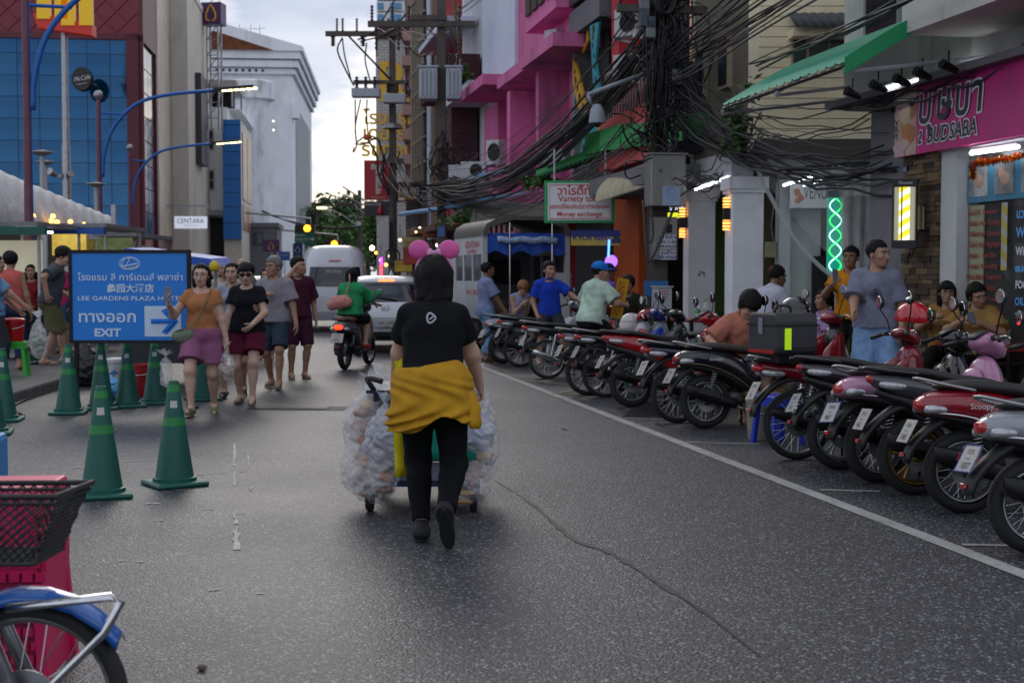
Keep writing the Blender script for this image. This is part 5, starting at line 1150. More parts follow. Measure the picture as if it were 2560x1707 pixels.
# -- grey front with perforated yellow and teal fins
b=RB('perforated_front','grey house front hung with yellow and teal perforated fins',1436);t=b.t
b.p('wall',GRY,1436,1532,3.4,15,.5,8);b.p('pier',mat('steel_pier',rgb('8d9098'),.5,.4),1436,1441,3.4,15,-.1,.5);b.p('lintel',GRY,1438,1514,6.95,7.5,-.25,.5);b.p('balcony',DGRY,1441,1512,7.6,9.6,-.3,.5)
DK=mat('dark_fin',rgb('2a2b31'),.5,var=.1);YF=mat('yellow_fin',rgb('d29c1c'),.5,var=.08);TF=mat('teal_fin',rgb('1f8f9c'),.5,var=.08)
def fin(m,pts,bb,holes):
 q=[(b.a(u,bb),b.z(u,v,bb)) for u,v in pts];mb=MB();mb.prism(q,.05,'y',(0,bb,0));o=mb.build('fin',m,t)
 for (u,v,r) in holes:
  mb=MB();mb.lathe([(.001,-.03),(r,-.03),(r,0)],12,'y',(b.a(u,bb),bb,b.z(u,v,bb)));mb.build('hole',DARK,o)
fin(DK,((1446,80),(1478,140),(1500,380),(1470,388),(1440,300)),.35,())
fin(DK,((1494,70),(1524,40),(1526,380),(1498,330)),.34,())
fin(YF,((1448,78),(1471,70),(1472,100),(1457,135)),-.05,((1455,88,.07),(1464,80,.09),(1463,98,.1),(1456,118,.06)))
fin(YF,((1433,150),(1440,160),(1466,270),(1469,300),(1455,305),(1432,215)),-.12,((1438,180,.06),(1440,200,.08),(1445,222,.07),(1450,245,.11),(1458,265,.07),(1458,288,.1)))
fin(TF,((1474,66),(1496,56),(1488,150),(1500,240),(1490,380),(1448,388),(1470,300),(1484,240)),-.2,((1484,75,.1),(1482,95,.07),(1481,115,.06),(1484,140,.05),(1488,170,.06),(1489,200,.07),(1491,230,.06),(1484,280,.06),(1478,310,.09),(1470,340,.11),(1482,350,.12),(1460,372,.1),(1476,375,.09)))
fin(YF,((1495,312),(1506,318),(1512,376),(1493,380)),-.25,((1500,330,.06),(1502,345,.09),(1500,360,.08),(1506,370,.06)))
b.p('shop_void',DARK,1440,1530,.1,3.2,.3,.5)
# -- red house behind the cable pole, salmon balcony, air conditioners
b=RB('red_shophouse','deep red shophouse with a salmon balcony behind the cable-choked pole',1532);t=b.t
b.p('wall',REDW,1532,1732,3.2,12,.9,8);b.p('pier',REDW,1534,1552,3.2,12,-.1,.9);b.p('balcony',mat('salmon_balcony',rgb('d65a5a'),.75,var=.12,dirt=.3),1534,1696,3.6,4.6,-.5,.9);b.p('side_panel',mat('slate_panel',rgb('3b3f47'),.7),1690,1728,3.6,5.1,-.45,.9)
b.p('window',DARK,1560,1640,5.0,7.4,.86,.9);b.p('window',DARK,1655,1720,4.8,7.6,.86,.9);b.p('teal_hood',mat('teal_hood',rgb('2f7f93'),.6),1684,1732,7.4,7.9,-.4,.9)
for k in range(22):b.p('baluster',CHR,1545+k*7,1546.3+k*7,4.6,5.5,-.45,-.42)
b.p('hand_rail',CHR,1543,1700,5.5,5.56,-.46,-.41)
b.p('orange_wall',mat('orange_wall',rgb('b5501e'),.7,var=.15),1548,1612,.12,3.2,-.2,.0);b.p('shop_void',DARK,1612,1730,.12,3.1,2.2,2.4);b.p('ceiling_slab',GRY,1534,1735,3.0,3.3,-1.2,2.4)
b.p('yellow_pillar',mat('yellow_pillar',rgb('c9a43c'),.7,var=.1),1464,1482,.12,3.0,1.0,1.5)
GRN=mat('green_canopy',rgb('1c9445'),.5,var=.1,vs=2)
t=thing('green_canopy','bright green sheet canopy above the tour sign','canopy',(0,0,0),0)
c=[at(1345,440,30),at(1460,385,27.5),at(1648,345,23.6),at(1690,350,24.5)]
for k,((u0,v0,Y0),(u1,v1,Y1),dz) in enumerate((((1340,441,30),(1462,392,28),.12),((1462,388,28),(1550,368,25.5),.42),((1500,378,26.5),(1705,352,23.0),.4))):
 p,q=at(u0,v0,Y0),at(u1,v1,Y1);n=Vector((.98,.2,0));mb=MB();mb.add([p,q,q+Vector((0,0,dz)),p+Vector((0,0,dz)),p+n*2+Vector((0,0,.5)),q+n*2+Vector((0,0,.5)),q+n*2+Vector((0,0,.5+dz)),p+n*2+Vector((0,0,.5+dz))],[(0,1,2,3),(7,6,5,4),(0,4,5,1),(2,6,7,3),(1,5,6,2),(0,3,7,4)]);mb.build('canopy_sheet',GRN,t)
p,q=at(1345,441,29.5),at(1468,395,26.8)
for k in range(11):
 a=p.lerp(q,k/11);mb=MB();mb.tube([a,a+Vector((1.9,.38,.55))],.05,6);mb.build('rib',mat('green_rib',rgb('256b46'),.6),t)
p0=at(1449,505,26);t=thing('tour_sign','white tour and money exchange sign with red lettering in a green frame','sign',p0,R(-3));S_=F/26.;W_,H_=176/S_,104/S_
part(t,'frame',mat('sign_frame_green',rgb('2f9b60'),.5,var=.1),(-W_/2,W_/2,-.05,.05,-H_/2,H_/2));part(t,'board',mat('board_white',rgb('dfe1e6'),.5,var=.05,vs=2),(-W_/2+.07,W_/2-.07,-.07,-.05,-H_/2+.05,H_/2-.05))
RI=mat('red_ink',rgb('c21d22'),.5,var=0);
mb=MB();x,z=W_/2-.1,H_/2-.08;mb.tube([(-x,-.073,-z),(x,-.073,-z),(x,-.073,z),(-x,-.073,z)],.008,4,closed=True);mb.build('border_line',RI,t)
text('วาไรตี้ทัวร์',.22,RI,t,(0,-.075,.2),w=.85,bold=.004);text('Variety tour',.165,RI,t,(0,-.075,.055),w=.82,bold=.002);text('แลกเปลี่ยนเงินตราต่างประเทศ',.12,RI,t,(0,-.075,-.095),w=1.12,bold=.002);text('Money exchange',.13,RI,t,(0,-.075,-.235),w=.85,bold=.002)
part(t,'hanger',STEEL,(-.5,-.47,-.02,.02,H_/2,H_/2+.6),(.47,.5,-.02,.02,H_/2,H_/2+.6))
p0=at(1488,595,25.5);t=thing('rental_banner','blue and yellow rental banner hanging below the tour sign','banner',p0,R(-3))
part(t,'upper_band',paint('23316f',.6),(-.45,.47,-.02,.0,.02,.14));part(t,'lower_band',paint('b9a03a',.6),(-.45,.47,-.02,.0,-.14,.02));text('R FOR RENT',.13,mat('navy_ink',rgb('1d2a66'),.5,var=0),t,(-.06,-.024,.0),w=.72,bold=.004)
mb=MB();mb.lathe([(.001,-.03),(.05,-.03),(.05,-.022)],12,'y',(.34,0,-.06));mb.lathe([(.001,-.03),(.05,-.03),(.05,-.022)],12,'y',(.44,0,-.06));mb.box((.39,-.026,.0),(.12,.006,.07));mb.build('scooter_picture',paint('30343c',.5),t)
# -- beige weatherboard corner house: street face and flank, boards one by one
Yc,Yl=21.0,23.75;X0=lx(Yc,7.8)
t=thing('weatherboard_house','beige weatherboard corner house above white columns','building',(X0,Yc,0),RZ)
BRD=[mat('beige_board_%d'%k,rgb(h),.7,var=.06,vs=2.5,dirt=.12,ds=1.2) for k,h in enumerate(('ecdfbd','e6d9b8','f0e4c6'))]
Lw=(Yl-Yc)/CS;part(t,'core',mat('beige_core',rgb('6f6858'),.8),(-Lw,-.02,.03,6.0,3.3,10.5));bh=.155
z=3.42
while z<10.4:
 mb=MB();mb.bx(-Lw+.06,-.02,-.012,.03,z+.012,z+bh);mb.build('weatherboard',random.choice(BRD),t,rot=(R(-1.2),0,0));z+=bh
part(t,'corner_trim',BRD[2],(-.02,.06,-.04,.1,3.3,10.5));part(t,'corner_trim',BRD[2],(-Lw-.02,-Lw+.06,-.04,.1,3.3,10.5));part(t,'fascia',mat('fascia_grey',rgb('b4b6ba'),.7,var=.15,dirt=.3),(-Lw-.6,.12,-.35,.0,2.95,3.38))
fl=thing('flank_frame','x','x');bpy.data.objects.remove(fl)
fw=3.4;e=Matrix.Rotation(-RZ,4,'Z')
def flank(name,m,x0,x1,y0,y1,z0,z1,par=None,rot=None):
 """x right, y towards the far side, measured from the house corner in world axes"""
 mb=MB();mb.T=Matrix.Rotation(-RZ,4,'Z');mb.bx(x0,x1,y0,y1,z0,z1);return mb.build(name,m,par or t)
z=3.42
while z<10.4:
 mb=MB();mb.T=Matrix.Rotation(-RZ,4,'Z')@Matrix.Translation((0,0,z))@Matrix.Rotation(R(1.5),4,'X');mb.bx(.06,fw,-.035,.03,.012,bh);mb.build('weatherboard',random.choice(BRD),t);z+=bh
flank('flank_core',MATS['beige_core'],.05,fw,.03,.3,3.3,10.5)
zf=lambda v:zat(v,21.0);xf=lambda u:(u-1280)/F*21.0-X0
o=flank('window',mat('window_trim',rgb('a99c84'),.7),xf(1970),xf(2112),-.07,.0,zf(166),zf(98));flank('pane',WGL,xf(1975),xf(2006),-.09,-.071,zf(162),zf(104),o);flank('pane',WGL,xf(2014),xf(2060),-.09,-.071,zf(162),zf(104),o);flank('pane',WGL,xf(2066),xf(2106),-.09,-.071,zf(162),zf(104),o)
flank('hood_frame',BRD[0],xf(1962),xf(2110),-.42,.0,zf(102),zf(82))
mb=MB();mb.T=Matrix.Rotation(-RZ,4,'Z');n=34
for k in range(n):
 x0,x1=xf(1963)+k*(xf(2108)-xf(1963))/n,xf(1963)+(k+1)*(xf(2108)-xf(1963))/n;d0,d1=.03*math.sin(k*1.2),.03*math.sin((k+1)*1.2)
 mb.add([(x0,-.62+d0,zf(86)),(x1,-.62+d1,zf(86)),(x1,-.05+d1,zf(34)),(x0,-.05+d0,zf(34)),(x0,-.6+d0,zf(86)),(x1,-.6+d1,zf(86)),(x1,-.03+d1,zf(34)),(x0,-.03+d0,zf(34))],[(0,1,2,3),(7,6,5,4),(0,4,5,1),(2,6,7,3)])
mb.build('corrugated_hood',mat('grey_corrugated',rgb('4b4c52'),.75,var=.2,vs=5,dirt=.4,ds=3),t,smooth=True)
for u0,u1,v0,v1 in ((1798,1822,88,222),(1742,1762,130,262)):
 Y_=Yp((u0+u1)/2);a0,a1=(Yc-Yp(u0))/CS,(Yc-Yp(u1))/CS;o=part(t,'window',mat('window_trim',(0,0,0)),(a0,a1,-.05,.04,zat(v1,Y_),zat(v0,Y_)));part(o,'pane',WGL,(a0+.05,a1-.04,-.07,-.051,zat(v1,Y_)+.05,zat(v0,Y_)-.05))
COLM=mat('column_white',rgb('e4e4ea'),.75,var=.08,vs=2.5,dirt=.3,ds=1.5)
def column(label,u0,u1,Y,cap=True):
 w=(u1-u0)/F*Y;c=at((u0+u1)/2,HZ,Y);o=thing('arcade_column',label,'column',(c.x,Y+w/2,.12),R(4));o2=part(o,'shaft',COLM,(-w/2,w/2,-w/2,w/2,0,2.62),bevel=.015);part(o,'base',COLM,(-w/2-.05,w/2+.05,-w/2-.05,w/2+.05,0,.18),bevel=.01)
 for k,(e_,z0,z1) in enumerate(((.03,2.62,2.68),(.06,2.68,2.86))):part(o,'capital',COLM,(-w/2-e_,w/2+e_,-w/2-e_,w/2+e_,z0,z1))
 return o
c1=column('broad white square column at the corner of the weatherboard house',1826,1906,20.6)
c2=column('white square column carrying a small green stencil mark',1718,1786,22.9)
mb=MB();rnd=random.Random(4)
for k in range(26):a=rnd.uniform(0,3.14);r=.05+.03*rnd.random();mb.box((r*math.cos(a)*.8,-.2365,1.35+r*math.sin(a)*1.4),(.012,.002,.02),(0,a,0))
o=mb.build('stencil',paint('4a8a4e',.7),c2);o['kind']='stuff'
GREENW=mat('arcade_green',rgb('4d6a33'),.75,var=.2,vs=2);t=thing('arcade_shop','dim green-walled shop behind the white columns','shop',(lx(24,9.6),24,.12),RZ)
part(t,'back_wall',GREENW,(-2.4,3.4,1.2,1.4,0,3.0));part(t,'doorway',DARK,(.2,1.0,1.12,1.2,0,2.3));part(t,'doorway',DARK,(-1.4,-.5,1.12,1.2,0,2.3));part(t,'side_wall',GREENW,(-2.5,-2.3,-1,1.3,0,3.0));part(t,'ceiling',mat('ceil_grey',(.2,.2,.2),.8),(-2.5,3.5,-1.8,1.4,3.0,3.1))
part(t,'red_poster',paint('b3241f',.5),(.02,.18,1.05,1.12,1.2,2.2));t=thing('service_sign','lit yellow and black service sign between cabinet and stencilled column','sign',at(1700,518,24.7),R(-4));[part(t,'yellow_band',glow('d8e02a',1.2),(-.22,.22,-.03,.03,z0,z1)) for z0,z1 in ((.05,.22),(-.2,-.1))];part(t,'black_band',DARK,(-.22,.22,-.02,.03,-.1,.05));text('SERVICE',.1,glow('e9f2ff',1.2),t,(0,-.032,-.025),w=.38)
TUBE=glow('f4f8ff',14.0);TUBE2=glow('eef6ff',9.0)
def fluor(label,p,q,m=TUBE,r=.018):
 t=thing('fluorescent_lamp',label,'lamp',p,0);d=Vector(q)-Vector(p);mb=MB();mb.tube([(0,0,0),d],r,8);mb.build('tube',m,t);mb=MB();mb.tube([Vector((0,.0,.035)),d+Vector((0,0,.035))],.02,6);mb.build('fitting',mat('fitting_white',(.6,.6,.6),.5),t)
for k,(a,b_) in enumerate((((1739,474),(1766,464)),((1769,464),(1798,453)),((1801,452),(1824,443)))):fluor('white fluorescent tube under the arcade beam, %s of three in a row'%('farthest','middle','nearest the corner column')[k],at(a[0],a[1],22.3-k*.5),at(b_[0],b_[1],21.9-k*.5))
def wall_lamp(label,u,v,Y):
 p=at(u,v,Y);t=thing('wall_lamp',label,'wall lamp',p,R(4));part(t,'holder',BLKP,(-.05,.07,-.06,.06,-.09,.09))
 for sg in (-1,1):
  for k in range(3):part(t,'ring',BLKP,(-.065,.055,-.062,.062,sg*(.115+k*.05)-.008,sg*(.115+k*.05)+.008))
  part(t,'glow_core',glow('ffa850',3.0),(-.045,.04,-.045,.045,sg*.17-.075,sg*.17+.075))
wall_lamp('warm up-and-down wall lamp on the corner column',1816,535,20.75);wall_lamp('warm up-and-down wall lamp on the stencilled column',1706,557,23.0)
# -- plastic-sheeted hair shop in the recess, then the massage and beauty shop with the pink sign
random.seed(31)
Y0=20.7;t=thing('recess_shop','bright white hair shop recessed beside the corner column','shop',(at(1906,HZ,Y0).x,Y0+.3,.12),0);S_=F/(Y0+.3);rx=lambda u:(u-1906)/S_;rz_=lambda v:CH-.12+(HZ-v)/S_
WW=mat('shop_white',rgb('c7cbcc'),.6,var=.05);
part(t,'back_wall',WW,(rx(1960),rx(2070),.3,.45,0,rz_(455)));part(t,'back_wall',mat('olive_wall',rgb('5d5a3c'),.8,var=.2),(rx(1906),rx(1958),.6,.7,0,rz_(440)));part(t,'lintel',WW,(rx(1960),rx(2190),.1,.3,rz_(490),3.15));part(t,'ceiling',WW,(rx(1880),rx(2200),-.6,.6,3.0,3.1))
part(t,'pillar',WW,(rx(1958),rx(1985),.05,.3,0,rz_(490)));part(t,'doorway',DARK,(rx(2048),rx(2085),.2,.31,0,rz_(640)));part(t,'pillar',WW,(rx(2086),rx(2118),.0,.3,0,2.95));part(t,'fascia',mat('fascia_dark',rgb('4d4a46'),.8,var=.2),(rx(1890),rx(2200),-.7,.3,3.1,3.4))
o=part(t,'fuse_box',paint('b5b08e',.6),(rx(1930),rx(1956),.2,.32,rz_(643),rz_(604)));part(t,'red_box',paint('a01818',.5),(rx(1938),rx(1955),.15,.3,rz_(688),rz_(664)));mb=MB();mb.tube([(rx(1948),.2,rz_(604)),(rx(1942),.2,rz_(560)),(rx(1950),.2,rz_(500))],.012,6);mb.build('conduit',STEEL,t)
sg=part(t,'name_board',mat('venus_board',rgb('d9dcdd'),.5,var=.03),(rx(1978),rx(2098),-.12,-.08,rz_(522),rz_(440)))
text('VENUS',.3,mat('venus_ink',rgb('4d5055'),.5,var=0),sg,(rx(2046),-.125,rz_(485)),w=.42)
mb=MB();[mb.sphere((rx(2003+random.uniform(-8,8)),-.125,rz_(480+k*6)),(.05,.004,.04),8,5) for k in range(5)];mb.build('lily_picture',paint('c07860',.6,var=.4),sg);mb=MB();[mb.sphere((rx(2088+random.uniform(-6,6)),-.125,rz_(462+k*8)),(.045,.004,.05),8,5) for k in range(5)];mb.build('orchid_picture',paint('9a5a80',.6,var=.4),sg)
fluor('fluorescent tube above the flower-printed name board, lower left',at(1958,464,20.3),at(1990,454,20.3),TUBE2);fluor('fluorescent tube above the flower-printed name board, upper',at(1994,453,20.5),at(2030,441,20.5),TUBE2);fluor('fluorescent tube in front of the flower-printed name board',at(2008,464,20.1),at(2038,456,20.1),TUBE2);fluor('fluorescent tube above the orchid end of the name board',at(2044,456,20.1),at(2076,446,20.1),TUBE2)
p=at(2088,590,19.9);t=thing('helix_light_sign','glowing green and white LED helix light box behind plastic','light sign',p,R(-6));part(t,'case',mat('helix_case',(.02,.05,.045),.3,e=.5,ecol=(.0,.5,.34)),(-.105,.105,.0,.14,-.56,.56));part(t,'cap',mat('cap_blue',(.03,.06,.1),.4),(-.115,.115,-.02,.16,.56,.66))
for ph,m in ((0,glow('28e85a',3)),(math.pi,glow('a8f0e0',3))):
 mb=MB();mb.tube([(.085*math.sin(ph+k*.26),-.012,-.54+1.08*k/60) for k in range(61)],.009,5);mb.build('led_strand',m,t)
t=thing('plastic_sheet','wide clear plastic sheet sagging across the recessed hair shop','plastic sheet',(0,0,0),0)
PLAS=mat('clear_plastic',(.75,.78,.8),.2,var=0,tr=0,a=.2,bump=.6,bs=9,spec=.6);PLAT=mat('milky_plastic',(.55,.56,.57),.35,var=.2,vs=3,a=.55,bump=.5,bs=7)
def sheet(name,A,B,C,D,m,fold,n=26,k=12,amp=.05):
 """A-B top edge, D-C lower edge"""
 vs,fs=[],[]
 for j in range(k+1):
  for i in range(n+1):
   u,v=i/n,j/k;p=A.lerp(B,u).lerp(D.lerp(C,u),v);p=p+Vector((0,amp*math.sin(u*fold+2.5*v)*(.3+v),-.12*math.sin(math.pi*u)*v));vs.append(p)
 for j in range(k):
  for i in range(n):q=j*(n+1)+i;fs.append((q,q+1,q+n+2,q+n+1))
 mb=MB();mb.add(vs,fs);return mb.build(name,m,t,smooth=True)
sheet('clear_panel',at(1885,405,20.3),at(2110,425,19.6),at(2190,735,19.3),at(1925,470,20.2),PLAS,14)
sheet('hanging_panel',at(2095,418,19.4),at(2212,422,19.0),at(2196,720,19.0),at(2112,720,19.3),PLAT,22,amp=.06)
mb=MB();mb.tube(bez([at(1885,405,20.3),at(1920,480,20.1),at(1990,600,19.8),at(2080,690,19.5),at(2190,738,19.3)],20),.03,6);mb.build('rolled_edge',PLAT,t,True);mb=MB();mb.tube(bez([at(1885,398,20.3),at(1960,432,20.0),at(2060,436,19.7),at(2210,418,19.0)],20),.035,6);mb.build('top_roll',PLAT,t,True)
# -- beauty shop building
Yn=11.0;b=RB('beauty_shop_building','grey two-storey beauty shop under a pink banner sign',2103);t=b.t
UPW=mat('upper_wall_grey',rgb('c9c8c0'),.8,var=.1,vs=1.5,dirt=.5,ds=.9)
aN=(b.Yf-Yn)/CS
part(t,'upper_wall',UPW,(0,b.a(2420),0,5,3.62,9));part(t,'upper_wall',mat('dark_clad',rgb('2b2c33'),.6,var=.15,vs=3),(b.a(2420),aN,-.25,5,4.3,9));part(t,'slab',UPW,(b.a(2440),aN,-.9,0,4.0,4.3))
o=part(t,'window',mat('win_frame_grey',rgb('8d8d8a'),.6),(b.a(2158),b.a(2248),-.05,.0,4.35,7));part(o,'pane',WGL,(b.a(2168),b.a(2240),-.07,-.051,4.45,7));o=part(t,'window',MATS['win_frame_grey'],(b.a(2316),b.a(2424),-.05,.0,4.75,7));part(o,'pane',WGL,(b.a(2326),b.a(2412),-.07,-.051,4.85,7))
part(t,'pier',mat('bare_concrete',rgb('77767c'),.85,var=.15,vs=2,dirt=.4),(b.a(2172),b.a(2264),.0,.6,.12,3.62));part(t,'dark_gap',DARK,(b.a(2110),b.a(2172),.4,.6,.12,3.6));part(t,'soffit',mat('soffit_grey',rgb('77747a'),.8,var=.1),(b.a(2110),aN,-.3,.6,3.62,3.7))
ST=[mat('stone_%d'%k,rgb(h),.85,var=.25,vs=9,bump=.4,bs=40) for k,h in enumerate(('5e4d39','493c2f','6c5a44','3b332c','7a664b','54493c'))]
z=.14;x0,x1=b.a(2262),b.a(2352);sp=thing('x','x','x');bpy.data.objects.remove(sp);core=part(t,'stone_pier',MATS['bare_concrete'],(x0,x1,.02,.5,.12,2.9));cnt=0
while z<2.86:
 h=random.uniform(.04,.075);x=x0-random.uniform(0,.12)
 while x<x1:
  w=random.uniform(.14,.34);a0,a1=max(x,x0),min(x+w,x1)
  if a1-a0>.03 and cnt<300:mb=MB();dd=random.uniform(.0,.035);mb.bx(a0+.004,a1-.004,-.03-dd,.03,z+.004,z+h);mb.build('stone',random.choice(ST),core);cnt+=1
  x+=w
 z+=h
part(t,'door_frame',WW,(b.a(2352),b.a(2392),-.02,.25,.12,2.88));part(t,'shop_floor_wall',mat('shop_back',rgb('4a3d30'),.8,var=.3),(b.a(2392),aN,2.4,2.5,.12,2.9));part(t,'shop_ceiling',WW,(b.a(2352),aN,-.05,2.5,2.86,2.92));part(t,'pink_curtain',mat('floral_cloth',rgb('9a5a50'),.9,var=.8,vs=7),(b.a(2440),aN,1.6,1.7,1.05,2.0));part(t,'end_wall',MATS['shop_back'],(aN,aN+.15,-.02,2.5,.12,3.6));part(t,'end_wall',MATS['shop_back'],(b.a(2352),b.a(2362),.26,2.4,.12,2.86));part(t,'sill',UPW,(b.a(2392),aN,.1,.3,.12,.35))
part(t,'shop_glass',mat('shop_glass',(.2,.22,.23),.03,var=0,spec=.6,a=.16),(b.a(2392),aN,.12,.135,.35,2.86))
o=part(t,'poster',mat('poster_blue',rgb('3c86a8'),.5,var=.25,vs=2),(b.a(2396),aN,.09,.11,2.28,2.72))
for k in range(4):
 x=b.a(2402)+k*.5;q=part(o,'photo',mat('photo_grey_%d'%(k%2),rgb(('9aa0a0','7f8283')[k%2]),.5,var=.6,vs=5),(x,x+.36,.08,.089,2.34,2.66));mb=MB();mb.sphere((x+.2,.08,2.5),(.09,.006,.07),12,6);mb.sphere((x+.13,.079,2.56),(.06,.006,.06),12,6);mb.build('face_print',paint('b99a86',.6,var=.2),q)
RIN=mat('menu_red',rgb('8e3330'),.6,var=0);WIN=mat('window_blue_ink',rgb('4b8fd0'),.5,var=0,e=.15,ecol=rgb('4b8fd0'));WHI=mat('window_white_ink',rgb('d8dee6'),.5,var=0)
part(t,'menu_panel',mat('menu_cream',rgb('9a9a7c'),.6,var=.1),(b.a(2400),b.a(2434),.1,.115,1.05,2.25))
for k,(th,en) in enumerate((('สระ-ไดร์','Shampoo'),('ตัดผม','Hair Cutting'),('ทำสีผม','Hair Coloring'),('ไฮไลท์','Hair Highlight'),('ยืดผม','Hair Slice'),('โกรกผม','Rebonding'),('ทรีทเมนท์','Facial Treatment'),('ทำเล็บมือ','Manicure'),('ทำเล็บเท้า','Toe Nail Treatment'),('ขัดผิว','Hair Treatment'))):
 z=2.17-k*.115;text(th,.07,RIN,t,(b.a(2413),.085,z),bold=.002);text(en,.075,RIN,t,(b.a(2452),.085,z),bold=.002)
for s_,z,sz,m in (('นวดแผนไทย',2.12,.13,WIN),('WELCOME',1.93,.15,WIN),('With Massage',1.74,.12,WHI),('08.00 a.m. - 22.00',1.56,.085,WIN),('FOOT MASSAGE',1.4,.11,WHI),('OIL MASSAGE',1.23,.11,WIN),('THAI MASSAGE',1.07,.11,WIN)):text(s_,sz,m,t,(b.a(2518),.085,z),align='LEFT',bold=.003)
def stripes(par,x0,x1,y,z0,z1,n,ms,sl=.5):
 w=x1-x0;h=(z1-z0)/n
 for k in range(-1,n+1):
  a=[(x0,z0+k*h),(x1,z0+k*h+w*sl),(x1,z0+(k+1)*h+w*sl-.001),(x0,z0+(k+1)*h-.001)];a=[(p[0],min(max(p[1],z0),z1)) for p in a]
  if a[2][1]-a[1][1]+a[3][1]-a[0][1]<.004:continue
  mb=MB();mb.add([(p[0],y,p[1]) for p in a],[(0,1,2,3)]);mb.build('stripe',ms[k%2],par)
stripes(t,b.a(2482),b.a(2497),.08,1.55,2.25,9,[paint('b5a93a',.5),paint('a9aca8',.5)],-.6)
fluor('bright fluorescent tube over the beauty shop door',at(2428,383,14.5),at(2545,367,13.6),TUBE,.022)
t2=thing('tinsel_garland','red and gold tinsel garland hung over the beauty shop glass','garland',(0,0,0),0);pts=bez([at(2432,445,14.4),at(2434,412,14.35),at(2470,405,14.2),at(2520,398,13.9),at(2570,385,13.5)],60)
for nm,m,sd_ in (('red_tinsel',mat('tinsel_red',rgb('c3221c'),.25,.7,var=.2),1),('gold_tinsel',mat('tinsel_gold',rgb('d8a326'),.25,.8,var=.2),2)):
 rnd=random.Random(sd_);mb=MB()
 for p in pts:
  for _ in range(14):d=Vector((rnd.gauss(0,1),rnd.gauss(0,1),rnd.gauss(0,1))).normalized()*rnd.uniform(.03,.065);e_=d.cross(Vector((.3,.5,.8))).normalized()*.006;q=p+Vector((rnd.gauss(0,.012),)*3);mb.add([q-e_,q+e_,q+d],[(0,1,2)])
 o=mb.build(nm,m,t2);o['kind']='stuff'
p=at(2263,313,Yp(2263));t=thing('banner_sign','wide magenta banner sign with outlined dark lettering and a spa picture','sign',(lx(Yp(2263),7.8),Yp(2263),2.87),RZ);bw=(Yp(2263)-Yn)/CS;bh_=.76
part(t,'panel',mat('banner_magenta',rgb('c81c80'),.35,var=.18,vs=2.2),(0,bw,-.16,-.02,0,bh_));part(t,'picture_panel',mat('banner_cream',rgb('c9a79f'),.4,var=.25,vs=4),(.0,.52,-.165,-.16,.0,bh_));
FACE=paint('b9794f',.6,var=.15);mb=MB()
q=[((.26,.31),(.1,.15),.35,'c98a5c'),((.28,.45),(.12,.09),.3,'c9b79d'),((.44,.5),(.06,.1),-.3,'b0784f'),((.42,.6),(.075,.06),0,'231a18'),((.4,.24),(.11,.1),.6,'c07c45'),((.17,.12),(.2,.07),.1,'cdb8ad')]
for k,(c_,r_,a_,h_) in enumerate(q):mb=MB();mb.lathe([(.001,0),(1,0)],20,'y');mb.v=[(c_[0]+(v[0]*r_[0])*math.cos(a_)-v[2]*r_[1]*math.sin(a_),-.167-.0006*k,c_[1]+v[0]*r_[0]*math.sin(a_)+v[2]*r_[1]*math.cos(a_)) for v in mb.v];mb.build('picture_shape',paint(h_,.5,var=.1),t)
for k,(x,z) in enumerate(((.05,.12),(.13,.08),(.3,.62),(.08,.55),(.22,.04))):
 mb=MB()
 for a in range(5):mb.lathe([(.001,0),(.022,0)],8,'y',(x+.025*math.cos(a*1.257),-.1715,z+.025*math.sin(a*1.257)))
 mb.build('flower',paint('d9b6c9',.5),t)
mb=MB();rnd=random.Random(8)
for k in range(50):x,z=rnd.uniform(0,.08)+(rnd.random()<.4)*rnd.uniform(0,.3),rnd.uniform(.2,.74);z=z if x<.1 else rnd.uniform(.62,.75);mb.box((x,-.1705,z),(.03,.001,.014),(0,rnd.uniform(0,3),0))
o=mb.build('leaf_print',paint('4a6b2c',.5),t);o['kind']='stuff'
WO=mat('outline_white',rgb('e6e3ec'),.4,var=0);DKI=mat('letter_indigo',rgb('1b1a33'),.35,var=0)
for m,bo,y in ((WO,.022,-.17),(DKI,.0,-.176)):
 text('บุษบา',.56,m,t,(.55,y,.5),align='LEFT',bold=bo+.008,shear=.12,sp=1.12);text('2',.2,m,t,(.62,y,.17),bold=bo*.7+.003,shear=.2);text('BUDSABA',.24,m,t,(.78,y,.17),align='LEFT',bold=bo*.7+.003,shear=.2)
p=at(2262,535,15.5);t=thing('barber_light_box','lit yellow and white striped barber light box in a black case','light sign',(p.x,15.5,p.z),R(-20));part(t,'cap',BLKP,(-.135,.135,-.1,.1,.3,.39));part(t,'cap',BLKP,(-.135,.135,-.1,.1,-.39,-.3));part(t,'drum',mat('lit_panel',rgb('b9b9a8'),.5,var=0,e=.35,ecol=rgb('c9c7a8')),(-.11,.11,-.08,.08,-.3,.3))
stripes(t,-.06,.06,-.083,-.3,.3,9,[glow('e8d92a',1.1),glow('f2f2e6',1.2)],.6);part(t,'edge_bar',BLKP,(-.035,-.022,-.092,-.084,-.3,.3),(.122,.135,-.1,.1,-.3,.3),(-.135,-.122,-.1,.1,-.3,.3));text('Vincent',.05,WHI,t,(.01,-.103,.345));part(t,'bracket',BLKM,(-.03,.03,.1,.8,-.36,-.33))
part(b.t,'switch_box',paint('a89c80',.6),(b.a(2306),b.a(2320),-.09,-.06,2.02,2.28));mb=MB();mb.tube(bez([(b.a(2312),-.09,2.02),(b.a(2308),-.1,1.85),(b.a(2296),-.1,1.7)],10),.01,5);mb.build('cable',BLKP,b.t)
o=part(b.t,'number_plate',paint('262a6e',.5),(b.a(2266),b.a(2274),-.06,-.045,2.68,2.78));text('65',.07,WHI,o,(b.a(2270),-.064,2.73))
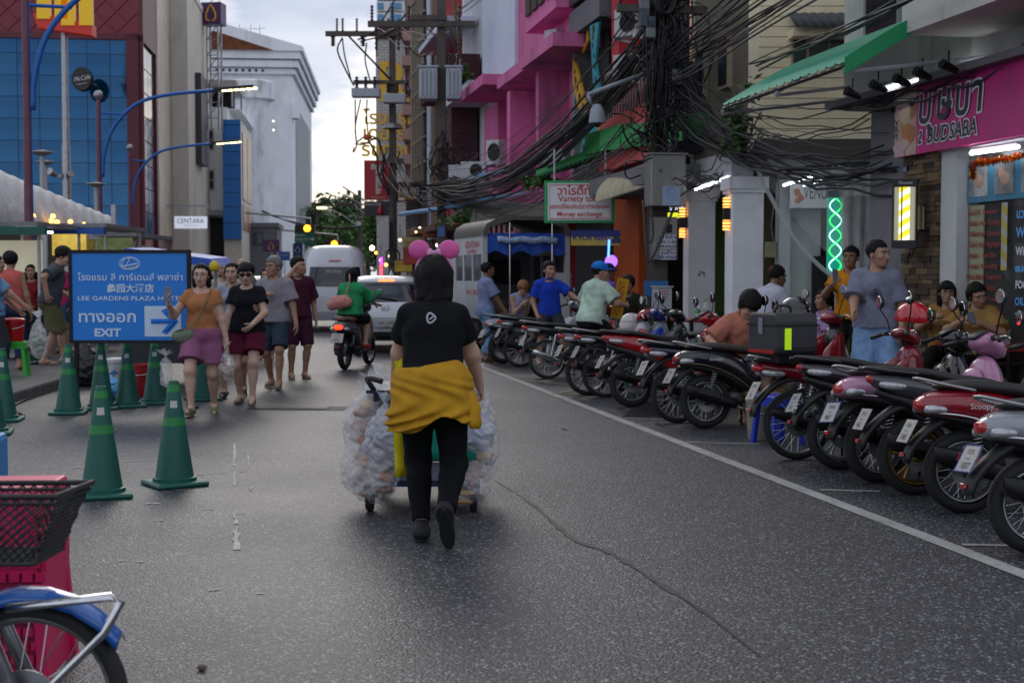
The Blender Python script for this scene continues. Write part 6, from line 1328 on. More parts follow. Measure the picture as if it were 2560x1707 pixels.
t=thing('arched_awning','arched green translucent awning projecting over the pavement','awning',(0,0,0),0);TEAL=mat('awning_teal',rgb('35a583'),.4,var=.1,vs=4,tr=.0,a=.92);GTR=mat('awning_edge_green',rgb('16965c'),.45,var=.06)
O0,O1=at(1804,262,17.7),at(2107,178,14.1);O0.z=O1.z=3.68;inn=Vector((.98,.2,0))
def arch(q,s):return q+inn*(1.75*s)+Vector((0,0,.78*math.sin(s*1.35)/math.sin(1.35)))
N=16;L_=30
for k in range(N):
 A,B=O0.lerp(O1,k/N),O0.lerp(O1,(k+1)/N-.006);mb=MB();vs=[]
 for j in range(L_+1):
  for q_,dz in ((A,0),(A.lerp(B,.2),.022),(A.lerp(B,.5),0),(A.lerp(B,.8),.0),(B,0)):vs.append(arch(q_,j/L_)+Vector((0,0,dz)))
 fs=[(j*5+i,j*5+i+1,j*5+i+6,j*5+i+5) for j in range(L_) for i in range(4)];mb.add(vs,fs);mb.build('sheet',TEAL,t,smooth=True)
mb=MB();vs=[]
for j in range(L_+1):
 q=arch(O1,j/L_);vs+=[q+Vector((.01,-.03,.05)),q+Vector((.01,-.03,-.13))]
mb.add(vs,[(2*j,2*j+1,2*j+3,2*j+2) for j in range(L_)]);mb.build('edge_band',GTR,t)
for s_ in (0.02,.5):
 mb=MB();mb.tube([arch(O0,s_)-Vector((0,0,.05)),arch(O1,s_)-Vector((0,0,.05))],.025,6);mb.build('purlin',BLKM,t)
for k in (0,.5,1):
 q=O0.lerp(O1,k);mb=MB();mb.tube([arch(q,j/10)-Vector((0,0,.08)) for j in range(11)],.022,6);mb.tube([arch(q,0)-Vector((0,0,.1)),arch(q,1)-Vector((0,0,.65))],.022,6);mb.build('bracket',mat('bracket_grey',rgb('9a9aa2'),.5,.3),t)
for k,(u,v) in enumerate(((2132,232),(2196,215),(2254,200),(2306,183),(2372,165))):
 p=at(u,v,15.6-.35*k);t=thing('spot_lamp','black swivel spot lamp under the green awning, %s'%('nearest the recess','second from the recess','middle of its row','second from the dark cladding','nearest the dark cladding')[k],'spot lamp',p,R(20),'spot lamps under the awning');mb=MB();mb.tube([(-.09,0,.02),(.1,0,-.05)],[.055,.035],10);mb.build('body',BLKM,t);mb=MB();mb.tube([(0,0,0),(0,0,.16)],.01,6);mb.build('stem',BLKM,t)
for k,(a,b_) in enumerate((((2210,224),(2246,212)),((2262,211),(2296,200)),((2322,196),(2366,183)),((2384,177),(2446,160)),((2490,151),(2512,146)))):fluor('thin fluorescent tube under the green awning, %s in its row'%('nearest the recess','second from the recess','third from the recess','fourth from the recess','short last piece')[k],at(a[0],a[1],15.9-.4*k),at(b_[0],b_[1],15.6-.4*k),TUBE,.014)
# ------------------------------------------------------------------ utility poles, crossarms, transformers and cables
random.seed(41)
POLE=mat('pole_concrete',rgb('57524c'),.85,var=.25,vs=3,dirt=.5,ds=1.5,bump=.3,bs=30);CAB=mat('cable_black',(.009,.009,.01),.5,var=.2);CABG=mat('cable_grey',(.05,.05,.055),.5,var=.2);INS=mat('insulator_brown',rgb('3a2a26'),.3,var=.2);TRF=mat('transformer_grey',rgb('a9b3bb'),.5,var=.06,vs=3,dirt=.2);SSTEEL=mat('cabinet_steel',rgb('8f8f8c'),.42,.6,var=.15,vs=2,aniso=(1,1,.2))
def pole(label,u,Y,H,w0,w1,rz=0):
 x=xat(u,Y);t=thing('utility_pole',label,'utility pole',(x,Y,0),R(rz));mb=MB()
 mb.rings([[Vector((sx*w/2,sy*w/2,z)) for sx,sy in ((-1,-1),(1,-1),(1,1),(-1,1))] for z,w in ((0,w0),(H,w1))]);mb.build('shaft',POLE,t,bevel=.02);return t
def insul(par,p,h=.35,r=.05,up=1):
 mb=MB();prof=[(.001,0)]
 for k in range(5):prof+=[(r*.5,up*h*(k/5)),(r,up*h*(k/5+.06)),(r*.5,up*h*(k/5+.14))]
 mb.lathe(prof+[(.001,up*h)],10,'z',p);mb.build('insulator',INS,par,smooth='auto')
Y1=22.5;t1=pole('concrete utility pole smothered in tangled black cables and steel cabinets',1645,Y1,9.4,.28,.2,8);X1=t1.location.x
def rel(t,p):return t.matrix_basis.inverted()@Vector(p)
def relat(t,u,v,Y):return rel(t,at(u,v,Y))
c=[relat(t1,u,v,Y1-.35) for u,v in ((1617,390),(1705,517))]
o=part(t1,'steel_cabinet',SSTEEL,(c[0].x,c[1].x,-.62,-.15,c[1].z,c[0].z),bevel=.012);part(o,'cabinet_roof',SSTEEL,(c[0].x-.03,c[1].x+.03,-.66,-.12,c[0].z,c[0].z+.025));q=[relat(t1,u,v,Y1-.6) for u,v in ((1655,465),(1703,514))];st=part(o,'notice',mat('sticker_blue',rgb('8fa3bf'),.5,var=.1),(q[0].x,q[1].x-.02,-.63,-.622,q[1].z,q[0].z))
mb=MB();mb.lathe([(.045,-.632),(.06,-.632),(.06,-.634),(.045,-.634)],20,'y',((q[0].x+q[1].x)/2,0,q[0].z-.09),closed=True);mb.build('emblem',mat('sticker_ink',rgb('5b8fb8'),.5),st);text('เทศบาลนคร',.045,MATS['sticker_ink'],st,((q[0].x+q[1].x)/2,-.634,q[0].z-.2))
mb=MB();mb.lathe([(.001,-.64),(.03,-.64),(.03,-.62)],10,'y',(c[0].x+.15,0,(c[0].z+c[1].z)/2+.15));mb.build('lock',CHR,o)
c=[relat(t1,u,v,Y1-.3) for u,v in ((1630,543),(1690,650))];o=part(t1,'meter_box',SSTEEL,(c[0].x,c[1].x,-.42,-.15,c[1].z,c[0].z),bevel=.01);part(o,'meter_window',DARK,(c[0].x+.2,c[0].x+.3,-.428,-.421,c[0].z-.26,c[0].z-.12))
SI=mat('sticker_ink_blue',rgb('22307a'),.5,var=0)
for z0,ls in ((c[0].z-.29,(('รถ รับจ้าง',.075),('โทร. 6 ล้อ',.07),('089-4702267',.055))),(c[0].z-.54,(('สูบส้วม',.085),('083-4702220',.055)))):
 n=len(ls);pl=part(o,'sticker',mat('sticker_white',(.6,.62,.66),.5,var=.05),(c[0].x+.1,c[0].x+.36,-.4295,-.4215,z0-n*.075,z0))
 for k,(s_,sz) in enumerate(ls):text(s_,sz,SI,pl,(c[0].x+.23,-.432,z0-.04-k*.075),bold=.002)
c=[relat(t1,u,v,Y1-.4) for u,v in ((1636,718),(1676,772))];o=part(t1,'donation_box',mat('box_offwhite',rgb('b9bcc2'),.5),(c[0].x,c[1].x,-.5,-.2,c[1].z,c[0].z));part(o,'lid',MATS['box_offwhite'],(c[0].x-.02,c[1].x+.02,-.53,-.18,c[0].z,c[0].z+.02));pl=part(o,'notice',paint('c4b6c0',.5),(c[0].x+.05,c[1].x-.05,-.507,-.501,c[0].z-.18,c[0].z-.04))
for k,(s_,m) in enumerate((('รับบริจาค',RI),('ทุนการศึกษา',SI),('โทร 089',RI))):text(s_,.045,m,pl,((c[0].x+c[1].x)/2,-.51,c[0].z-.07-k*.045))
part(t1,'blue_board',paint('2f6fa8',.6),(c[0].x-.12,c[1].x+.02,-.19,-.17,c[1].z+.2,c[0].z+.1))
for dx in (-.2,-.16):
 mb=MB();mb.tube([(dx,-.12,.1),(dx,-.12,3.4)],.014,6);mb.build('conduit',CABG,t1)
mb=MB();mb.tube(bez([relat(t1,u,v,Y1-.45) for u,v in ((1685,520),(1660,580),(1632,640),(1618,650),(1612,560),(1608,500))],26),.022,8);mb.tube(bez([relat(t1,u,v,Y1-.45) for u,v in ((1630,520),(1632,590),(1622,605),(1612,570))],16),.02,8);mb.build('conduit',CABG,t1,True)
for z,L_ in ((5.75,1.5),(6.7,1.8)):part(t1,'crossarm',POLE,(-L_/2,L_/2,-.22,-.12,z,z+.12))
mb=MB();a,bb,cc=relat(t1,1612,185,Y1-.2),relat(t1,1470,237,Y1-.9),relat(t1,1478,262,Y1-.9);mb.tube([a,bb],.035,8);mb.tube([bb,cc],.03,8);o=mb.build('camera_arm',mat('camera_grey',rgb('8a909c'),.45,.2),t1,True)
mb=MB();k=relat(t1,1493,292,Y1-.9);mb.lathe([(.001,.2),(.06,.19),(.11,.1),(.135,-.06),(.135,-.1),(.1,-.11)],18,'z',k);mb.build('camera_housing',MATS['camera_grey'],o,smooth='auto');mb=MB();mb.sphere((k.x,k.y,k.z-.09),.08,12,8);mb.build('camera_dome',mat('smoked_dome',(.02,.02,.02),.1),o,True)
mb=MB();rnd=random.Random(2)
for k in range(150):
 z=rnd.uniform(3.1,6.9);r=rnd.uniform(.14,.42);c_=Vector((rnd.gauss(0,.22),-.2+rnd.gauss(0,.12),z));e=Euler((rnd.uniform(0,3.1),rnd.uniform(0,3.1),rnd.uniform(0,3.1))).to_matrix();f=rnd.uniform(.3,1.0);a0,a1=rnd.uniform(0,6),rnd.uniform(3,6.2)
 mb.tube([c_+e@Vector((r*math.cos(a0+a1*i/12),r*f*math.sin(a0+a1*i/12),.06*math.sin(i))) for i in range(13)],rnd.choice((.007,.01,.013,.016)),5)
for k in range(45):
 x=rnd.gauss(0,.16);z0=rnd.uniform(3.2,4.6);z1=rnd.uniform(5.0,7.2);mb.tube(bez([(x,-.2,z0),(x+rnd.gauss(0,.15),-.3,(z0+z1)/2),(x*.6+rnd.gauss(0,.12),-.18,z1)],10),rnd.choice((.009,.014,.02)),5)
o=mb.build('cable_tangle',CAB,t1,True);o['kind']='stuff'
for k in range(7):
 z=4.2+rnd.random()*2.3;x=rnd.choice((-.32,-.22,.22,.34));mb=MB();mb.rbox((x,-.28,z),(.16,.12,rnd.uniform(.16,.34)),.015);mb.build('splice_box',rnd.choice((BLKP,mat('box_slate',rgb('4c5560'),.6),mat('box_grey',rgb('777c80'),.6))),t1)
for dx in (-.07,.05):
 for k in range(12):mb=MB();mb.box((dx,-.155,3.05+k*.17),(.09,.012,.03));mb.build('band',CHR if k%2 else BLKP,t1)
mb=MB();cen=Vector((-.02,-.42,6.1))
for k in range(7):mb.tube([cen+Vector((.17*math.cos(a)+.012*k-.04,-.01*k,.42*math.sin(a))) for a in np.linspace(0,6.283,25)[:-1]],.011,6,closed=True)
mb.build('coiled_cable',CAB,t1,True)
def bundle(label,a,b,n,spread,sag,r=(.008,.016),m=None,endspread=None,name='cable_bundle',N=14,wob=.03):
 t=thing(name,label,'cables',a,0);b=Vector(b)-Vector(a);rnd=random.Random(hash(label)%999 if False else len(label)*7+n);es=endspread if endspread is not None else spread
 for k in range(n):
  o0=Vector((rnd.gauss(0,spread),rnd.gauss(0,spread*.5),rnd.gauss(0,spread)));o1=Vector((rnd.gauss(0,es),rnd.gauss(0,es*.5),rnd.gauss(0,es)));s=sag*rnd.uniform(.75,1.25);ph=rnd.uniform(0,6);mb=MB()
  pts=[p+Vector((0,0,wob*math.sin(i*1.7+ph))) for i,p in enumerate(catenary(o0,b+o1,s,N))];mb.tube(pts,rnd.uniform(*r),5,True);mb.build('cable',m or rnd.choice((CAB,CAB,CABG)),t,True)
 return t
P1=lambda v,du=0:at(1650+du,v,Y1-.2);Y2=42.0;P2=lambda v,du=0:at(1108+du,v,Y2)
bundle('thick sagging bundle of black cables between the tangled pole and the transformer pole',P1(75),P2(478),26,.16,.95,(.012,.03))
bundle('loose fan of thin wires above the thick cable bundle',P1(20),P2(440),16,.3,.8,(.006,.011))
bundle('slack wires drooping low across the pink shophouse',P1(330,-30),P2(500,40),12,.16,.75,(.007,.014),wob=.06)
E0=Vector((5.5,3.0,6.6));bundle('bunch of cables rising from the tangled pole over the street',P1(150,20),E0,18,.16,.35,(.008,.018),endspread=.5)
bundle('pair of pale wires running from the tangled pole past the weatherboards',P1(212,10),Vector((5.4,4.0,5.9)),3,.05,.3,(.012,.018),m=CABG)
F1=at(2275,425,16.2);bundle('heavy black cables sagging along the weatherboard flank',at(1700,300,22.4),F1,16,.12,.35,(.01,.022),wob=.04)
bundle('thin wires strung below the arched awning',at(1690,235,22.4),at(2262,300,16.3),12,.22,.4,(.006,.011),wob=.03)
bundle('looping wires in front of the weatherboard street face',at(1640,430,22.4),at(1905,330,20.4),9,.2,.45,(.007,.014),wob=.08)
bundle('drop cables from the tangled pole to the corner column',at(1690,150,22.4),at(1880,400,20.3),6,.1,.2,(.01,.018))
bundle('long wires crossing in front of the arched awning',at(1870,168,17.5),Vector((5.3,5.0,4.9)),5,.08,.25,(.008,.014))
bundle('cable run under the pink banner eaves',at(2160,268,16.6),at(2600,130,13.2),6,.06,.1,(.008,.016))
t=thing('cable_coil','small coil of spare cable hanging beside the pink banner','cable coil',at(2243,262,16.4),0);mb=MB()
for k in range(8):mb.tube([Vector(((.085+.006*math.sin(k))*math.cos(a)+.01*math.sin(k*2),-.006*k,.1*math.sin(a))) for a in np.linspace(0,6.283,21)[:-1]],.006,5,closed=True)
mb.build('loop',CAB,t,True)
p=at(1848,375,20.2);leafball('wall_sapling','small leafy sapling sprouting above the corner column',(p.x,20.2,p.z+.35),(.26,.2,.55),260,LEAFD,.075,9,'plant',[((.05,0,-.5),(-.05,0,.5)),((.05,0,-.4),(.2,0,.1))])
t2=pole('concrete pole with two grey transformers beside the balcony plants',1105,Y2,12.2,.3,.24);S_=F/Y2;zz=lambda v:CH+(HZ-v)/S_;fx=lambda u:(u-1105)/S_
part(t2,'crossarm',POLE,(fx(925),fx(1190),-.28,-.14,zz(78),zz(64)));part(t2,'crossarm',POLE,(fx(1030),fx(1120),-.3,-.16,zz(62),zz(50)))
for u0,u1 in ((1052,1097),(1118,1155)):
 o=part(t2,'transformer',TRF,(fx(u0),fx(u1),-.55,.15,zz(257),zz(180)),bevel=.03);part(o,'lid',TRF,(fx(u0)-.04,fx(u1)+.04,-.6,.2,zz(180),zz(176)))
 for k in (-.12,.12):insul(o,((fx(u0)+fx(u1))/2+k,-.2,zz(176)),.42,.07)
 for k in range(4):part(o,'cooling_rib',TRF,(fx(u0)+.06+k*.12,fx(u0)+.1+k*.12,-.62,-.551,zz(250),zz(188)))
for u in (935,985,1025,1150):insul(t2,(fx(u),-.2,zz(64)),.5,.06)
for u in (945,1000,1150):insul(t2,(fx(u),-.2,zz(80)),.7,.05,-1)
mb=MB();mb.tube([(fx(1060),-.2,zz(72)),(0,0,zz(110))],.025,5);mb.tube([(fx(1150),-.2,zz(72)),(0,0,zz(110))],.025,5);mb.build('brace',STEEL,t2)
for v0,v1,u in ((480,470,0),):part(t2,'low_arm',BLKM,(fx(1030),fx(1180),-.2,-.1,zz(470),zz(463)))
mb=MB();rnd=random.Random(6)
for k in range(70):z=rnd.uniform(zz(520),zz(360));r=rnd.uniform(.12,.5);c_=Vector((rnd.gauss(.2,.4),-.25,z));e=Euler((rnd.uniform(0,3),rnd.uniform(0,3),rnd.uniform(0,3))).to_matrix();a1=rnd.uniform(3,6);mb.tube([c_+e@Vector((r*math.cos(a1*i/10),r*.6*math.sin(a1*i/10),0)) for i in range(11)],rnd.choice((.01,.016,.022)),5)
o=mb.build('cable_tangle',CAB,t2,True);o['kind']='stuff'
o=part(t2,'blue_notice',paint('4a6fae',.5),(fx(1096),fx(1113),-.18,-.16,zz(592),zz(567)));part(t2,'white_box',paint('c3c6cc',.5),(fx(1096),fx(1113),-.3,-.15,zz(636),zz(612)))
mb=MB();mb.tube(bez([(fx(1128),-.2,zz(85)),(fx(1140),-.3,zz(140)),(fx(1130),-.3,zz(176))],10),.02,5);mb.tube(bez([(fx(1000),-.2,zz(95)),(fx(1050),-.3,zz(150)),(fx(1090),-.3,zz(140))],12),.02,5);mb.build('jumper_cable',CAB,t2,True)
Y3=56.6;t3=pole('wooden-armed utility pole with switch boxes beside the red nest sign',983,Y3,11.4,.34,.24);S_=F/Y3;zz=lambda v:CH+(HZ-v)/S_;fx=lambda u:(u-983)/S_
part(t3,'crossarm',POLE,(fx(820),fx(1003),-.3,-.14,zz(100),zz(88)));part(t3,'crossarm',POLE,(fx(888),fx(1026),-.3,-.16,zz(217),zz(208)));part(t3,'crossarm',POLE,(fx(960),fx(1012),-.3,-.16,zz(412),zz(400)))
mb=MB();mb.tube([(fx(877),-.2,zz(100)),(fx(978),-.2,zz(205))],.045,6);mb.tube([(fx(945),-.2,zz(150)),(fx(950),-.2,zz(60))],.03,5);mb.build('brace',BLKM,t3)
for u0,u1,v0,v1 in ((886,956,230,252),(963,1019,243,266)):
 o=part(t3,'switch_box',TRF,(fx(u0),fx(u1),-.7,-.2,zz(v1),zz(v0)),bevel=.04)
 for k in range(3):insul(o,(fx(u0+12+k*22),-.5,zz(v0)),.5,.09)
for u in (838,912):insul(t3,(fx(u),-.2,zz(100)),.42,.12,-1)
for u in (848,862,897,975,1000):insul(t3,(fx(u),-.2,zz(88)),.55,.06)
for (pts,r) in ((((862,105),(850,135),(868,180),(890,222)),.035),(((862,105),(868,150),(885,215)),.03),(((922,118),(918,160),(930,210)),.03),(((893,256),(893,330),(895,370),(887,385),(890,372)),.03),(((906,256),(893,320),(895,355)),.03),(((922,256),(921,300),(924,340)),.03),(((895,362),(918,345),(940,348),(955,360),(940,352),(915,365),(893,365)),.035),(((925,355),(945,395),(950,440),(975,490)),.045),(((950,355),(962,400),(960,440),(975,480)),.045),(((900,110),(940,90),(975,40),(1010,-20)),.035),(((905,115),(980,90),(1040,20)),.03),(((1020,210),(1028,240),(1005,260)),.03)):
 mb=MB();mb.tube(bez([(fx(u),-.35,zz(v)) for u,v in pts],22),r,5);mb.build('hanging_cable',CAB,t3,True)
mb=MB();mb.sphere((fx(922),-.35,zz(348)),(.17,.08,.13),12,8);mb.build('orange_disc',paint('c05a22',.6),t3,True)
mb=MB();mb.lathe([(.22,zz(320)),(.3,zz(312)),(.45,zz(325)),(.3,zz(315))],14);mb.build('guard_cone',STEEL,t3);o=part(t3,'control_box',paint('b3b5b4',.6),(fx(952),fx(976),-.6,-.2,zz(615),zz(553)));part(t3,'cable_riser',CAB,(fx(985),fx(992),-.35,-.17,zz(660),zz(430)))
mb=MB();[mb.tube([Vector((fx(985)+.28*math.cos(a),-.4-.03*k,zz(642)+.35*math.sin(a))) for a in np.linspace(0,6.28,17)[:-1]],.03,5,closed=True) for k in range(4)];mb.build('cable_coil',CAB,t3,True)
part(t3,'cctv_camera',paint('c6c6c6',.5),(fx(1003),fx(1018),-1.2,-.7,zz(506),zz(499)))
bundle('high wires from the transformer pole to the switch-box pole',at(1105,60,42),at(983,82,56.6),4,.5,.6,(.012,.018));bundle('low cables from the transformer pole to the switch-box pole',at(1105,470,42),at(983,400,56.6),10,.2,.7,(.012,.022));bundle('high wires from the transformer pole towards the street above',at(1110,66,42),Vector((5.4,3.0,9.0)),3,.4,.8,(.01,.016))
t4=pole('distant utility pole with a low crossarm before the trees',900,95,7.4,.32,.24);S_=F/95;zz=lambda v:CH+(HZ-v)/S_;fx=lambda u:(u-900)/S_
part(t4,'crossarm',POLE,(fx(843),fx(902),-.25,-.1,zz(515),zz(508)))
for u in (846,862,884):insul(t4,(fx(u),-.15,zz(508)),.35,.08)
mb=MB();mb.tube([(fx(858),0,zz(468)),(fx(918),-2,zz(505))],.05,5);mb.tube([(fx(858),0,zz(488)),(fx(916),-2,zz(518))],.05,5);mb.build('stay',BLKM,t4);part(t4,'drum_box',paint('c9ccd0',.5),(fx(893),fx(903),-.6,-.2,zz(565),zz(555)))
bundle('far wires between the switch-box pole and the distant pole',at(983,400,56.6),at(900,520,95),8,.3,1.0,(.02,.03));bundle('wires crossing the street near the traffic lights',at(645,530,100),at(905,560,95),5,.3,.5,(.025,.035))
# ------------------------------------------------------------------ far end: signs, trees, traffic lights; fittings on the right-hand fronts
random.seed(51)
p=at(946,451,61);t=thing('nest_sign','tall red sign board with white vertical characters beside the pole','sign',p,R(2));S_=F/61.
part(t,'board',mat('nest_red',rgb('a81f2d'),.45,var=.08),(-34/S_,34/S_,-.1,.1,-49/S_,49/S_));SW=mat('sign_letter_white',(.62,.6,.58),.5,var=0);part(t,'frame',BLKM,(-35/S_,-33.8/S_,-.12,.12,-50/S_,50/S_),(33.8/S_,35/S_,-.12,.12,-50/S_,50/S_));text('รังนก',.3,SW,t,(-.0,-.115,32/S_),bold=.012)
for k,ch in enumerate('泰南燕窩'):text(ch,.3,SW,t,(.02,-.115,17/S_-k*15/S_),bold=.01)
text('TEL 074 235 000',.09,SW,t,(0,-.115,-43/S_))
p=at(945,522,61);t=thing('cola_sign','black drinks sign with a red bottle below the red board','sign',p,R(2));part(t,'board',mat('cola_black',(.015,.015,.017),.4,var=.1),(-34/S_,34/S_,-.1,.1,-18/S_,18/S_));text('Coca-Cola',.2,SW,t,(-.28,-.115,.2),shear=.3);mb=MB();mb.lathe([(.001,-.26),(.11,-.25),(.12,-.1),(.09,.02),(.05,.12),(.045,.22),(.001,.23)],14,'z',(.12,-.16,-.03));mb.build('bottle_picture',paint('b32030',.3),t,True)
for k,(label,u,v,w,h,c1,ls) in enumerate((('brown restaurant banner with yellow and white lettering',1022,480,70,50,'4b2c24',(('ร้านอาหาร',.3,.2,'d8d0c4'),('ข้าวต้ม สาขา 2',.3,-.15,'d8d0c4'),('ที่ 1 หาดใหญ่',.3,-.5,'d8b52a'))),('cream shop fascia with a round red mark and brown trim',1035,608,60,34,'a59368',(('ร้านอาหาร',.25,.0,'7a2c20'),)))):
 Y=58-k*4;S_=F/Y;p=at(u,v,Y);t=thing('shop_banner',label,'banner',p,R(-10));part(t,'cloth',paint(c1,.7,var=.2),(-w/2/S_,w/2/S_,-.04,.04,-h/2/S_,h/2/S_))
 for s_,sz,z,c in ls:text(s_,sz,paint(c,.6,var=0),t,(0,-.05,z*h/S_*.55),w=w/S_*.75)
ACM=mat('ac_white',rgb('b9bcc0'),.55,var=.08,vs=3,dirt=.3,ds=2)
def ac(label,u,v,Y,w,h,rz=-30,fan=True,d=.32):
 p=at(u,v,Y);t=thing('air_conditioner',label,'air conditioner',p,R(rz));part(t,'case',ACM,(-w/2,w/2,-d/2,d/2,-h/2,h/2),bevel=.012)
 if fan:
  mb=MB();mb.lathe([(.001,-d/2-.004),(h*.36,-d/2-.004),(h*.36,-d/2-.002)],20,'y',(w*.12,0,0));mb.build('fan_opening',DARK,t)
  for k in range(4):mb=MB();mb.tube([Vector((w*.12+h*.09*(k+1)*math.cos(a),-d/2-.012,h*.09*(k+1)*math.sin(a))) for a in np.linspace(0,6.28,21)[:-1]],.006,4,closed=True);mb.build('grille_ring',BLKP,t)
 part(t,'bracket',STEEL,(-w/2,-w/2+.04,-d/2-.05,d/2+.3,-h/2-.05,-h/2),(w/2-.04,w/2,-d/2-.05,d/2+.3,-h/2-.05,-h/2));return t
ac('white air conditioner on the pink wall under the bay window',1388,102,33.3,.45,.5,-50,False);ac('upright white air conditioner in front of the slate shutter',1241,382,38,.5,.68,-45);ac('wide air conditioner with a dark fan above the shop sill',1186,427,39.5,.72,.5,-12);ac('small air conditioner beside the wide one on the shop sill',1145,430,41.5,.5,.4,-20,False);ac('air conditioner on the ledge of the pink shophouse behind cables',1390,395,31.5,.62,.35,-30,False);ac('air conditioner on the red wall beside the cable pole',1572,172,25.5,.5,.5,-40);ac('upper air conditioner hung high on the red wall',1575,60,25.5,.5,.5,-40)
t=thing('scalloped_awning','curved cream corrugated awning with stained scalloped edge','awning',(0,0,0),0);CR=mat('cream_awning',rgb('b3ab92'),.7,var=.12,vs=3,dirt=.55,ds=2.5);A,B=at(1490,508,24.6),at(1612,470,22.6);n=26
for k in range(n):
 p,q=A.lerp(B,k/n),A.lerp(B,(k+.97)/n);mb=MB();vs=[]
 for j in range(9):
  a=j/8*1.45;off=Vector((.98,.2,0))*(.75*(1-math.cos(a))*.9)+Vector((0,0,.55*math.sin(a)));vs+=[p+off,p.lerp(q,.5)+off+Vector((-.03,0,.03)),q+off]
 mb.add(vs,[(j*3+i,j*3+i+1,j*3+i+4,j*3+i+3) for j in range(8) for i in range(2)]);mb.build('rib',CR,t,smooth=True)
t=thing('barrel_awning','grey barrel-shaped awning above the white pickup taxi roof','awning',(0,0,0),0);A,B=at(1118,560,42),at(1360,545,31);mb=MB();vs=[];GA=mat('awning_old_grey',rgb('77756f'),.8,var=.15,vs=2,dirt=.4,ds=1.0)
for k in range(13):
 p=A.lerp(B,k/12)
 for j in range(9):a=j/8*1.5;vs.append(p+Vector((.98,.2,0))*(1.3*(1-math.cos(a)))+Vector((0,0,.85*math.sin(a))))
mb.add(vs,[(k*9+j,(k+1)*9+j,(k+1)*9+j+1,k*9+j+1) for k in range(12) for j in range(8)]);mb.build('sheet',GA,t,smooth=True)
p=at(1170,545,39);leafball('awning_creeper','green creeper growing over the grey barrel awning',(p.x,39,p.z),(.7,.4,.3),260,LEAFY,.13,12);p=at(1345,455,29.8);leafball('gutter_weeds','weeds sprouting from the gutter left of the tour sign',(p.x,29.8,p.z),(.35,.2,.2),160,LEAFY,.1,13)
PIPE=mat('blue_pipe',rgb('6b9fcb'),.5,var=.1)
for lab,pts in (('long pale blue pipe slanting up behind the transformer pole',((1115,512),(1200,440),(1290,425))),('pale blue pipe running level along the shop fronts',((1000,536),(1100,522),(1240,495))),('short blue pipe lying across the awning edge',((1215,500),(1320,487)))):
 t=thing('blue_pipe',lab,'pipe',(0,0,0),0);mb=MB();mb.tube([at(u,v,46-(u-1000)*.035) for u,v in pts],.07,8);mb.build('tube',PIPE,t,True)
for k,(u,v,Y,e_,h_,r) in enumerate(((1095,613,44,10,'ffe9c0',.12),(1050,570,50,9,'fff0d8',.07),(930,620,62,12,'fff2d6',.2),(940,632,60,7,'ff9a3a',.12),(952,650,58,7,'ff8a2a',.12),(965,662,58,6,'ffb04a',.14),(975,640,60,8,'ffd890',.12),(1070,650,46,6,'ffd9a0',.1),(1040,580,48,6,'ffc070',.07),(1000,600,52,6,'ffe0b0',.1),(1155,600,40,6,'ffe9c0',.08),(1190,575,38,6,'ffffff',.06))):
 t=thing('shop_lamp','glowing bulb among the far right-hand shop fronts','lamp',at(u,v,Y),0,'bulbs of the far shop fronts');mb=MB();mb.sphere((0,0,0),r*.55,10,7);mb.build('bulb',glow(h_,e_),t,True);mb=MB();mb.tube([(0,0,r),(0,0,r+.5)],.01,4);mb.build('flex',CAB,t)
for k,(u,v,Y,w,h,c) in enumerate(((1040,640,50,70,40,'8f2a22'),(1075,580,48,40,26,'6e2f20'),(1160,640,42,40,70,'7a3a22'),(985,690,60,30,60,'4f5248'),(1140,690,44,60,40,'40281f'),(1010,665,54,50,28,'a58a2a'))):
 t=thing('shop_board',('dark red','rust brown','reddish mural','grey green','dark brown','ochre yellow')[k]+' shop panel in the crowded far frontage','shop panel',at(u,v,Y),R(-25));S_=F/Y;part(t,'panel',paint(c,.7,var=.5,vs=2.2),(-w/2/S_,w/2/S_,-.05,.05,-h/2/S_,h/2/S_));part(t,'frame',BLKM,(-w/2/S_-.03,w/2/S_+.03,.05,.08,-h/2/S_-.03,h/2/S_+.03))
t=thing('neon_strip','thin red and violet neon strip glowing among the far shops','neon light',at(953,668,57),0);mb=MB();mb.tube([(0,0,-.5),(0,0,.1)],.05,6);mb.build('red_tube',glow('ff2a3a',8),t);mb=MB();mb.tube([(0,0,.12),(0,0,.4)],.05,6);mb.build('violet_tube',glow('c02aff',8),t)
t=thing('neon_sign','small blue and violet neon glowing behind the rental riders','neon light',at(1520,640,25.2),0);mb=MB();mb.tube([(0,0,-.2),(.02,0,.3)],.02,6);mb.build('blue_tube',glow('3a6aff',7),t);mb=MB();mb.sphere((.06,0,-.1),(.12,.03,.12),10,6);mb.build('violet_panel',glow('8a5aff',2.5),t)
t=thing('direction_sign','green road direction sign with white arrows hung over the street','road sign',at(762,588,88),R(5));S_=F/88.;GS=mat('road_sign_green',rgb('1d6b52'),.5,var=.06)
for k,z in enumerate((12,-12)):
 o=part(t,'panel',GS,(-25/S_,25/S_,-.05,.05,(z-11)/S_,(z+11)/S_));text(('สงขลา 30 กม','สนามบิน 12 กม')[k],.3,SW,o,(-.15,-.06,(z+2)/S_),w=.75);mb=MB();x=13/S_;mb.prism([(x,z/S_-.04),(x+.14,z/S_-.04),(x+.14,z/S_-.12),(x+.28,z/S_),(x+.14,z/S_+.12),(x+.14,z/S_+.04),(x,z/S_+.04)],.01,'y',(0,-.06,.05));mb.build('arrow',SW,o)
part(t,'post',STEEL,(-.05,.05,.06,.16,-3.9,.8))
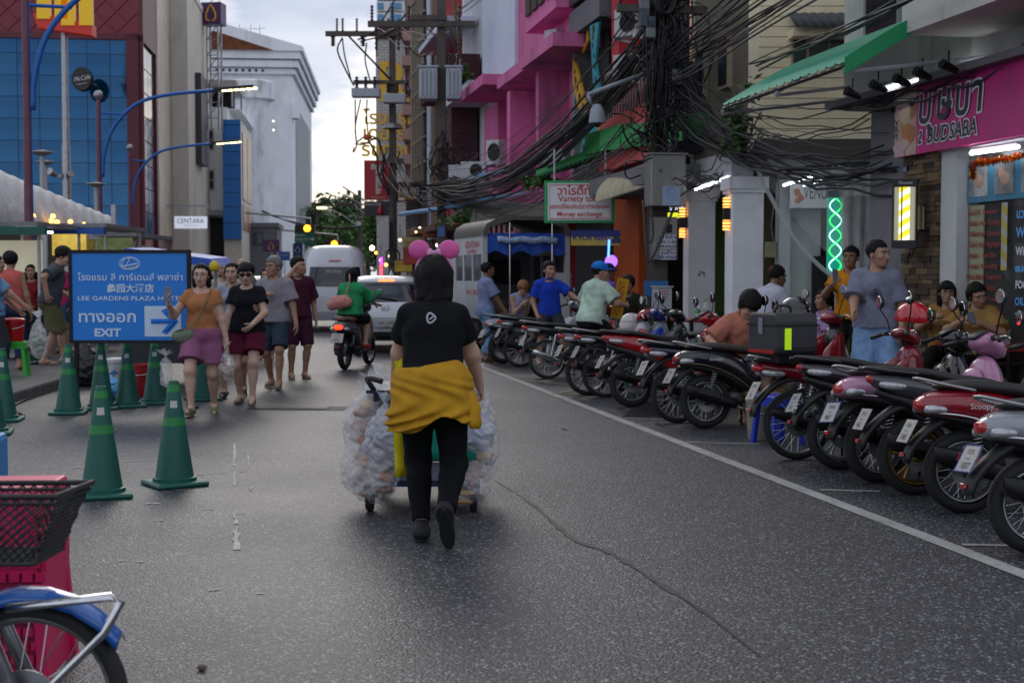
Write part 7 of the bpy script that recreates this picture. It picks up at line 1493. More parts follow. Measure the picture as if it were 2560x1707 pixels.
t=thing('blue_sign','small blue street sign with a white arrow','road sign',at(711,640,86),R(5));part(t,'panel',paint('2b62b0',.5),(-.35,.35,-.03,.03,-.28,.28));text('ทางเข้า',.2,SW,t,(-.05,-.04,.05));part(t,'post',STEEL,(-.03,.03,.03,.08,-2.5,.28))
t=thing('emblem_banner','narrow dark blue banner with a white diamond outline','banner',at(744,624,87),R(5));part(t,'cloth',paint('24366f',.6),(-.3,.3,-.02,.02,-.55,.4));mb=MB();mb.tube([(0,-.03,.2),(.17,-.03,-.05),(0,-.03,-.3),(-.17,-.03,-.05)],.03,5,closed=True);mb.build('diamond',SW,t);part(t,'post',STEEL,(.28,.34,.02,.06,-3,.5))
for lab,u,v,Y in (('amber traffic light on a black head above the green sign',768,571,84),('amber traffic light low over the road beyond the van',836,610,92)):
 t=thing('traffic_light',lab,'traffic light',at(u,v,Y),0);part(t,'head',BLKP,(-.75,.45,.0,.25,-.25,.25),bevel=.03);mb=MB();mb.sphere((0,-.02,0),(.22,.08,.22),14,8);mb.build('amber_lamp',glow('ff8a1a',7),t,True);mb=MB();mb.tube([(.2,.15,.2),(.2,.15,.6),(-4,1,1.0)],.06,6);mb.build('gantry_arm',STEEL,t)
t=thing('far_street_lamp','lit street lamp head in front of the palm','street lamp',at(805,520,95),0);mb=MB();mb.rbox((0,0,0),(.7,.3,.15),.05);mb.build('lamp_head',glow('ffe9a0',4),t);mb=MB();mb.tube([(.3,0,0),(1.3,0,-.4),(2.4,0,-1.2)],.05,6);mb.build('arm',STEEL,t)
def tree(label,u,v,Y,w,h,col,seed,n=1500,sz=.35,tr=5.5):
 c=at(u,v,Y);S_=F/Y;rnd=random.Random(seed);t=thing('tree',label,'tree',(c.x,Y,0),0,'trees closing the end of the street');mb=MB();H=c.z;mb.tube(bez([(0,0,0),(.2,.1,H*.45),(0,0,H*.85)],10),[.32-.02*i for i in range(11)],8)
 cl=[Vector((rnd.uniform(-1,1)*w,rnd.uniform(-1,1)*w*.7,H+rnd.uniform(-1,1)*h)) for _ in range(16)]
 for q in cl[:9]:mb.tube([(0,0,H*.6),((q.x)*.5,q.y*.5,(q.z+H*.6)/2+.3),q],[.13,.08,.03],5)
 mb.build('trunk',paint('4a3f33',.9,var=.3),t,True);mb=MB()
 for i in range(n):
  q=cl[rnd.randrange(16)];d=q+Vector((rnd.gauss(0,.32)*w*.7,rnd.gauss(0,.32)*w*.6,rnd.gauss(0,.3)*h*.8));e=Euler((rnd.uniform(-1.2,1.2),rnd.uniform(-1.2,1.2),rnd.uniform(0,6))).to_matrix();s=sz*rnd.uniform(.5,1.3)
  mb.add([d+e@Vector(k) for k in ((0,-s,0),(s*.5,0,s*.12),(0,s,-s*.1),(-s*.5,0,s*.12))],[(0,1,2,3)])
 o=mb.build('crown',col,t);o['kind']='stuff'
tree('broad leafy tree rising behind the traffic lights',830,575,128,2.4,1.9,LEAFD,1,2600,.3);tree('bright green tree standing behind the van roof',850,600,118,1.8,1.5,LEAFY,2,1800,.25);tree('dark tree at the street end beside the distant pole',880,605,140,2.2,2.0,LEAFD,3,1800,.32);tree('dark tree half hidden by the orange building',790,590,138,2.0,1.6,LEAF,4,1500,.3);tree('low dense tree between palm and van',815,640,150,4.0,2.0,LEAFD,5,2500,.35);tree('dense tree behind the crowded right frontage',915,600,135,2.0,2.2,LEAF,6,1500,.3);tree('tall hazy tree closing the vista behind the palm',860,560,165,4.0,2.6,LEAFD,7,2200,.4)
c=at(790,520,120);t=thing('palm_tree','tall feathery palm beside the orange building','palm',(c.x,120,0),0);mb=MB();mb.tube([(0,0,0),(.1,0,3),(0,0,c.z)],[.22,.18,.15],8);mb.build('trunk',paint('5c5346',.9),t,True)
for k in range(20):
 mb=MB();a=k*2.4;el=.75-(k%5)*.28;frond(mb,(0,0,c.z),(math.cos(a),math.sin(a),el),1.9+.3*(k%3),16,.55,.22);mb.build('frond',LEAF,t)
 # ------------------------------------------------------------------ cars, van, pickup taxi, ridden scooter
random.seed(61)
CARW=paint('c3c7ce',.25,var=.03,coat=.8,rv=.03);CGL=mat('car_glass',(.012,.016,.024),.05,.2,var=.1,vs=.8,spec=.8);REDON=glow('ff2a10',5.0);REDHOT=glow('ff3b12',16.0)
def wheels(t,xs,yw,r=.3,w=.2):
 for x in xs:
  for s in (-1,1):
   mb=MB();mb.lathe([(.001,-w/2),(r*.62,-w/2),(r*.66,-w*.42),(r*.95,-w/2),(r,-w*.3),(r,w*.3),(r*.95,w/2),(r*.6,w/2),(.001,w/2)],28,'y',(x,s*yw,r));o=mb.build('wheel',RUB,t,smooth='auto');mb=MB();mb.lathe([(.001,0),(r*.6,0),(r*.6,.02)],20,'y',(x,s*(yw+w/2+.005),r));mb.build('hubcap',ALU,o)
c=gp(968,884);t=thing('hatchback_car','white hatchback with its brake lights on behind the green-shirted rider','car',(c.x,c.y,0),R(96))
S=Shell([(.24,.1,3.9,.78,5),(.34,.02,4.0,.83,5),(.55,-.03,4.03,.85,5),(.72,-.02,4.02,.855,5),(.86,.03,3.96,.84,5),(.93,.08,3.9,.82,5),(.96,.1,3.0,.8,4.5),(1.1,.22,2.85,.76,4.2),(1.28,.4,2.6,.7,4),(1.4,.52,2.35,.64,3.8),(1.46,.62,2.2,.58,3.4),(1.49,.8,2.0,.45,3)])
S.build('body',CARW,t)
wheels(t,(.75,3.2),.74)
S.patch('rear_window',CGL,t,((-.66,.99),(.66,.99),(.53,1.33),(-.53,1.33)),.008);S.patch('rear_spoiler',CARW,t,((-.6,1.37),(.6,1.37),(.5,1.44),(-.5,1.44)),.07,th=.1);S.patch('high_brake_light',REDHOT,t,((-.15,1.385),(.15,1.385),(.14,1.415),(-.14,1.415)),.078)
S.patch('bumper_lower',BLKP,t,((-.74,.26),(.74,.26),(.78,.42),(-.78,.42)),.02,th=.05);S.patch('plate_recess',paint('9fa3aa',.4),t,((-.36,.48),(.36,.48),(.3,.66),(-.3,.66)),.006);S.patch('bumper_line',DGRY,t,((-.82,.675),(.82,.675),(.82,.685),(-.82,.685)),.004,th=.006)
for s in (-1,1):
 a=sorted((s*.42,s*.8),key=lambda v:v);q=((a[0],.84 if s>0 else .79),(a[1],.79 if s>0 else .84),(a[1],.97 if s>0 else .9),(a[0],.9 if s>0 else .97)) if False else ((s*.42,.85),(s*.79,.78),(s*.76,.96),(s*.5,.92))
 S.patch('tail_light',TAIL,t,q,.016);S.patch('side_window',CGL,t,((.75,1.0),(2.6,1.0),(2.2,1.36),(.9,1.36)),.004,side=s)
mb=MB();k=S.rear(-.63,.87,.03);mb.tube([k+Vector((-.004,.06*math.cos(a),.055*math.sin(a))) for a in np.linspace(0,6.28,17)[:-1]],.014,6,closed=True);mb.build('brake_ring',REDHOT,t)
o=plate(t,S.rear(0,.57,.03),(0,0,R(-90)),[],.38,.12);text('งต 1432',.1,INK,o,(0,-.0055,.015));text('สงขลา',.035,INK,o,(0,-.0055,-.042));k=S.rear(.03,.87,.02);mb=MB();mb.tube([k+Vector((-.004,.075*math.cos(a),.058*math.sin(a))) for a in np.linspace(0,6.28,21)[:-1]],.008,6,closed=True);mb.tube([k+Vector((-.004,.07,.02)),k+Vector((-.004,.03,.01)),k+Vector((-.004,0,-.025)),k+Vector((-.004,-.03,.01)),k+Vector((-.004,-.07,.02))],.008,6);mb.build('emblem',CHR,t)
mb=MB();mb.tube([S.rear(-.2,1.02,.03),S.rear(.1,1.08,.04),S.rear(.32,1.09,.035)],[.018,.012,.008],6);mb.build('wiper',BLKP,t);mb=MB();mb.lathe([(.05,0),(.03,.04),(.001,.12)],8,'z',(1.0,-.1,1.49));mb.build('roof_antenna',CARW,t)
for s in (-1,1):mb=MB();mb.rbox((2.5,s*.93,1.02),(.14,.2,.13),.04);mb.build('door_mirror',CARW,t)
c=at(838,HZ,36);t=thing('passenger_van','white high-roofed passenger van ahead of the hatchback','van',(c.x,36,0),R(99));V=Shell([(.3,.04,4.9,.8,6),(.5,0,5.0,.92,6),(1.0,.0,5.0,.94,6),(1.3,.03,4.6,.93,6),(1.75,.12,4.2,.88,5),(2.1,.25,3.9,.8,4.5),(2.24,.42,3.7,.68,4),(2.3,.7,3.4,.5,3.5)])
V.build('body',CARW,t);wheels(t,(.9,3.6),.8,.33);V.patch('rear_window',CGL,t,((-.82,1.2),(.82,1.2),(.76,1.72),(-.76,1.72)),.008);V.patch('high_brake_light',TAIL,t,((-.16,1.86),(.16,1.86),(.15,1.9),(-.15,1.9)),.012);V.patch('bumper',paint('9b9ea4',.5),t,((-.85,.32),(.85,.32),(.88,.55),(-.88,.55)),.03,th=.05)
for s in (-1,1):V.patch('tail_light',TAIL,t,((s*.7,.75),(s*.87,.75),(s*.86,1.15),(s*.72,1.15)),.012);V.patch('side_window',CGL,t,((.5,1.25),(3.9,1.25),(3.7,1.75),(.55,1.75)),.004,side=s)
o=plate(t,V.rear(0,.7,.02),(0,0,R(-90)),[('30-1204',.1)],.36,.13);text('เที่ยวไทย',.12,SW,t,V.rear(.05,1.6,.015),(R(90),0,R(-90)))
for lab,u,Y,col in (('dark grey car queued left of the van',700,40,'2a2c31'),('silver car in the queue behind the walkers',655,47,'9a9ea6')):
 c=at(u,HZ,Y);t=thing('queued_car',lab,'car',(c.x,Y,0),R(99));S=Shell([(.24,.1,4.1,.78,5),(.55,-.03,4.2,.86,5),(.93,.05,4.1,.84,5),(.97,.15,3.0,.8,4.5),(1.25,.4,2.7,.7,4),(1.44,.75,2.2,.55,3.4),(1.47,1.0,2.0,.4,3)]);S.build('body',gloss(col),t);wheels(t,(.75,3.3),.76)
 S.patch('rear_window',CGL,t,((-.66,1.0),(.66,1.0),(.5,1.38),(-.5,1.38)),.008);[S.patch('tail_light',REDON,t,((s*.5,.78),(s*.8,.78),(s*.78,.9),(s*.5,.9)),.014) for s in (-1,1)];plate(t,S.rear(0,.6,.02),(0,0,R(-90)),[('กข 52',.08)],.36,.12)
c=at(1208,HZ,27.2);c2=at(1418,HZ,27.9);t=thing('pickup_taxi','white pickup taxi with a dark rounded roof and open bench bed','truck',((c.x+c2.x)/2,27.4,0),R(105));Wt=.86;TW=paint('b4b7ba',.5,var=.08,vs=2,dirt=.25,ds=1.5);RF=mat('taxi_roof',rgb('57544f'),.6,var=.12,vs=1.5)
mb=MB();ring=[]
for x in (-.12,2.6):ring.append([Vector((x,y,z)) for y,z in [(Wt+.04,2.28),(Wt+.04,2.4),(Wt-.02,2.52),(Wt-.2,2.62),(.3,2.68),(-.3,2.68),(-Wt+.2,2.62),(-Wt+.02,2.52),(-Wt-.04,2.4),(-Wt-.04,2.28),(-Wt+.04,2.3),(-Wt+.1,2.46),(-.3,2.6),(.3,2.6),(Wt-.1,2.46),(Wt-.04,2.3)]])
mb.rings(ring);mb.build('roof',RF,t,smooth='auto')
for s in (-1,1):
 o=part(t,'side_panel',TW,(0,2.6,s*Wt-.03,s*Wt+.03,.62,1.38),(0,2.6,s*Wt-.03,s*Wt+.03,1.92,2.3),(.0,.12,s*Wt-.03,s*Wt+.03,1.38,1.92),(.86,.96,s*Wt-.03,s*Wt+.03,1.38,1.92),(1.7,1.8,s*Wt-.03,s*Wt+.03,1.38,1.92),(2.5,2.6,s*Wt-.03,s*Wt+.03,1.38,1.92))
 for k in range(3):part(o,'side_window',mat('bus_pane',(.1,.11,.12),.1,var=.1,a=.75),(.12+k*.84,.86+k*.84,s*Wt-.008,s*Wt+.008,1.38,1.92))
 part(t,'bench',SEATM,(.05,2.5,s*.5-.2,s*.5+.2,.92,1.0));part(t,'corner_post',TW,(-.06,.0,s*Wt-.05,s*Wt+.05,.62,2.3))
text('KESATUAN',.2,RI,t,(.9,Wt+.036,2.12),(R(90),0,R(180)),w=1.2);text('EKSPRESS',.1,RI,t,(.9,Wt+.036,1.98),(R(90),0,R(180)),w=.8);text('โทร 267',.16,RI,t,(.9,Wt+.036,1.15),(R(90),0,R(180)),w=1.1)
part(t,'bed_floor',DGRY,(0,2.6,-Wt,Wt,.56,.62));part(t,'tail_bumper',STEEL,(-.3,-.05,-.8,.8,.42,.5));part(t,'rear_panel',TW,(-.03,.0,-Wt+.05,-.5,.62,1.55));part(t,'cab_back',mat('cab_grey',rgb('6d7073'),.6),(2.62,2.7,-Wt,Wt,.62,2.3));part(t,'cab_window',DARK,(2.58,2.61,-.6,.6,1.3,1.85));part(t,'cab',TW,(2.7,4.6,-.84,.84,.5,1.2),(2.7,3.9,-.8,.8,1.2,1.9));wheels(t,(.8,3.9),.76,.33)
for y in (-.52,.36):mb=MB();mb.tube([(-.1,y,.5),(-.1,y,2.55)],.018,8);mb.build('grab_pole',CHR,t)
TARP=mat('blue_tarp',rgb('1d4fb0'),.5,var=.15,vs=4,bump=.4,bs=9);mb=MB();vs=[]
for i in range(25):
 y=-.8+1.6*i/24
 for j in range(5):vs.append((-.06+.03*math.sin(i*1.1+j),y,2.34-j*.1-(.05*math.sin(i*.8) if j==4 else 0)))
mb.add(vs,[(i*5+j,i*5+j+1,(i+1)*5+j+1,(i+1)*5+j) for i in range(24) for j in range(4)]);o=mb.build('rolled_tarp',TARP,t,smooth=True);mb=MB();mb.tube([(-.12,y,2.2+.015*math.sin(y*14)) for y in np.linspace(-.62,.62,20)],.07,8);mb.build('clear_roll',mat('tarp_clear',rgb('8fa6c4'),.25,var=.4,vs=9,bump=.6,bs=14),o,True)
c=gp(862,924);t=motorbike('grey scooter with a lit tail lamp carrying the green-shirted rider',(c.x,c.y,0),R(78),'scooter','4a4a4f',seatm=mat('seat_brown',rgb('6a3a2c'),.55),lean=0,steer=0,plate_t=[('1 กต',.055),('สงขลา',.025),('4722',.055)],stand=False,tailm=REDON)
# ------------------------------------------------------------------ parked motorcycles, then lone bikes
random.seed(71)
PL=lambda a,b:[(a,.05),('สงขลา',.022),(b,.055)]
BL=mat('plate_frame_blue',rgb('2a3f8f'),.4)
for lab,u,v,h,kw in (('silver scooter at the end of the row, plate ending 1837',2590,1385,6,dict(kind='scooter',col='8d9197',plate_t=PL('กวร','1837'),plframe=BL)),('glossy red scooter with a chrome name badge on its flank',2412,1282,2,dict(kind='scooter',col='8c1428',badge='Scoopy i',plate_t=PL('ขกน','1985'),exh='shield',shieldc='6e1020')),('dark grey scooter with gold wheels and a big red tail lamp',2288,1236,4,dict(kind='click',col='3a3b42',rim=GOLD,plate_t=PL('กกว','462'))),('pink scooter with pink leg shield, plate 987',2197,1206,16,dict(kind='scooter',col='b0789a',plate_t=PL('1กฌ','987'),plframe=BL,top_h=1.3)),('black scooter squeezed beside the pink one',2102,1173,6,dict(kind='click',col='15171c',plate_t=PL('ขขต','715'))),('cherry red motorcycle carrying the black top box',1994,1148,8,dict(kind='wave',col='7c1226',plate_t=PL('กธต','38'),shieldc='7c1226',top_h=1.28)),('black retro scooter with brown seat and gold trim',1764,1070,13,dict(kind='scooter',col='101218',col2='4d3c22',badge='Scoopy',seatm=mat('seat_dark_brown',rgb('3a312d'),.55,bump=.3,bs=130),plate_t=PL('กพว','204'),shieldc='5a5248')),('dark blue motorcycle half hidden behind the retro scooter',1695,1057,14,dict(kind='wave',col='1c2038',plate_t=PL('ขมย','91'))),('bright red sport scooter with a broad black muffler',1580,1017,11,dict(kind='click',col='a3101c',badge='PCX',plate_t=PL('กมษ','557'))),('black motorcycle with red tail and angled plate beside the red scooter',1512,993,12,dict(kind='wave',col='17181d',plate_t=PL('ขกต','12'))),('silver and blue motorcycle parked behind the red scooter',1470,988,14,dict(kind='wave',col='7d828c',col2='2343b0',shieldc='2343b0',plate_t=PL('กตน','640'))),('black motorcycle with a chrome exhaust and wire wheels',1370,947,14,dict(kind='wave',col='121318',exh='chrome',plate_t=PL('กกล','78'),shieldc='8a1420')),('black motorcycle parked by the standing man in jeans',1300,917,14,dict(kind='wave',col='1b1c20',shieldc='9a9da3',plate_t=PL('ขตว','33'))),('silver scooter at the far end of the row',1258,909,22,dict(kind='scooter',col='8b8f96',plate_t=PL('กษท','801'))),('white and red motorcycle parked by the corner column',1800,985,160,dict(kind='wave',col='b9bcc2',shieldc='9a1420',col2='9a1420')),('black motorcycle nosed in behind the pink-shirted man',1935,1030,32,dict(kind='wave',col='24262c',shieldc='8c1428',top_h=1.3))):
 p=gp(u,v);motorbike(lab,(p.x,p.y,0),R(h),steer=random.uniform(5,28),lean=random.uniform(-7,-4),**kw)
t=motorbike('blue motorcycle with a black wire basket beside the pink stools',(-2.61,3.75,0),R(3),'wave','1f5fb0',shieldc='1f5fb0',lean=-3,steer=-4,stand=True);t['group']='';del t['group']
bk=[c for c in t.children if c.name.startswith('front_cover')][0];mb=MB();cx,cz=1.14,.8
def bpt(s,z):
 a=s*4;i=int(a)%4;f=a-int(a);w,l=.13+.04*z,.1+.05*z;P=[(-l,-w),(l,-w),(l,w),(-l,w)];p,q=P[i],P[(i+1)%4];return Vector((cx+(p[0]*(1-f)+q[0]*f)*1.5,(p[1]*(1-f)+q[1]*f)*1.15,.7+.19*z))
for d in (-1,1):
 for k in range(52):mb.tube([bpt((k/52+d*.14*j/4)%1,j/4) for j in range(5)],.0026,4,False)
for k in range(14):x=cx-.15+.3*k/13;mb.tube([(x,-.14,.7),(x,.14,.7)],.0026,4,False);y=-.14+.28*k/13;mb.tube([(cx-.15,y,.701),(cx+.15,y,.701)],.0026,4,False)
bs=mb.build('basket_mesh',BLKP,t);bs['kind']='stuff'
for z,r in ((1.0,.009),(.9,.006),(0,.007)):mb=MB();mb.tube([bpt(k/4,z) for k in range(4)],r,6,closed=True);mb.build('basket_rim',BLKP,t)
mb=MB();mb.tube([(1.05,0,.74),(.98,0,.8)],.015,6);mb.build('basket_bracket',BLKM,t);mb=MB();y=-.1;mb.tube([(1.2,y,.57),(1.49,y,.6),(1.515,y,.585),(1.47,y,.5),(1.3,y,.33),(.9,y,.33)],.013,8);mb.build('guard_bar',CHR,t,True)
p=gp(1994,1148);h=R(24);q=Vector((p.x,p.y,0))+Matrix.Rotation(h,3,'Z')@Vector((-.16,0,.86));t=thing('top_box','black luggage box with a lime reflective strip on the cherry motorcycle','luggage box',q,h)
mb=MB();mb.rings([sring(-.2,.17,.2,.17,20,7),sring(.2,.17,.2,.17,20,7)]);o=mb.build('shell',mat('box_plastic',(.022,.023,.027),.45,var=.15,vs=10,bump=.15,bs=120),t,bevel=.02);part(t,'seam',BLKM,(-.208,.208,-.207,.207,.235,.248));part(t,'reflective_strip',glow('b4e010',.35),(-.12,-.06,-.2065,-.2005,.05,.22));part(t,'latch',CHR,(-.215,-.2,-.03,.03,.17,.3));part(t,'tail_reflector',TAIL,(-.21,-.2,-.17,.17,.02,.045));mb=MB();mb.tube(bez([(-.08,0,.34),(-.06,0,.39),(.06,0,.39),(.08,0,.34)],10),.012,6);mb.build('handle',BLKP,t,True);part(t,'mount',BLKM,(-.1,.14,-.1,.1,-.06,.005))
def helmet(label,p,m,rz,stripe=None,full=True):
 t=thing('helmet',label,'helmet',p,rz);S=Sdf();S.ell((0,0,.0),(.13,.155,.135),.02);S.ell((0,.03,-.06),(.115,.14,.1),.04);V,ax=S.grid(.008);X,Y,Z=GP(ax);V=np.maximum(V,-.11-Z);V=np.maximum(V,-np.sqrt(((X)/1.1)**2+(Y+.02)**2*.9+(Z+.05)**2)+.1)
 if not full:V=np.maximum(V,np.maximum(-.035-Z-.1*np.maximum(-Y,0),-1))
 o=sdf_obj('shell',V,ax,m,t)
 if full:mb=MB();mb.rings([[Vector((.128*math.sin(a),.155*math.cos(a),z)) for a in np.linspace(-1.2,1.2,15)]+[Vector((.12*math.sin(a),.145*math.cos(a),z)) for a in np.linspace(1.2,-1.2,15)] for z in (-.05,.03)]);mb.build('visor',mat('visor_dark',(.01,.01,.012),.08,var=0),t,True)
 if stripe:mb=MB();mb.tube([(.132*math.sin(a),.157*math.cos(a),-.045-.02*math.cos(a)) for a in np.linspace(.3,2.8,15)],.009,5);mb.build('stripe',stripe,t,True)
 return t
helmet('black full-face helmet with a red stripe above the top box',at(1988,778,12.0),gloss('0c0d10'),R(200),paint('b01a20',.4));helmet('glossy red helmet resting on a mirror near the pink banner shop',at(2282,793,11.4),gloss('b3101a'),R(30),None,False);helmet('white and red patterned helmet on the far motorcycle row',at(1578,808,17.5),gloss('b9b4b0'),R(120),paint('a82018',.4))
# ------------------------------------------------------------------ people
random.seed(81)
C=cloth;HB=dict(m=HAIR,style='bob');HS=dict(m=HAIR,style='short');SAND=dict(m=paint('3a352e',.8),kind='sandal',sole=paint('6a6458',.8));JE=paint('6f8fb5',.9,var=.35,vs=7,bump=.3,bs=200)
def phone(label,p,rot):t=thing('phone',label,'phone',p,0);t.rotation_euler=rot;mb=MB();mb.rbox((0,0,0),(.072,.009,.15),.004);mb.build('case',paint('5c6478',.4),t);part(t,'screen',mat('phone_screen',(.02,.025,.035),.1,e=.08,ecol=(.4,.5,.7)),(-.032,.032,.0047,.0052,-.068,.068));return t
def ped(label,u,v,rz,H,z=0.0,**k):p=gp(u,v,z);return person(label,(p.x,p.y,z),rz,H,**k)
SEAT=lambda z,x=.12,f=.42:dict(pelvis=(0,0,z),feet=[(-x,f,.085),(x,f,.085)])
r,JA=ped('woman in orange top and mauve shorts walking with a phone raised',508,1036,R(183),1.6,w=1.13,sk=3,female=True,bust=1.1,feet=[(-.09,-.22,.11),(.1,.2,.1)],footpitch=(.35,-.15),hands=[(-.3,.02,.74),(.33,.24,1.27)],elbow=[(-.5,-1,0),(.4,-.6,-1)],handdir=(None,(0,.35,.9)),top=dict(m=C('a9704a'),sleeve=.4,hem=-.0,loose=.01,slv=1.1,neck=.1,fold=.004),low=dict(m=C('8a5676'),leg=.72,flare=1.65,waist=.06,loose=.02),shoes=dict(m=paint('6d7050',.8),kind='clog'),hair=HB,glasses=dict(m=mat('wire_frame',(.25,.2,.15),.3,.8)),h=.011)
phone('phone in a lilac case held up by the woman in orange',jw(JA,JA['wr'][1]+Vector((.0,.05,.11))),(R(-12),R(5),R(0)))
def xbag(J,m,label,side=1,z=-.03):
 tp=J['tp'];t=thing('crossbody_bag',label,'bag',J['W'].translation,0);t.matrix_basis=J['W'].copy();S=Sdf();c=tp((side*.2,.13,z));s=J['s']
 S.ell(c,(.12*s,.06*s,.075*s),.02);S.cap(c+Vector((-side*.08,0,.03)),c+Vector((side*.06,0,.02)),.05*s,.04*s,.03);V,ax=S.grid(.01);V=V+.005*_noise(GP(ax),30,2);sdf_obj('pouch',V,ax,m,t)
 mb=MB();q=bez([c+Vector((side*.06,.03,.06)),tp((side*.06,.165,.12)),tp((-side*.04,.185,.28)),tp((-side*.1,.12,.44)),tp((-side*.1,-.02,.5)),tp((-side*.02,-.14,.4)),tp((side*.12,-.15,.1)),c+Vector((side*.03,-.12,.05))],30);mb.tube(q,.014,6,ell=.4);mb.build('strap',m,t,True)
xbag(JA,C('6b7a66'),'grey green crossbody bag worn over the orange top')
FILM=mat('bag_film',(.82,.83,.85),.14,var=0,a=.3,bump=1.0,bs=22,spec=1.0)
def pbag(label,p,w,h,d,cont,film=None,seed=1,knot=True,rz=0.0,cat='bag'):
 """crumpled clear bag hung from its knot at the top; cont: list of (offset, radii, material)"""
 t=thing('plastic_bag',label,cat,p,rz);S=Sdf();S.ell((0,0,-h*.62),(w/2,d/2,h*.4),.03);S.cap((0,0,-h*.3),(0,0,-.02),min(w,d)*.32,.012,.05);V,ax=S.grid(max(.008,w/30));P=GP(ax);V=V+.014*_noise(P,34,seed)+.01*_noise(P,75,seed+1);sdf_obj('film',V,ax,film or FILM,t)
 if knot:mb=MB();rnd=random.Random(seed);[mb.add([Vector((0,0,-.02)),Vector((rnd.gauss(0,.04),rnd.gauss(0,.03),rnd.uniform(.02,.07))),Vector((rnd.gauss(0,.04),rnd.gauss(0,.03),rnd.uniform(.02,.07)))],[(0,1,2)]) for _ in range(7)];mb.build('tuft',film or FILM,t)
 for o_,r_,m in cont:mb=MB();mb.sphere(o_,r_,12,8);mb.build('bread' if cat=='bread bag' else 'content',m,t,True)
 return t
pbag('clear takeaway bag with a food box carried by the woman in orange',jw(JA,JA['wr'][0]+Vector((0,.02,-.06))),.17,.34,.12,[((0,0,-.27),(.065,.05,.03),paint('8a8f4a',.6,var=.5,vs=30)),((.02,-.02,-.24),(.025,.025,.02),paint('c5561e',.6))],seed=4)
r,J=ped('woman in black shirt, maroon shorts and dark sunglasses',620,1010,R(178),1.62,w=1.08,sk=3,female=True,feet=[(-.1,.2,.1),(.12,-.12,.1)],hands=[(-.12,.28,.98),(.26,.1,.85)],elbow=[(-.9,-.4,-.3),(.5,-1,0)],yaw=R(8),nod=R(6),top=dict(m=C('14161c'),sleeve=.55,slv=1.35,hem=-.05,loose=.022,boxy=True,neck=.088),low=dict(m=C('5c1830'),leg=.68,flare=1.5,waist=.02),shoes=SAND,hair=dict(m=HAIR,style='short',fringe=True,vol=.006),glasses=dict(m=EYEB,dark=True,r=.026),h=.011)
ped('woman in grey shirt and navy shorts behind the sunglasses wearer',585,992,R(185),1.63,sk=0,female=True,feet=[(-.1,-.2,.13),(.1,.18,.1)],footpitch=(.5,0),yaw=R(-10),top=dict(m=C('8f93a3'),sleeve=.6,slv=1.3,boxy=True,loose=.02),low=dict(m=C('1f2a4d'),leg=.75,flare=1.4),shoes=dict(m=paint('2c3038',.7),kind='clog'),hair=dict(m=HAIR,style='tail'))
ped('grey-haired man in grey t-shirt and glasses, hand on chest',690,970,R(172),1.72,w=1.02,sk=1,feet=[(-.1,.18,.1),(.11,-.15,.1)],hands=[(-.3,.06,.84),(.08,.2,1.22)],elbow=[(-.5,-1,0),(.8,-.2,-.6)],yaw=R(-28)*-1*-1,top=dict(m=C('85828a'),sleeve=.8,slv=1.5,boxy=True,loose=.026),low=dict(m=C('2e3a48'),leg=.92,flare=1.45),shoes=dict(m=paint('77715c',.8),kind='sandal',band=True,sole=paint('77715c',.8)),hair=dict(m=HAIRG,style='short',vol=.006),glasses=dict(m=EYEB))
ped('man in maroon polo and shorts rubbing his face',745,947,R(205),1.74,sk=1,hands=[(-.27,-.02,.86),(.12,.3,1.56)],elbow=[(-.5,-1,0),(.6,.6,-.5)],yaw=R(40),top=dict(m=C('42182c'),sleeve=.85,slv=1.4,boxy=True,loose=.022,collar=C('8a6a72')),low=dict(m=C('37152a'),leg=1.0,flare=1.4),shoes=SAND,hair=HS)
for lab,u,v,Hh,kw in (('bald passer-by far behind the walkers',606,905,1.76,dict(sk=1,top=dict(m=C('6a6e66'),sleeve=.7))),('distant walker in a pale cap and cream shirt',566,930,1.7,dict(sk=1,top=dict(m=C('b3ac98'),sleeve=.8),hair=dict(m=paint('b9b29e',.8),style='crop'))),('distant walker in a pink blouse',668,900,1.6,dict(female=True,top=dict(m=C('b9798a'),sleeve=.9),hair=HB)),('distant walker in a teal shirt',545,915,1.66,dict(top=dict(m=C('2c6a66'),sleeve=.7),hair=HS)),('distant stallkeeper in a blue shirt by the far shops',1115,838,1.66,dict(top=dict(m=C('2a4fae'),sleeve=.7),hair=HS)),('distant shopper in black by the far shops',1085,842,1.66,dict(top=dict(m=C('1a1a1e'),sleeve=.7),hair=HB))):
 ped(lab,u,v,R(180),Hh,low=dict(m=C('26282e'),leg=1.6),h=.018,**kw)
c=gp(862,924);r,J=person('rider in a green shirt seated on the grey scooter',(c.x+.06,c.y+.3,0),R(-12),1.6,female=True,w=1.1,sk=0,pelvis=(0,0,.93),lean=R(6),feet=[(-.17,.3,.42),(.17,.3,.42)],hands=[(-.28,.5,1.1),(.28,.5,1.1)],elbow=[(-1,-.4,-.5),(1,-.4,-.5)],top=dict(m=C('2b8a58'),sleeve=1.3,slv=1.65,loose=.03,boxy=True,hem=-.02,fold=.012),low=dict(m=C('17181c'),leg=.9),shoes=dict(m=paint('a0242a',.6),kind='clog'),hair=dict(m=HAIR,style='bob'))
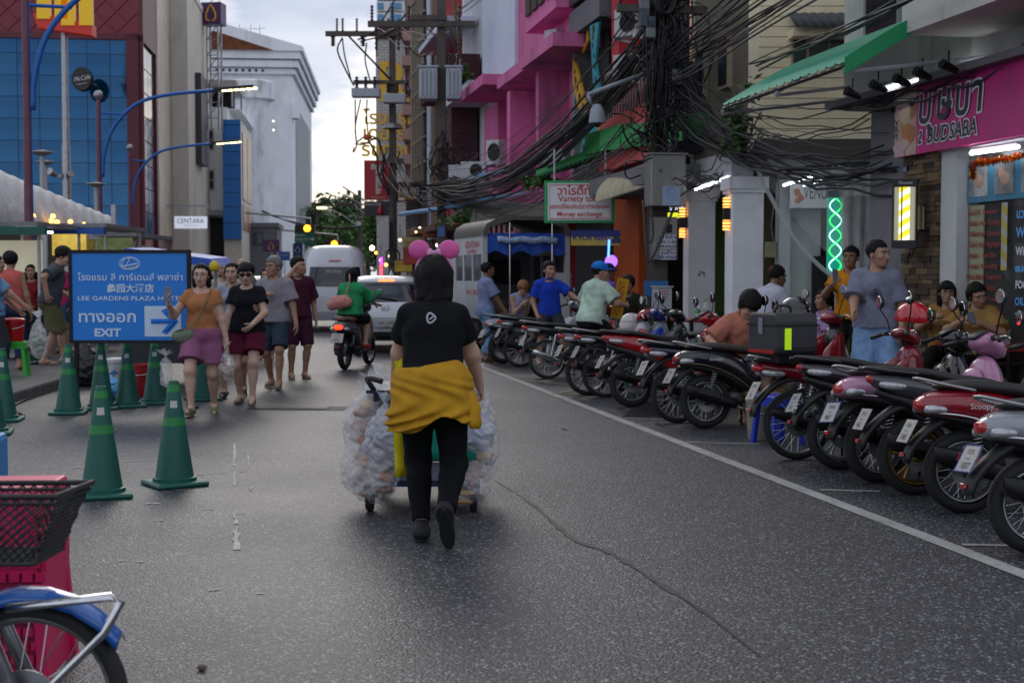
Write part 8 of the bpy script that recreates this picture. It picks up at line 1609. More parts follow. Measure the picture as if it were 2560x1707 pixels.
t=thing('shoulder_bag','dusty pink tote bag slung on the back of the green-shirted rider','bag',(c.x-.1,c.y+.13,1.02),R(-10));S=Sdf();S.cap((-.12,0,0),(.12,.0,.05),.085,.09,.04);S.cap((-.09,0,.1),(.1,0,.12),.05,.05,.05);V,ax=S.grid(.01);V=V+.006*_noise(GP(ax),24,3);sdf_obj('pouch',V,ax,C('c08a80'),t);mb=MB();mb.tube(bez([(.1,.0,.14),(.16,.03,.35),(.14,.12,.48),(.1,.2,.45)],14),.02,6,ell=.5);mb.build('strap',C('c08a80'),t,True);text('XOXO',.1,paint('b83a72',.7),t,(0,-.1,.03),(R(90),R(-18),0),shear=.3)
r,J=ped('man in blue-grey shirt and rolled jeans standing by the pickup taxi',1215,905,R(-75),1.7,sk=2,hands=[(-.26,.3,.9),(.25,.28,.88)],yaw=R(10),top=dict(m=C('7681a5'),sleeve=.85,slv=1.5,boxy=True,loose=.03,hem=-.1,collar=C('7681a5')),low=dict(m=JE,leg=1.85,flare=1.4,loose=.026,name='jeans'),shoes=SAND,hair=HS)
def sitter(label,u,Y,zs,rz,H,**k):p=at(u,HZ,Y);kk=dict(SEAT(zs));kk.update(k);return person(label,(p.x,Y,kk.pop('z',.0)),rz,H,**kk)
r,J=sitter('youth with a blond streak and sleeveless top looking at a phone',1296,25.6,.66,R(200),1.7,sk=0,lean=R(16),nod=R(40),feet=[(-.12,.3,.12),(.15,.35,.25)],hands=[(-.05,.32,.98),(.05,.34,.96)],top=dict(m=C('8a93ad'),sleeve=0),low=dict(m=C('17171a'),leg=.8,flare=1.3),hair=dict(m=HAIRB,style='short',vol=.012),shoes=SAND)
r,J=sitter('man in royal blue polo leaning from a parked motorcycle',1372,21.2,.92,R(190),1.7,sk=1,feet=[(-.2,.2,.2),(.2,.2,.2)],hands=[(-.5,.3,1.08),(.2,.1,.88)],elbow=[(-.5,-.3,-1),(.6,-1,-.3)],yaw=R(15),top=dict(m=C('1a3aa8'),sleeve=.7,slv=1.4,boxy=True,collar=C('1a3aa8')),low=dict(m=C('2b3038'),leg=.9,flare=1.3),hair=HS,shoes=SAND)
r,J=sitter('boy in white and blue shirt using a phone inside the pickup taxi',1412,28.6,1.15,R(120),1.6,sk=3,nod=R(25),hands=[(-.05,.34,1.5),(.06,.34,1.5)],feet=[(-.12,.35,.68),(.12,.35,.68)],top=dict(m=C('7fa5cf'),sleeve=.8,boxy=True),low=dict(m=C('22242a'),leg=1.5),hair=dict(m=HAIR,style='short',fringe=True,vol=.008))
r,J=sitter('man in tie-dyed pale green shirt and blue cap astride a motorcycle',1478,18.6,.92,R(-48),1.68,w=1.08,sk=1,lean=R(14),feet=[(-.25,.25,.2),(.25,.25,.2)],hands=[(-.25,.45,1.12),(.28,.4,1.1)],yaw=R(-35),top=dict(m=paint('a9bfae',.85,var=.35,vs=5,bump=.2,bs=200),sleeve=.8,slv=1.45,boxy=True,loose=.03,hem=-.08,fold=.01),low=dict(m=C('161a24'),leg=1.5),hair=HS,shoes=SAND)
def cap(J,m,root,brim=True,bucket=False):
 S=Sdf();hp,s=J['hp'],J['s']*1.09;S.ell(hp((0,-.015,.065)),(.093*s,.108*s,.085*s),.02,1,J['RH'])
 if bucket:S.ell(hp((0,-.01,.045)),(.14*s,.155*s,.02*s),.02,1,J['RH'])
 elif brim:S.ell(hp((0,.1,.045)),(.07*s,.085*s,.012*s),.015,1,J['RH'])
 V,ax=S.grid(.008);X,Y,Z=GP(ax);c,Rm=J['hc'],J['RH'];L3=((X-c.x)*Rm[0][2]+(Y-c.y)*Rm[1][2]+(Z-c.z)*Rm[2][2])/s;V=np.maximum(V,(.025-L3)*s);sdf_obj('cap',V,ax,m,root)
cap(J,C('1f6fc4'),r)
r,J=sitter('man in purple shirt and navy bucket hat behind the tie-dyed rider',1518,21.8,.9,R(-60),1.68,sk=2,yaw=R(10),feet=[(-.2,.2,.2),(.2,.2,.2)],top=dict(m=C('6a4a9c'),sleeve=1.2),low=dict(m=C('1c1c20'),leg=1.7));cap(J,C('1a2340'),r,bucket=True)
sitter('man in dark clothes resting in the shade by the orange wall',1572,21.5,.75,R(170),1.66,sk=2,lean=R(15),hands=[(-.2,.4,.85),(.2,.4,.85)],top=dict(m=C('2a2622'),sleeve=1.2),low=dict(m=C('1c1c20'),leg=1.7),hair=dict(m=HAIR,style='short',vol=.02))
r,J=sitter('man in a salmon t-shirt bending his head among the motorcycles',1848,14.2,.62,R(192),1.7,w=1.1,sk=0,lean=R(22),nod=R(38),hands=[(-.3,.42,.72),(.34,.4,.72)],elbow=[(-1,-.4,-.5),(1,-.4,-.5)],top=dict(m=C('b0705e'),sleeve=.9,slv=1.5,boxy=True,loose=.03,fold=.01),low=dict(m=C('202228'),leg=.9),hair=dict(m=HAIR,style='short',fringe=True,vol=.018),shoes=SAND)
sitter('man in a white polo sitting turned away by the columns',1905,17.0,.72,R(-62),1.72,sk=2,lean=R(20),nod=R(8),z=.13,hands=[(-.2,.5,.85),(.2,.5,.85)],top=dict(m=C('b4b6c6'),sleeve=.8,slv=1.45,boxy=True,loose=.026,hem=-.08),low=dict(m=C('23262e'),leg=1.6),hair=HS)
sitter('smiling woman in a lilac shirt on a low bench',2066,16.4,.5,R(105),1.58,sk=1,female=True,z=.13,hands=[(-.15,.35,.62),(.15,.4,.65)],top=dict(m=C('9c7fae'),sleeve=.8,slv=1.4,boxy=True),low=dict(m=C('17171b'),leg=1.7),hair=dict(m=HAIR,style='tail',vol=.006))
r,J=sitter('person in an orange shirt holding up a phone behind the grey-shirted man',2128,15.9,.93,R(150),1.68,sk=2,z=.13,feet=[(-.1,0,.085),(.1,0,.085)],hands=[(-.15,.3,1.2),(.12,.32,1.28)],elbow=[(-.8,-.2,-1),(.8,-.2,-1)],top=dict(m=C('c5801c'),sleeve=.6,boxy=True),low=dict(m=C('1b1b1e'),leg=1.7),hair=HS)
phone('dark phone held by the person in orange shirt',jw(J,J['wr'][1]+Vector((-.04,.05,.1))),(R(-10),0,R(20)))
r,J=ped('man in a grey compass-print t-shirt and denim shorts standing on the pavement',2186,1040,R(165),1.68,.13,w=1.04,sk=1,hands=[(-.24,.1,.86),(.2,.36,.98)],elbow=[(-.5,-1,0),(.6,-1,-.4)],handdir=(None,(.2,1,.0)),yaw=R(52),feet=[(-.12,0,.085),(.12,.06,.085)],top=dict(m=C('74788a'),sleeve=.85,slv=1.5,boxy=True,loose=.028,hem=-.06,fold=.008),low=dict(m=JE,leg=.95,flare=1.5,loose=.024),shoes=SAND,hair=dict(m=HAIR,style='short'),h=.01)
o=MB();z0,y0=1.2,.165
for k in range(8):a=k*math.pi/4;r1=.085 if k%2==0 else .055;o.add([Vector((.006*math.cos(a+1.57),0,.006*math.sin(a+1.57))),Vector((r1*math.cos(a),0,r1*math.sin(a))),Vector((-.006*math.cos(a+1.57),0,-.006*math.sin(a+1.57)))],[(0,1,2)])
o.tube([(.05*math.cos(a),0,.05*math.sin(a)) for a in np.linspace(0,6.28,25)[:-1]],.003,4,closed=True);o.tube([(.03*math.cos(a),0,.03*math.sin(a)) for a in np.linspace(0,6.28,25)[:-1]],.003,4,closed=True);o.build('compass_print',paint('343846',.8),[c for c in r.children if c.name.startswith('shirt')][0],loc=J['tp']((0,.163,.27)),rot=(0,0,0))
for lab,u,Y,kw in (('woman in a tan shirt with glasses sitting outside the beauty shop',2372,14.7,dict(yaw=R(20),glasses=dict(m=EYEB),hair=dict(m=HAIR,style='long',fringe=True))),('woman in a tan shirt with a ponytail looking at her phone',2448,14.0,dict(yaw=R(35),nod=R(22),hair=dict(m=HAIR,style='tail',vol=.004)))):
 r,J=sitter(lab,u,Y,.62,R(150),1.58,sk=1,female=True,w=1.12,z=.13,lean=R(8),hands=[(-.1,.34,.95),(.1,.36,.98)],elbow=[(-.9,-.4,-.6),(.9,-.4,-.6)],top=dict(m=C('96733f'),sleeve=.85,slv=1.5,boxy=True,loose=.028),low=dict(m=C('1c1b1a'),leg=1.7),shoes=SAND,**kw)
phone('dark phone in the hands of the ponytailed woman',jw(J,J['wr'][0]+Vector((.08,.1,.06))),(R(-40),0,R(150)))
r,J=ped('tall man in a charcoal t-shirt and olive shorts at the stall edge',128,912,R(-70),1.78,.15,sk=0,lean=R(12),nod=R(22),yaw=R(-10),hands=[(-.3,.25,1.0),(.34,-.05,1.02)],elbow=[(-.5,-1,0),(.8,-.8,.2)],feet=[(-.14,.18,.085),(.14,-.1,.085)],top=dict(m=C('43474f'),sleeve=.75,slv=1.45,boxy=True,loose=.026),low=dict(m=C('5c5a40'),leg=1.02,flare=1.5),shoes=SAND,hair=dict(m=HAIR,style='short',vol=.01))
r,J=ped('stall customer in a coral tank top seen from behind',30,925,R(10),1.66,.15,female=True,w=1.1,sk=1,top=dict(m=C('c2605a'),sleeve=0),low=dict(m=C('23304a'),leg=1.8),hair=dict(m=HAIR,style='short',vol=.01))
ped('customer in a flowered blue shirt at the stall counter',-12,945,R(-60),1.6,.15,sk=1,hands=[(-.2,.35,.95),(.25,.4,.98)],top=dict(m=paint('5f83a8',.85,var=.7,vs=16),sleeve=.7,slv=1.4,boxy=True),low=dict(m=C('33363e'),leg=1.8),hair=HS)
ped('girl in dark clothes peering out between the stall customers',82,900,R(190),1.5,.15,female=True,sk=1,top=dict(m=C('7a2026'),sleeve=.6),low=dict(m=C('202430'),leg=1.8),hair=HB);ped('person in a magenta shirt behind the charcoal-shirted man',158,885,R(150),1.64,.15,sk=1,top=dict(m=C('b02a68'),sleeve=.7,boxy=True),low=dict(m=C('3a4f78'),leg=.9),hair=HS,shoes=SAND)
# ------------------------------------------------------------------ street vendor pushing a bread cart
random.seed(91)
vx,vy=-.455,7.72;BLKC=C('0d0f14');HV=1.63
r,J=person('street vendor in black with a mustard jacket round her waist, pushing a cart',(vx,vy,0),R(-1),HV,w=1.2,sk=3,female=True,bust=.95,pelvis=(.0,.02,.9),lean=R(13),nod=R(4),feet=[(-.06,-.08,.09),(.1,-.3,.2)],footpitch=(0.05,1.2),knee=[(-.1,1,0),(.12,1,0)],hands=[(-.27,.42,.86),(.27,.42,.86)],elbow=[(-1,-.7,-.2),(1,-.7,-.2)],curl=.95,top=dict(m=BLKC,sleeve=.62,slv=1.12,hem=.0,loose=.012,fold=.005),low=dict(m=C('0b0c0f'),leg=1.93,flare=1.02,loose=.007,name='leggings',fold=.003),shoes=dict(m=paint('101114',.7),kind='shoe',sole=paint('0c0c0d',.8)),hair=dict(m=HAIR,style='bob',vol=.008),h=.0085)
tp,hp,s=J['tp'],J['hp'],J['s']
S=Sdf();S.ell(tp((0,0,.02)),(.195,.16,.13),.05,1,J['RT']);S.cap(tp((-.07,-.03,.0)),tp((-.09,-.02,-.2)),.14,.15,.06);S.cap(tp((.07,-.03,.0)),tp((.09,-.02,-.2)),.14,.15,.06);V,ax=S.grid(.0085,infl=.02);X,Y,Z=GP(ax);q=tp((0,0,0))
V=V+.013*np.sin(34*X+9*np.sin(14*Z)+3*Y)*np.clip((.98-Z)*4,0,1.2)+.006*_noise((X,Y,Z),26,5);V=np.maximum(V,(Z-1.0-.03*np.sin(6*X)));V=np.maximum(V,.645+.05*np.sin(7.5*X+.6)+.022*np.sin(21*X)+.3*np.maximum(Y-.05,0)-Z);sdf_obj('tied_jacket',V,ax,C('b08420'),r)
mb=MB();mb.tube(bez([tp((.2,-.06,.0)),tp((.25,-.1,-.12)),tp((.26,-.1,-.26))],10),[.03,.035,.04,.045,.04,.045,.05,.04,.045,.05,.03][:len(bez([(0,0,0)]*3,10))],8,ell=.5);mb.build('sleeve_knot',C('b5861e'),r,True)
mb=MB();mb.tube([tp((.19*math.cos(a),.15*math.sin(a)-.01,.075)) for a in np.linspace(0,6.283,33)[:-1]],.022,6,closed=True);o=mb.build('waist_belt',BLKP,r,True)
for x in (-.06,.05):mb=MB();mb.rbox(tp((x,-.165,.075)),(.055,.02,.05),.008);mb.build('buckle',BLKM,o)
mb=MB();e=tp((0,-.142,.39));mb.tube([e+Vector((.024*math.cos(a),-.012,.026*math.sin(a)-.006*math.sin(2*a))) for a in np.linspace(0,6.283,15)[:-1]],.006,5,closed=True);mb.tube([e+Vector((-.01,-.013,-.008)),e+Vector((.012,-.013,.01))],.005,5);mb.build('shirt_emblem',paint('b9bcc4',.5),r)
t=thing('ear_headband','pink headband with two round ears worn by the vendor','headband',J['W'].translation,0);t.matrix_basis=J['W'].copy();mb=MB();mb.tube([hp((.1*math.cos(a),-.015,.05+.1*math.sin(a))) for a in np.linspace(-.3,3.44,19)],.009,6);mb.build('band',paint('c07aa8',.6,var=.6,vs=40),t,True);PE=paint('d2559c',.5,var=.04)
for x in (-1,1):mb=MB();mb.sphere(hp((x*.083,-.02,.168)),(.062,.02,.056),18,12);mb.build('ear',PE,t,True)
mb=MB();[mb.sphere(hp((x,-.02,.15)),(.022,.02,.026),10,7) for x in (-.024,.024)];mb.sphere(hp((0,-.02,.15)),.014,8,6);mb.build('bow',paint('c98fb4',.5,var=.3,vs=50),t,True)
t=thing('waist_towel','thin yellow towel hanging at the left side of the vendor','towel',(vx-.2,vy+.2,.62),0);mb=MB();mb.rings([[Vector((.02*math.sin(k*1.3)-.035+.004*k,0,z)),Vector((.035+.012*math.sin(k*2),.01,z)),Vector((.035,.03,z)),Vector((-.035,.03,z))] for k,z in enumerate(np.linspace(-.3,.4,12))]);mb.build('cloth',C('c9bb1e'),t,True)
cx,cy=-.575,8.95;t=thing('push_cart','low blue-framed push cart hidden under hanging bread bags','cart',(cx,cy,0),0);NB=mat('cart_navy',rgb('1c2747'),.5,.3,var=.2)
for z in (.17,.33):
 for y in (-.42,.42):part(t,'rail',NB,(-.3,.3,y-.015,y+.015,z,z+.035))
 for x in (-.3,.3):part(t,'rail',NB,(x-.015,x+.015,-.42,.42,z+.001,z+.034))
for x in (-.28,.28):
 for y in (-.4,.4):part(t,'post',NB,(x-.017,x+.017,y-.017,y+.017,.1,.78))
part(t,'lower_tray',paint('6a6d72',.5,.2) if False else mat('tray_grey',(.2,.2,.21),.5,.4),(-.27,.27,-.38,.38,.2,.215));part(t,'back_plate',mat('plate_lilac',rgb('6d6f86'),.5),(-.24,.24,-.4,-.39,.2,.32));part(t,'shelf',NB,(-.34,.34,-.45,.45,.76,.78))
for x in (-.33,.33):mb=MB();mb.tube(bez([(x*.9,-.4,.78),(x*.95,-.62,.86),(x*.85,-.76,.88),(x*.62,-.78,.86)],12),.017,8);mb.build('handle',BLKP,t,True)
for x in (-.3,.3):
 for y in (-.34,.34):mb=MB();mb.lathe([(.001,-.025),(.05,-.025),(.06,-.02),(.085,-.024),(.095,-.012),(.095,.012),(.085,.024),(.06,.02),(.05,.025),(.001,.025)],22,'x',(x*1.1,y,.095));mb.build('wheel',RUB,t,smooth='auto')
BR=[paint(h_,.6,var=.35,vs=22,bump=.2,bs=60) for h_ in ('8a4a1c','a9642a','6a3616','b88a4a','c7a36a')];MILK=mat('milky_bag',(.72,.74,.82),.2,var=0,a=.5,bump=1.0,bs=26,spec=.8);k=0
for sd,spots in ((-1,[(-.52,-.34,.92,.3,.42),(-.46,-.2,.96,.3,.4),(-.62,-.1,.86,.3,.46),(-.5,-.36,.62,.32,.42),(-.62,-.2,.62,.3,.44),(-.36,-.46,.66,.24,.46),(-.52,.15,.9,.3,.46),(-.5,.4,.86,.3,.46),(-.48,-.36,.45,.3,.3)]),(1,[(.5,-.3,.98,.24,.34),(.52,-.1,.9,.28,.46),(.56,-.26,.66,.3,.4),(.5,.2,.9,.3,.46),(.46,-.36,.46,.3,.32),(.6,.1,.7,.26,.42)])):
 for (x,y,z,w,h_) in spots:
  rnd=random.Random(k+5);cont=[]
  for j in range(5):cont.append(((rnd.uniform(-.14,.14)*w,rnd.uniform(-.12,.12)*w,-h_*(.4+.115*j)+rnd.uniform(-.02,.02)),(w*rnd.uniform(.16,.27),w*.22,h_*rnd.uniform(.05,.085)),BR[rnd.randrange(5)]))
  lab='clear bag of golden bread %s, %s'%(('on the left of the cart','on the right of the cart')[sd>0],('topmost at the back','top beside the handle','outermost high','middle of the stack','outer middle','against the vendor leg','front high','front end','lowest')[spots.index((x,y,z,w,h_))])
  pbag(lab,(cx+x*.64,cy+y,z-.09),w,h_,w*.85,cont,seed=k,rz=k,cat='bread bag');k+=1
pbag('bluish white carrier bag stuffed with spare bags at the cart right',(cx+.34,cy-.44,.72),.25,.34,.18,[((0,0,-.2),(.07,.05,.08),paint('a9b4e0',.6))],MILK,33);pbag('grey crumpled plastic bag between vendor and bread',(cx-.22,cy-.5,.72),.26,.42,.2,[((0,0,-.25),(.08,.06,.1),paint('6d6f7a',.7))],MILK,34)
for lab,x,m,wd in (('teal cloth bag hanging from the back of the cart',.1,C('1d8a78'),.5),('magenta strip of cloth beside the teal bag',.3,C('c01e5c'),.07)):
 t=thing('hanging_cloth',lab,'cloth bag',(cx+x,cy-.44-(.02 if wd<.1 else 0),.3),0);mb=MB();mb.rings([[Vector((x_,-.01+.02*math.sin(x_*22+z*9),z)) for x_ in np.linspace(-wd/2,wd/2,12)]+[Vector((x_,.02+.02*math.sin(x_*22+z*9),z)) for x_ in np.linspace(wd/2,-wd/2,12)] for z in np.linspace(.04,.46,8)]);mb.build('cloth',m,t,True)
 # ------------------------------------------------------------------ left foreground: hotel exit board, cones, stools, market stalls
random.seed(95)
p=at(325,HZ,15.0);t=thing('hotel_exit_sign','large blue hotel exit board in a black frame standing behind the cones','sign',(p.x,15.0,0),R(-2));S_=F/15.;W_,z0,z1=153/S_,CH-(858-HZ)/S_,CH+(HZ-625)/S_;zc=(z0+z1)/2;H_=(z1-z0)/2
SB=mat('exit_board_blue',rgb('1476cf'),.45,var=.03,vs=2,e=.05,ecol=rgb('1476cf'));part(t,'panel',SB,(-W_+.03,W_-.03,-.02,.02,z0+.03,z1-.03));BW=mat('board_letter',rgb('c9dcef'),.5,var=0)
for b in ((-W_,W_,-.035,.03,z1-.035,z1),(-W_,W_,-.035,.03,z0,z0+.035),(-W_,-W_+.035,-.034,.029,z0+.035,z1-.035),(W_-.035,W_,-.034,.029,z0+.035,z1-.035)):part(t,'frame_bar',BLKM,b)
for x in (-W_+.05,W_-.05):part(t,'leg',BLKM,(x-.02,x+.02,.03,.07,0,z1));part(t,'foot',BLKM,(x-.025,x+.025,-.25,.35,0,.03))
lz=lambda v:CH+(HZ-v)/S_;lxx=lambda u:(u-325)/S_
text('โรงแรม ลี การ์เดนส์ พลาซ่า',.1,BW,t,(lxx(328),-.025,lz(694)),w=264/S_,bold=.001);text('蠡园大酒店',.1,BW,t,(lxx(327),-.025,lz(722)),w=118/S_,bold=.002);text('LEE GARDENS PLAZA HOTEL',.065,BW,t,(lxx(327),-.025,lz(746)),w=266/S_,bold=.001);text('ทางออก',.17,BW,t,(lxx(268),-.025,lz(793)),w=144/S_,bold=.003);text('EXIT',.12,BW,t,(lxx(268),-.025,lz(832)),w=67/S_,bold=.004)
mb=MB();mb.rbox((lxx(408),-.023,lz(803)),(92/S_,.006,76/S_),.002);a=mb.build('arrow_panel',BW,t,bevel=.01);mb=MB();mb.tube([(lxx(380),-.028,lz(803)),(lxx(440),-.028,lz(803))],.028,8,ell=.06);mb.tube([(lxx(415),-.029,lz(778)),(lxx(441),-.029,lz(803)),(lxx(415),-.029,lz(828))],.028,8,ell=.06);mb.prism([(lxx(378),lz(803)-.028),(lxx(436),lz(803)-.028),(lxx(436),lz(803)+.028),(lxx(378),lz(803)+.028)],.002,'y',(0,-.028,0));mb.prism([(lxx(404),lz(776)),(lxx(418),lz(770)),(lxx(448),lz(803)),(lxx(418),lz(836)),(lxx(404),lz(830)),(lxx(428),lz(803))],.002,'y',(0,-.0285,0));mb.build('arrow',SB,a)
mb=MB();[mb.tube([(lxx(326)+rx_*math.cos(q),-.025,lz(659)+rz_*math.sin(q)) for q in np.linspace(0,6.28,29)[:-1]],.004,4,closed=True) for rx_,rz_ in ((.115,.07),(.1,.058))];mb.tube([(lxx(314),-.025,lz(645)),(lxx(306),-.025,lz(666)),(lxx(345),-.025,lz(660))],.009,5);mb.tube([(lxx(328),-.025,lz(644)),(lxx(314),-.025,lz(672)),(lxx(348),-.025,lz(668))],.007,5);mb.build('emblem',BW,t)
CONE=mat('cone_green',rgb('0e5a4e'),.5,var=.12,vs=8,dirt=.3,ds=7);CBAND=mat('cone_band',rgb('18803c'),.4,var=.1)
def cone(label,u,v,rz,H=.75,tilt=0):
 p=gp(u,v);t=thing('traffic_cone',label,'traffic cone',(p.x,p.y,0),R(rz),'green traffic cones round the exit board');b=.19;mb=MB();mb.rbox((0,0,.018),(2*b,2*b,.036),.016,n=2);mb.build('base',CONE,t);rr=lambda z:.135-(.135-.034)*(z-.06)/(H-.06)
 mb=MB();mb.lathe([(.155,.03),(.155,.06),(.135,.065),(rr(H),H),(rr(H)-.008,H),(rr(H)-.008,H-.03)],28);mb.build('shell',CONE,t,smooth='auto')
 for z_,hh in ((.43,.06),(.67,.05)) if H>.7 else ():mb=MB();mb.lathe([(rr(z_)+.0025,z_),(rr(z_+hh)+.0025,z_+hh)],28);mb.build('band',CBAND,t,True)
 mb=MB();z_=.56;r_=rr(z_)+.004;mb.lathe([(r_,z_),(rr(z_+.05)+.004,z_+.05)],3,arc=.8);st=mb.build('sticker',paint('b9bcb6',.5),t,True,rot=(0,0,R(-rz-100)))
for a in (('green cone standing alone nearest the pink stools',256,1240,20),('green cone standing alone in the open road',437,1212,35),('green cone at the kerb corner before the exit board',172,1034,10),('green cone second along before the exit board',254,1022,12),('green cone third along before the exit board',319,1017,25),('green cone before the arrow end of the exit board',388,1009,15),('green cone half hidden behind the woman in orange',508,1000,30),('green cone beside the kerb chain at the frame edge',8,1052,10),('green cone mostly out of frame beside the stacked blue stools',-22,1085,15)):cone(*a)
def stool(name,label,p,rz,m,w=.3,h=.44,cat='stool',n=1,weave=False,group=None):
 t=thing(name,label,cat,p,rz,group)
 for k in range(n):
  z=k*.07;mb=MB();mb.rbox((0,0,h+z),(w,w,.035),.016);o=mb.build('seat',m,t)
  for sx in (-1,1):
   for sy in (-1,1):mb=MB();mb.rings([[Vector((sx*(w/2-.03+q*.035)+dx,sy*(w/2-.03+q*.035)+dy,(h+z)*(1-q))) for dx,dy in ((-.022,-.022),(.022,-.022),(.022,.022),(-.022,.022))] for q in (0,.5,1)]);mb.build('leg',m,t,bevel=.004) if k==0 else None
  mb=MB();e=w/2-.005;[mb.box((0,s_*e,h+z-.04),(w*.9,.02,.07)) for s_ in (-1,1)];[mb.box((s_*e,0,h+z-.04),(.02,w*.9,.07)) for s_ in (-1,1)];mb.build('apron',m,t)
 return t
GST=paint('2fae2a',.35,var=.06);p=gp(35,940,.15);stool('plastic_stool','bright green plastic stool carrying the red pail',(p.x,p.y,.15),R(10),GST,.33,.45)
p2=Vector((p.x,p.y,.62));RP=paint('b81418',.35,var=.06)
def pail(label,p,r,h,m,band=None,name='bucket',lid=True):
 t=thing(name,label,'bucket',p,0);mb=MB();mb.lathe([(.001,0),(r*.84,0),(r*.87,.02),(r*.98,h*.94),(r*1.03,h*.95),(r*1.03,h),(r*.95,h)]+([(.001,h+.012)] if lid else [(r*.82,.02),(.001,.02)]),28);mb.build('body',m,t,smooth='auto')
 if lid:mb=MB();mb.lathe([(r*1.06,h-.02),(r*1.06,h+.02),(r*.9,h+.035),(r*.3,h+.045),(.001,h+.045)],28);mb.build('lid',m,t,smooth='auto')
 mb=MB();mb.tube([(r*1.04*math.cos(a),-r*.2-r*.9*math.sin(a)*.9,h*.8-.05*math.sin(a)) for a in np.linspace(0,3.14,13)],.006,5);mb.build('handle',CHR,t,True);return t
pail('red lidded pail standing on the green stool',p2,.15,.27,RP);q=gp(20,905,.15);pail('larger red lidded pail behind the green stool',(q.x-.05,q.y+.1,.6),.18,.33,RP)
for lab,u,v,r_,h_,c_ in (('red bucket with a pink handle behind the cones',352,990,.17,.4,'a51418'),('white plastic drum behind the cones',290,985,.13,.42,'b9bcc0'),('grey paint-stained bucket under the retro scooter',1902,1096,.14,.36,'8a8578'),('dark green tub beside the kerb',82,935,.16,.3,'1e4a3a')):q=gp(u,v);pail(lab,(q.x,q.y,0),r_,h_,paint(c_,.45,var=.15,vs=9,dirt=.3,ds=6),lid=c_ in ('b9bcc0',))
q=gp(1950,1112);stool('plastic_stool','royal blue plastic stool standing beside the grey bucket',(q.x,q.y+.1,0),R(25),paint('1b35b0',.35,var=.06),.3,.42)
PK=paint('c81e58',.4,var=.08,vs=6);t=stool('stool_stack','stack of hot pink woven-pattern plastic stools behind the blue motorcycle',(-1.9,5.05,0),R(4),PK,.38,.5,'stools',4)
for k in range(9):
 for j in range(8):mb=MB();mb.box((-.165+j*.047+(k%2)*.02,-.195,.06+k*.05),(.036,.012,.03));mb.build('weave_slat',PK,t) if abs(-.165+j*.047)<.18 else None
part(t,'inner_wall',paint('8a1440',.5),(-.185,.185,-.19,-.175,.02,.48));part(t,'side_wall',PK,(.175,.19,-.185,.185,.02,.48))
stool('stool_stack','stack of sky blue plastic stools at the frame edge',(-2.64,6.5,0),R(8),paint('2e7fc0',.4),.34,.5,'stools',4)
q=gp(190,970);pbag('black rubbish bag slumped behind the corner cone',(q.x+.02,q.y+.35,.66),.5,.7,.4,[],mat('black_bag',(.012,.012,.014),.3,var=.2,bump=.8,bs=20),41,cat='rubbish bag');q=gp(282,1000);pbag('pale blue plastic bag on the ground behind the cones',(q.x,q.y+.05,.3),.28,.3,.25,[],mat('blue_bag',rgb('5fa6d8'),.35,var=.2,bump=.8,bs=22),42);pbag('clear bag of greens hanging from the stall',at(95,790,15.2),.2,.46,.16,[((0,0,-.32),(.07,.06,.1),LEAFD)],seed=43);pbag('clear plastic bag hanging below the arrow end of the board',at(415,885,14.8),.14,.36,.12,[],seed=44)
t=thing('kerb_cable','tangled black cable lying along the left kerb','cable',(0,0,0),0);mb=MB();mb.tube(bez([gp(u,v,.015) for u,v in ((160,950),(120,975),(60,1000),(30,1018),(45,1032),(20,1040),(60,1038),(30,1025))],40),.014,6);mb.build('cable',CAB,t,True)
def stall(label,u0,u1,vt,Y,dep,roofm,extra=()):
 a,b=at(u0,vt,Y),at(u1,vt,Y);t=thing('market_stall',label,'market stall',(a.x,Y,.15),0);w=b.x-a.x;z=a.z-.15;part(t,'roof',roofm,(-.1,w+.1,-.3,dep,z,z+.07));part(t,'counter',paint('7d8084',.5,m=.3),(0,w,.2,.9,.72,.8),(.02,w-.02,.25,.85,.1,.72))
 for x in (0,w):
  for y in (0,dep-.2):part(t,'post',STEEL,(x-.02,x+.02,y,y+.04,0,z))
 for (n_,m_,bx) in extra:part(t,n_,m_,bx)
 return t
GSH=mat('stall_roof_grey',rgb('7f8084'),.6,.3,var=.2,vs=3,dirt=.4,ds=2)
stall('food stall with a grey sheet roof and green awning roll',-60,95,567,21.5,2.2,GSH,(('awning_roll',paint('1d5a4a',.6),(-.1,1.2,-.36,-.22,1.98,2.1)),('menu_board',mat('lit_menu',rgb('b9b6a0'),.5,e=.35,ecol=rgb('cfcaa8')),(-.1,1.0,.1,.14,1.4,1.9)),('tube_lamp',TUBE2,(.5,1.1,.3,.33,2.02,2.05))))
stall('food stall with blue rolled sides and a lit yellow board',100,262,570,23.5,2.4,GSH,(('side_roll',paint('1f4fa8',.6),(-.1,1.2,-.36,-.24,2.05,2.15)),('lit_board',mat('lit_yellow',rgb('d0b04a'),.5,var=.5,vs=4,e=.6,ecol=rgb('d0b04a')),(.0,.6,.6,.64,1.7,2.1)),('tube_lamp',TUBE2,(.1,.7,.3,.33,2.1,2.13))))
stall('far stall with a pale green printed fascia',255,340,592,27,2.5,GSH,(('fascia',paint('8f9a5c',.6,var=.4,vs=3),(.0,.7,-.35,-.32,1.75,2.08)),('poster',paint('a5862c',.6,var=.5),(-.45,-.05,-.3,-.27,1.72,2.05))))
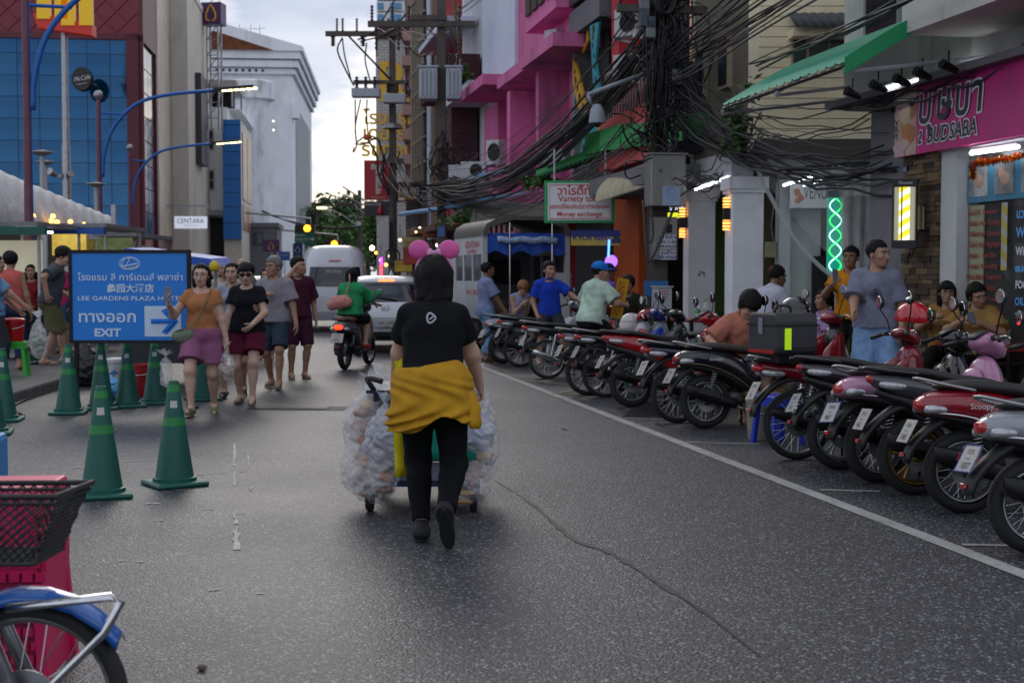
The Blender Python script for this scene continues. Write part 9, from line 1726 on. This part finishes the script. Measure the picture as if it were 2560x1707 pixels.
t=thing('blue_canopy','bright blue fabric canopy behind the exit board','canopy',(at(430,640,19).x,19,0),R(4));mb=MB();a=at(345,622,19),at(520,648,19);mb.add([(-.45,-.9,1.86),(.65,-.9,1.72),(.75,-.9,1.62),(-.5,-.9,1.7),(-.45,.9,1.9),(.65,.9,1.76),(.75,.9,1.66),(-.5,.9,1.74)],[(0,1,5,4),(1,2,6,5),(0,3,2,1),(4,5,6,7),(0,4,7,3),(2,3,7,6)]);mb.build('fabric',TARP,t);[part(t,'post',STEEL,(x-.02,x+.02,-.02,.02,0,1.7)) for x in (-.4,.6)];part(t,'cart_body',DGRY,(-.5,.7,-.5,.5,.3,.9));mb=MB();mb.sphere((.72,-.95,1.62),(.07,.04,.07),10,7);mb.build('yellow_reel',paint('d0b020',.5),t,True)
t=thing('marquee_tent','long white marquee with drooping scalloped edges behind the stalls','tent',(0,0,0),0);TENT=mat('tent_white',rgb('c3c5c8'),.65,var=.12,vs=1.5,dirt=.35,ds=1.2,bump=.25,bs=5)
A,B=at(-40,410,27),at(285,560,36);E0_,E1_=at(-40,515,25),at(292,590,34);vs=[];n,k_=40,10
for i in range(n+1):
 u=i/n;p,q=A.lerp(B,u),E0_.lerp(E1_,u)
 for j in range(k_+1):v=j/k_;d=p.lerp(q,v);d.z+=.35*math.sin(math.pi*v)*.8+.05*math.sin(i*1.9)*v;vs.append(d)
 vs.append(q+Vector((0,-.02,-.22-.1*abs(math.sin(i*.8)))))
N_=k_+2;mb=MB();mb.add(vs,[(i*N_+j,i*N_+j+1,(i+1)*N_+j+1,(i+1)*N_+j) for i in range(n) for j in range(N_-1)]);mb.build('roof_fabric',TENT,t,True)
for u,v in ((-20,560),(112,560),(200,575),(285,585)):p=at(u,v,33 if u>100 else 28);part(t,'post',paint('b9bcc2',.5),(p.x-.05,p.x+.05,p.y-.05,p.y+.05,.15,3.2))
part(t,'back_wall',paint('3a3026',.8),(-16,-12.4,37.5,37.7,.15,2.9))
for j,(u,v) in enumerate(((18,523),(26,528),(62,535),(83,541),(95,547),(132,541),(127,554),(143,556),(176,555),(131,533),(210,562),(45,530))):o=MB();o.sphere((0,0,0),.05,8,6);one('string_bulb','warm bulb on the string lights under the marquee','bulb',o,glow('ffb040',12),at(u,v,27+j*.3),0,'string lights of the marquee')
for lab,u,v,Y in (('mushroom-shaped grey patio heater post before the blue glass',105,390,33),('second mushroom heater post beyond the marquee edge',240,468,38),('third slimmer heater post behind the first',113,413,40)):
 p=at(u,v,Y);t=thing('patio_heater',lab,'heater',(p.x,Y,.15),0);mb=MB();mb.tube([(0,0,0),(0,0,p.z-.15)],.055,10);mb.build('post',paint('a9adb2',.5),t);mb=MB();mb.lathe([(.001,p.z+.0),(.27,p.z-.05),(.28,p.z-.07),(.07,p.z-.15)],20);mb.build('hood',paint('85827e',.5),t)
for lab,u,v,Y,w_ in (('red table with water bottles outside the beauty shop',2500,905,14.0,1.3),('red round snack table behind the motorcycles',1760,815,18.2,.7)):
 p=at(u,v,Y);t=thing('red_table',lab,'table',(p.x,Y,.13),R(-75));zt=max(.62,min(.75,p.z));part(t,'top',paint('8f1a1c',.5),(-w_/2,w_/2,-.35,.35,zt,zt+.04),bevel=.01);[part(t,'leg',BLKM,(x-.02,x+.02,y-.02,y+.02,0,zt)) for x in (-w_/2+.06,w_/2-.06) for y in (-.3,.3)]
 for j in range(2):
  b=thing('water_bottle',lab.split()[0]+' table water bottle with a green cap, '+('first of two on the ','second of two on the ')[j]+('shop table' if w_>1 else 'snack table'),'bottle',(p.x-.1+.09*j,Y-.1-.1*j,.13+zt+.04),0);mb=MB();mb.lathe([(.001,0),(.036,0),(.038,.06),(.034,.11),(.038,.16),(.014,.22),(.013,.24),(.001,.24)],14);mb.build('body',FILM,b,True);mb=MB();mb.lathe([(.016,.235),(.016,.26),(.001,.26)],12);mb.build('cap',paint('1fae3a',.4),b);mb=MB();mb.lathe([(.039,.07),(.036,.12)],14);mb.build('label',paint('3a9a5a',.5),b)
p=at(2410,HZ,14.5);t=thing('bench','low dark bench under the two women in tan','bench',(p.x+.05,14.45,.13),RZ);part(t,'seat',paint('3a2a22',.6),(-.75,.75,-.2,.2,.46,.5));[part(t,'leg',BLKM,(x-.02,x+.02,-.18,.18,0,.46)) for x in (-.65,.65)]
t=thing('rental_block','yellow three-sided rental placard standing on a motorcycle','placard',at(1545,745,18.9),R(25));t.rotation_euler=(R(4),R(10),R(20));mb=MB();mb.prism([(-.09,-.06),(.09,-.06),(0,.09)],.56,'z');mb.build('body',paint('c99a1c',.5),t);text('FOR RENT',.14,paint('9a2a3a',.5),t,(0,-.062,0),(R(90),R(-90),0),w=.48)
print('built in %.1f s'%(time.time()-T0))
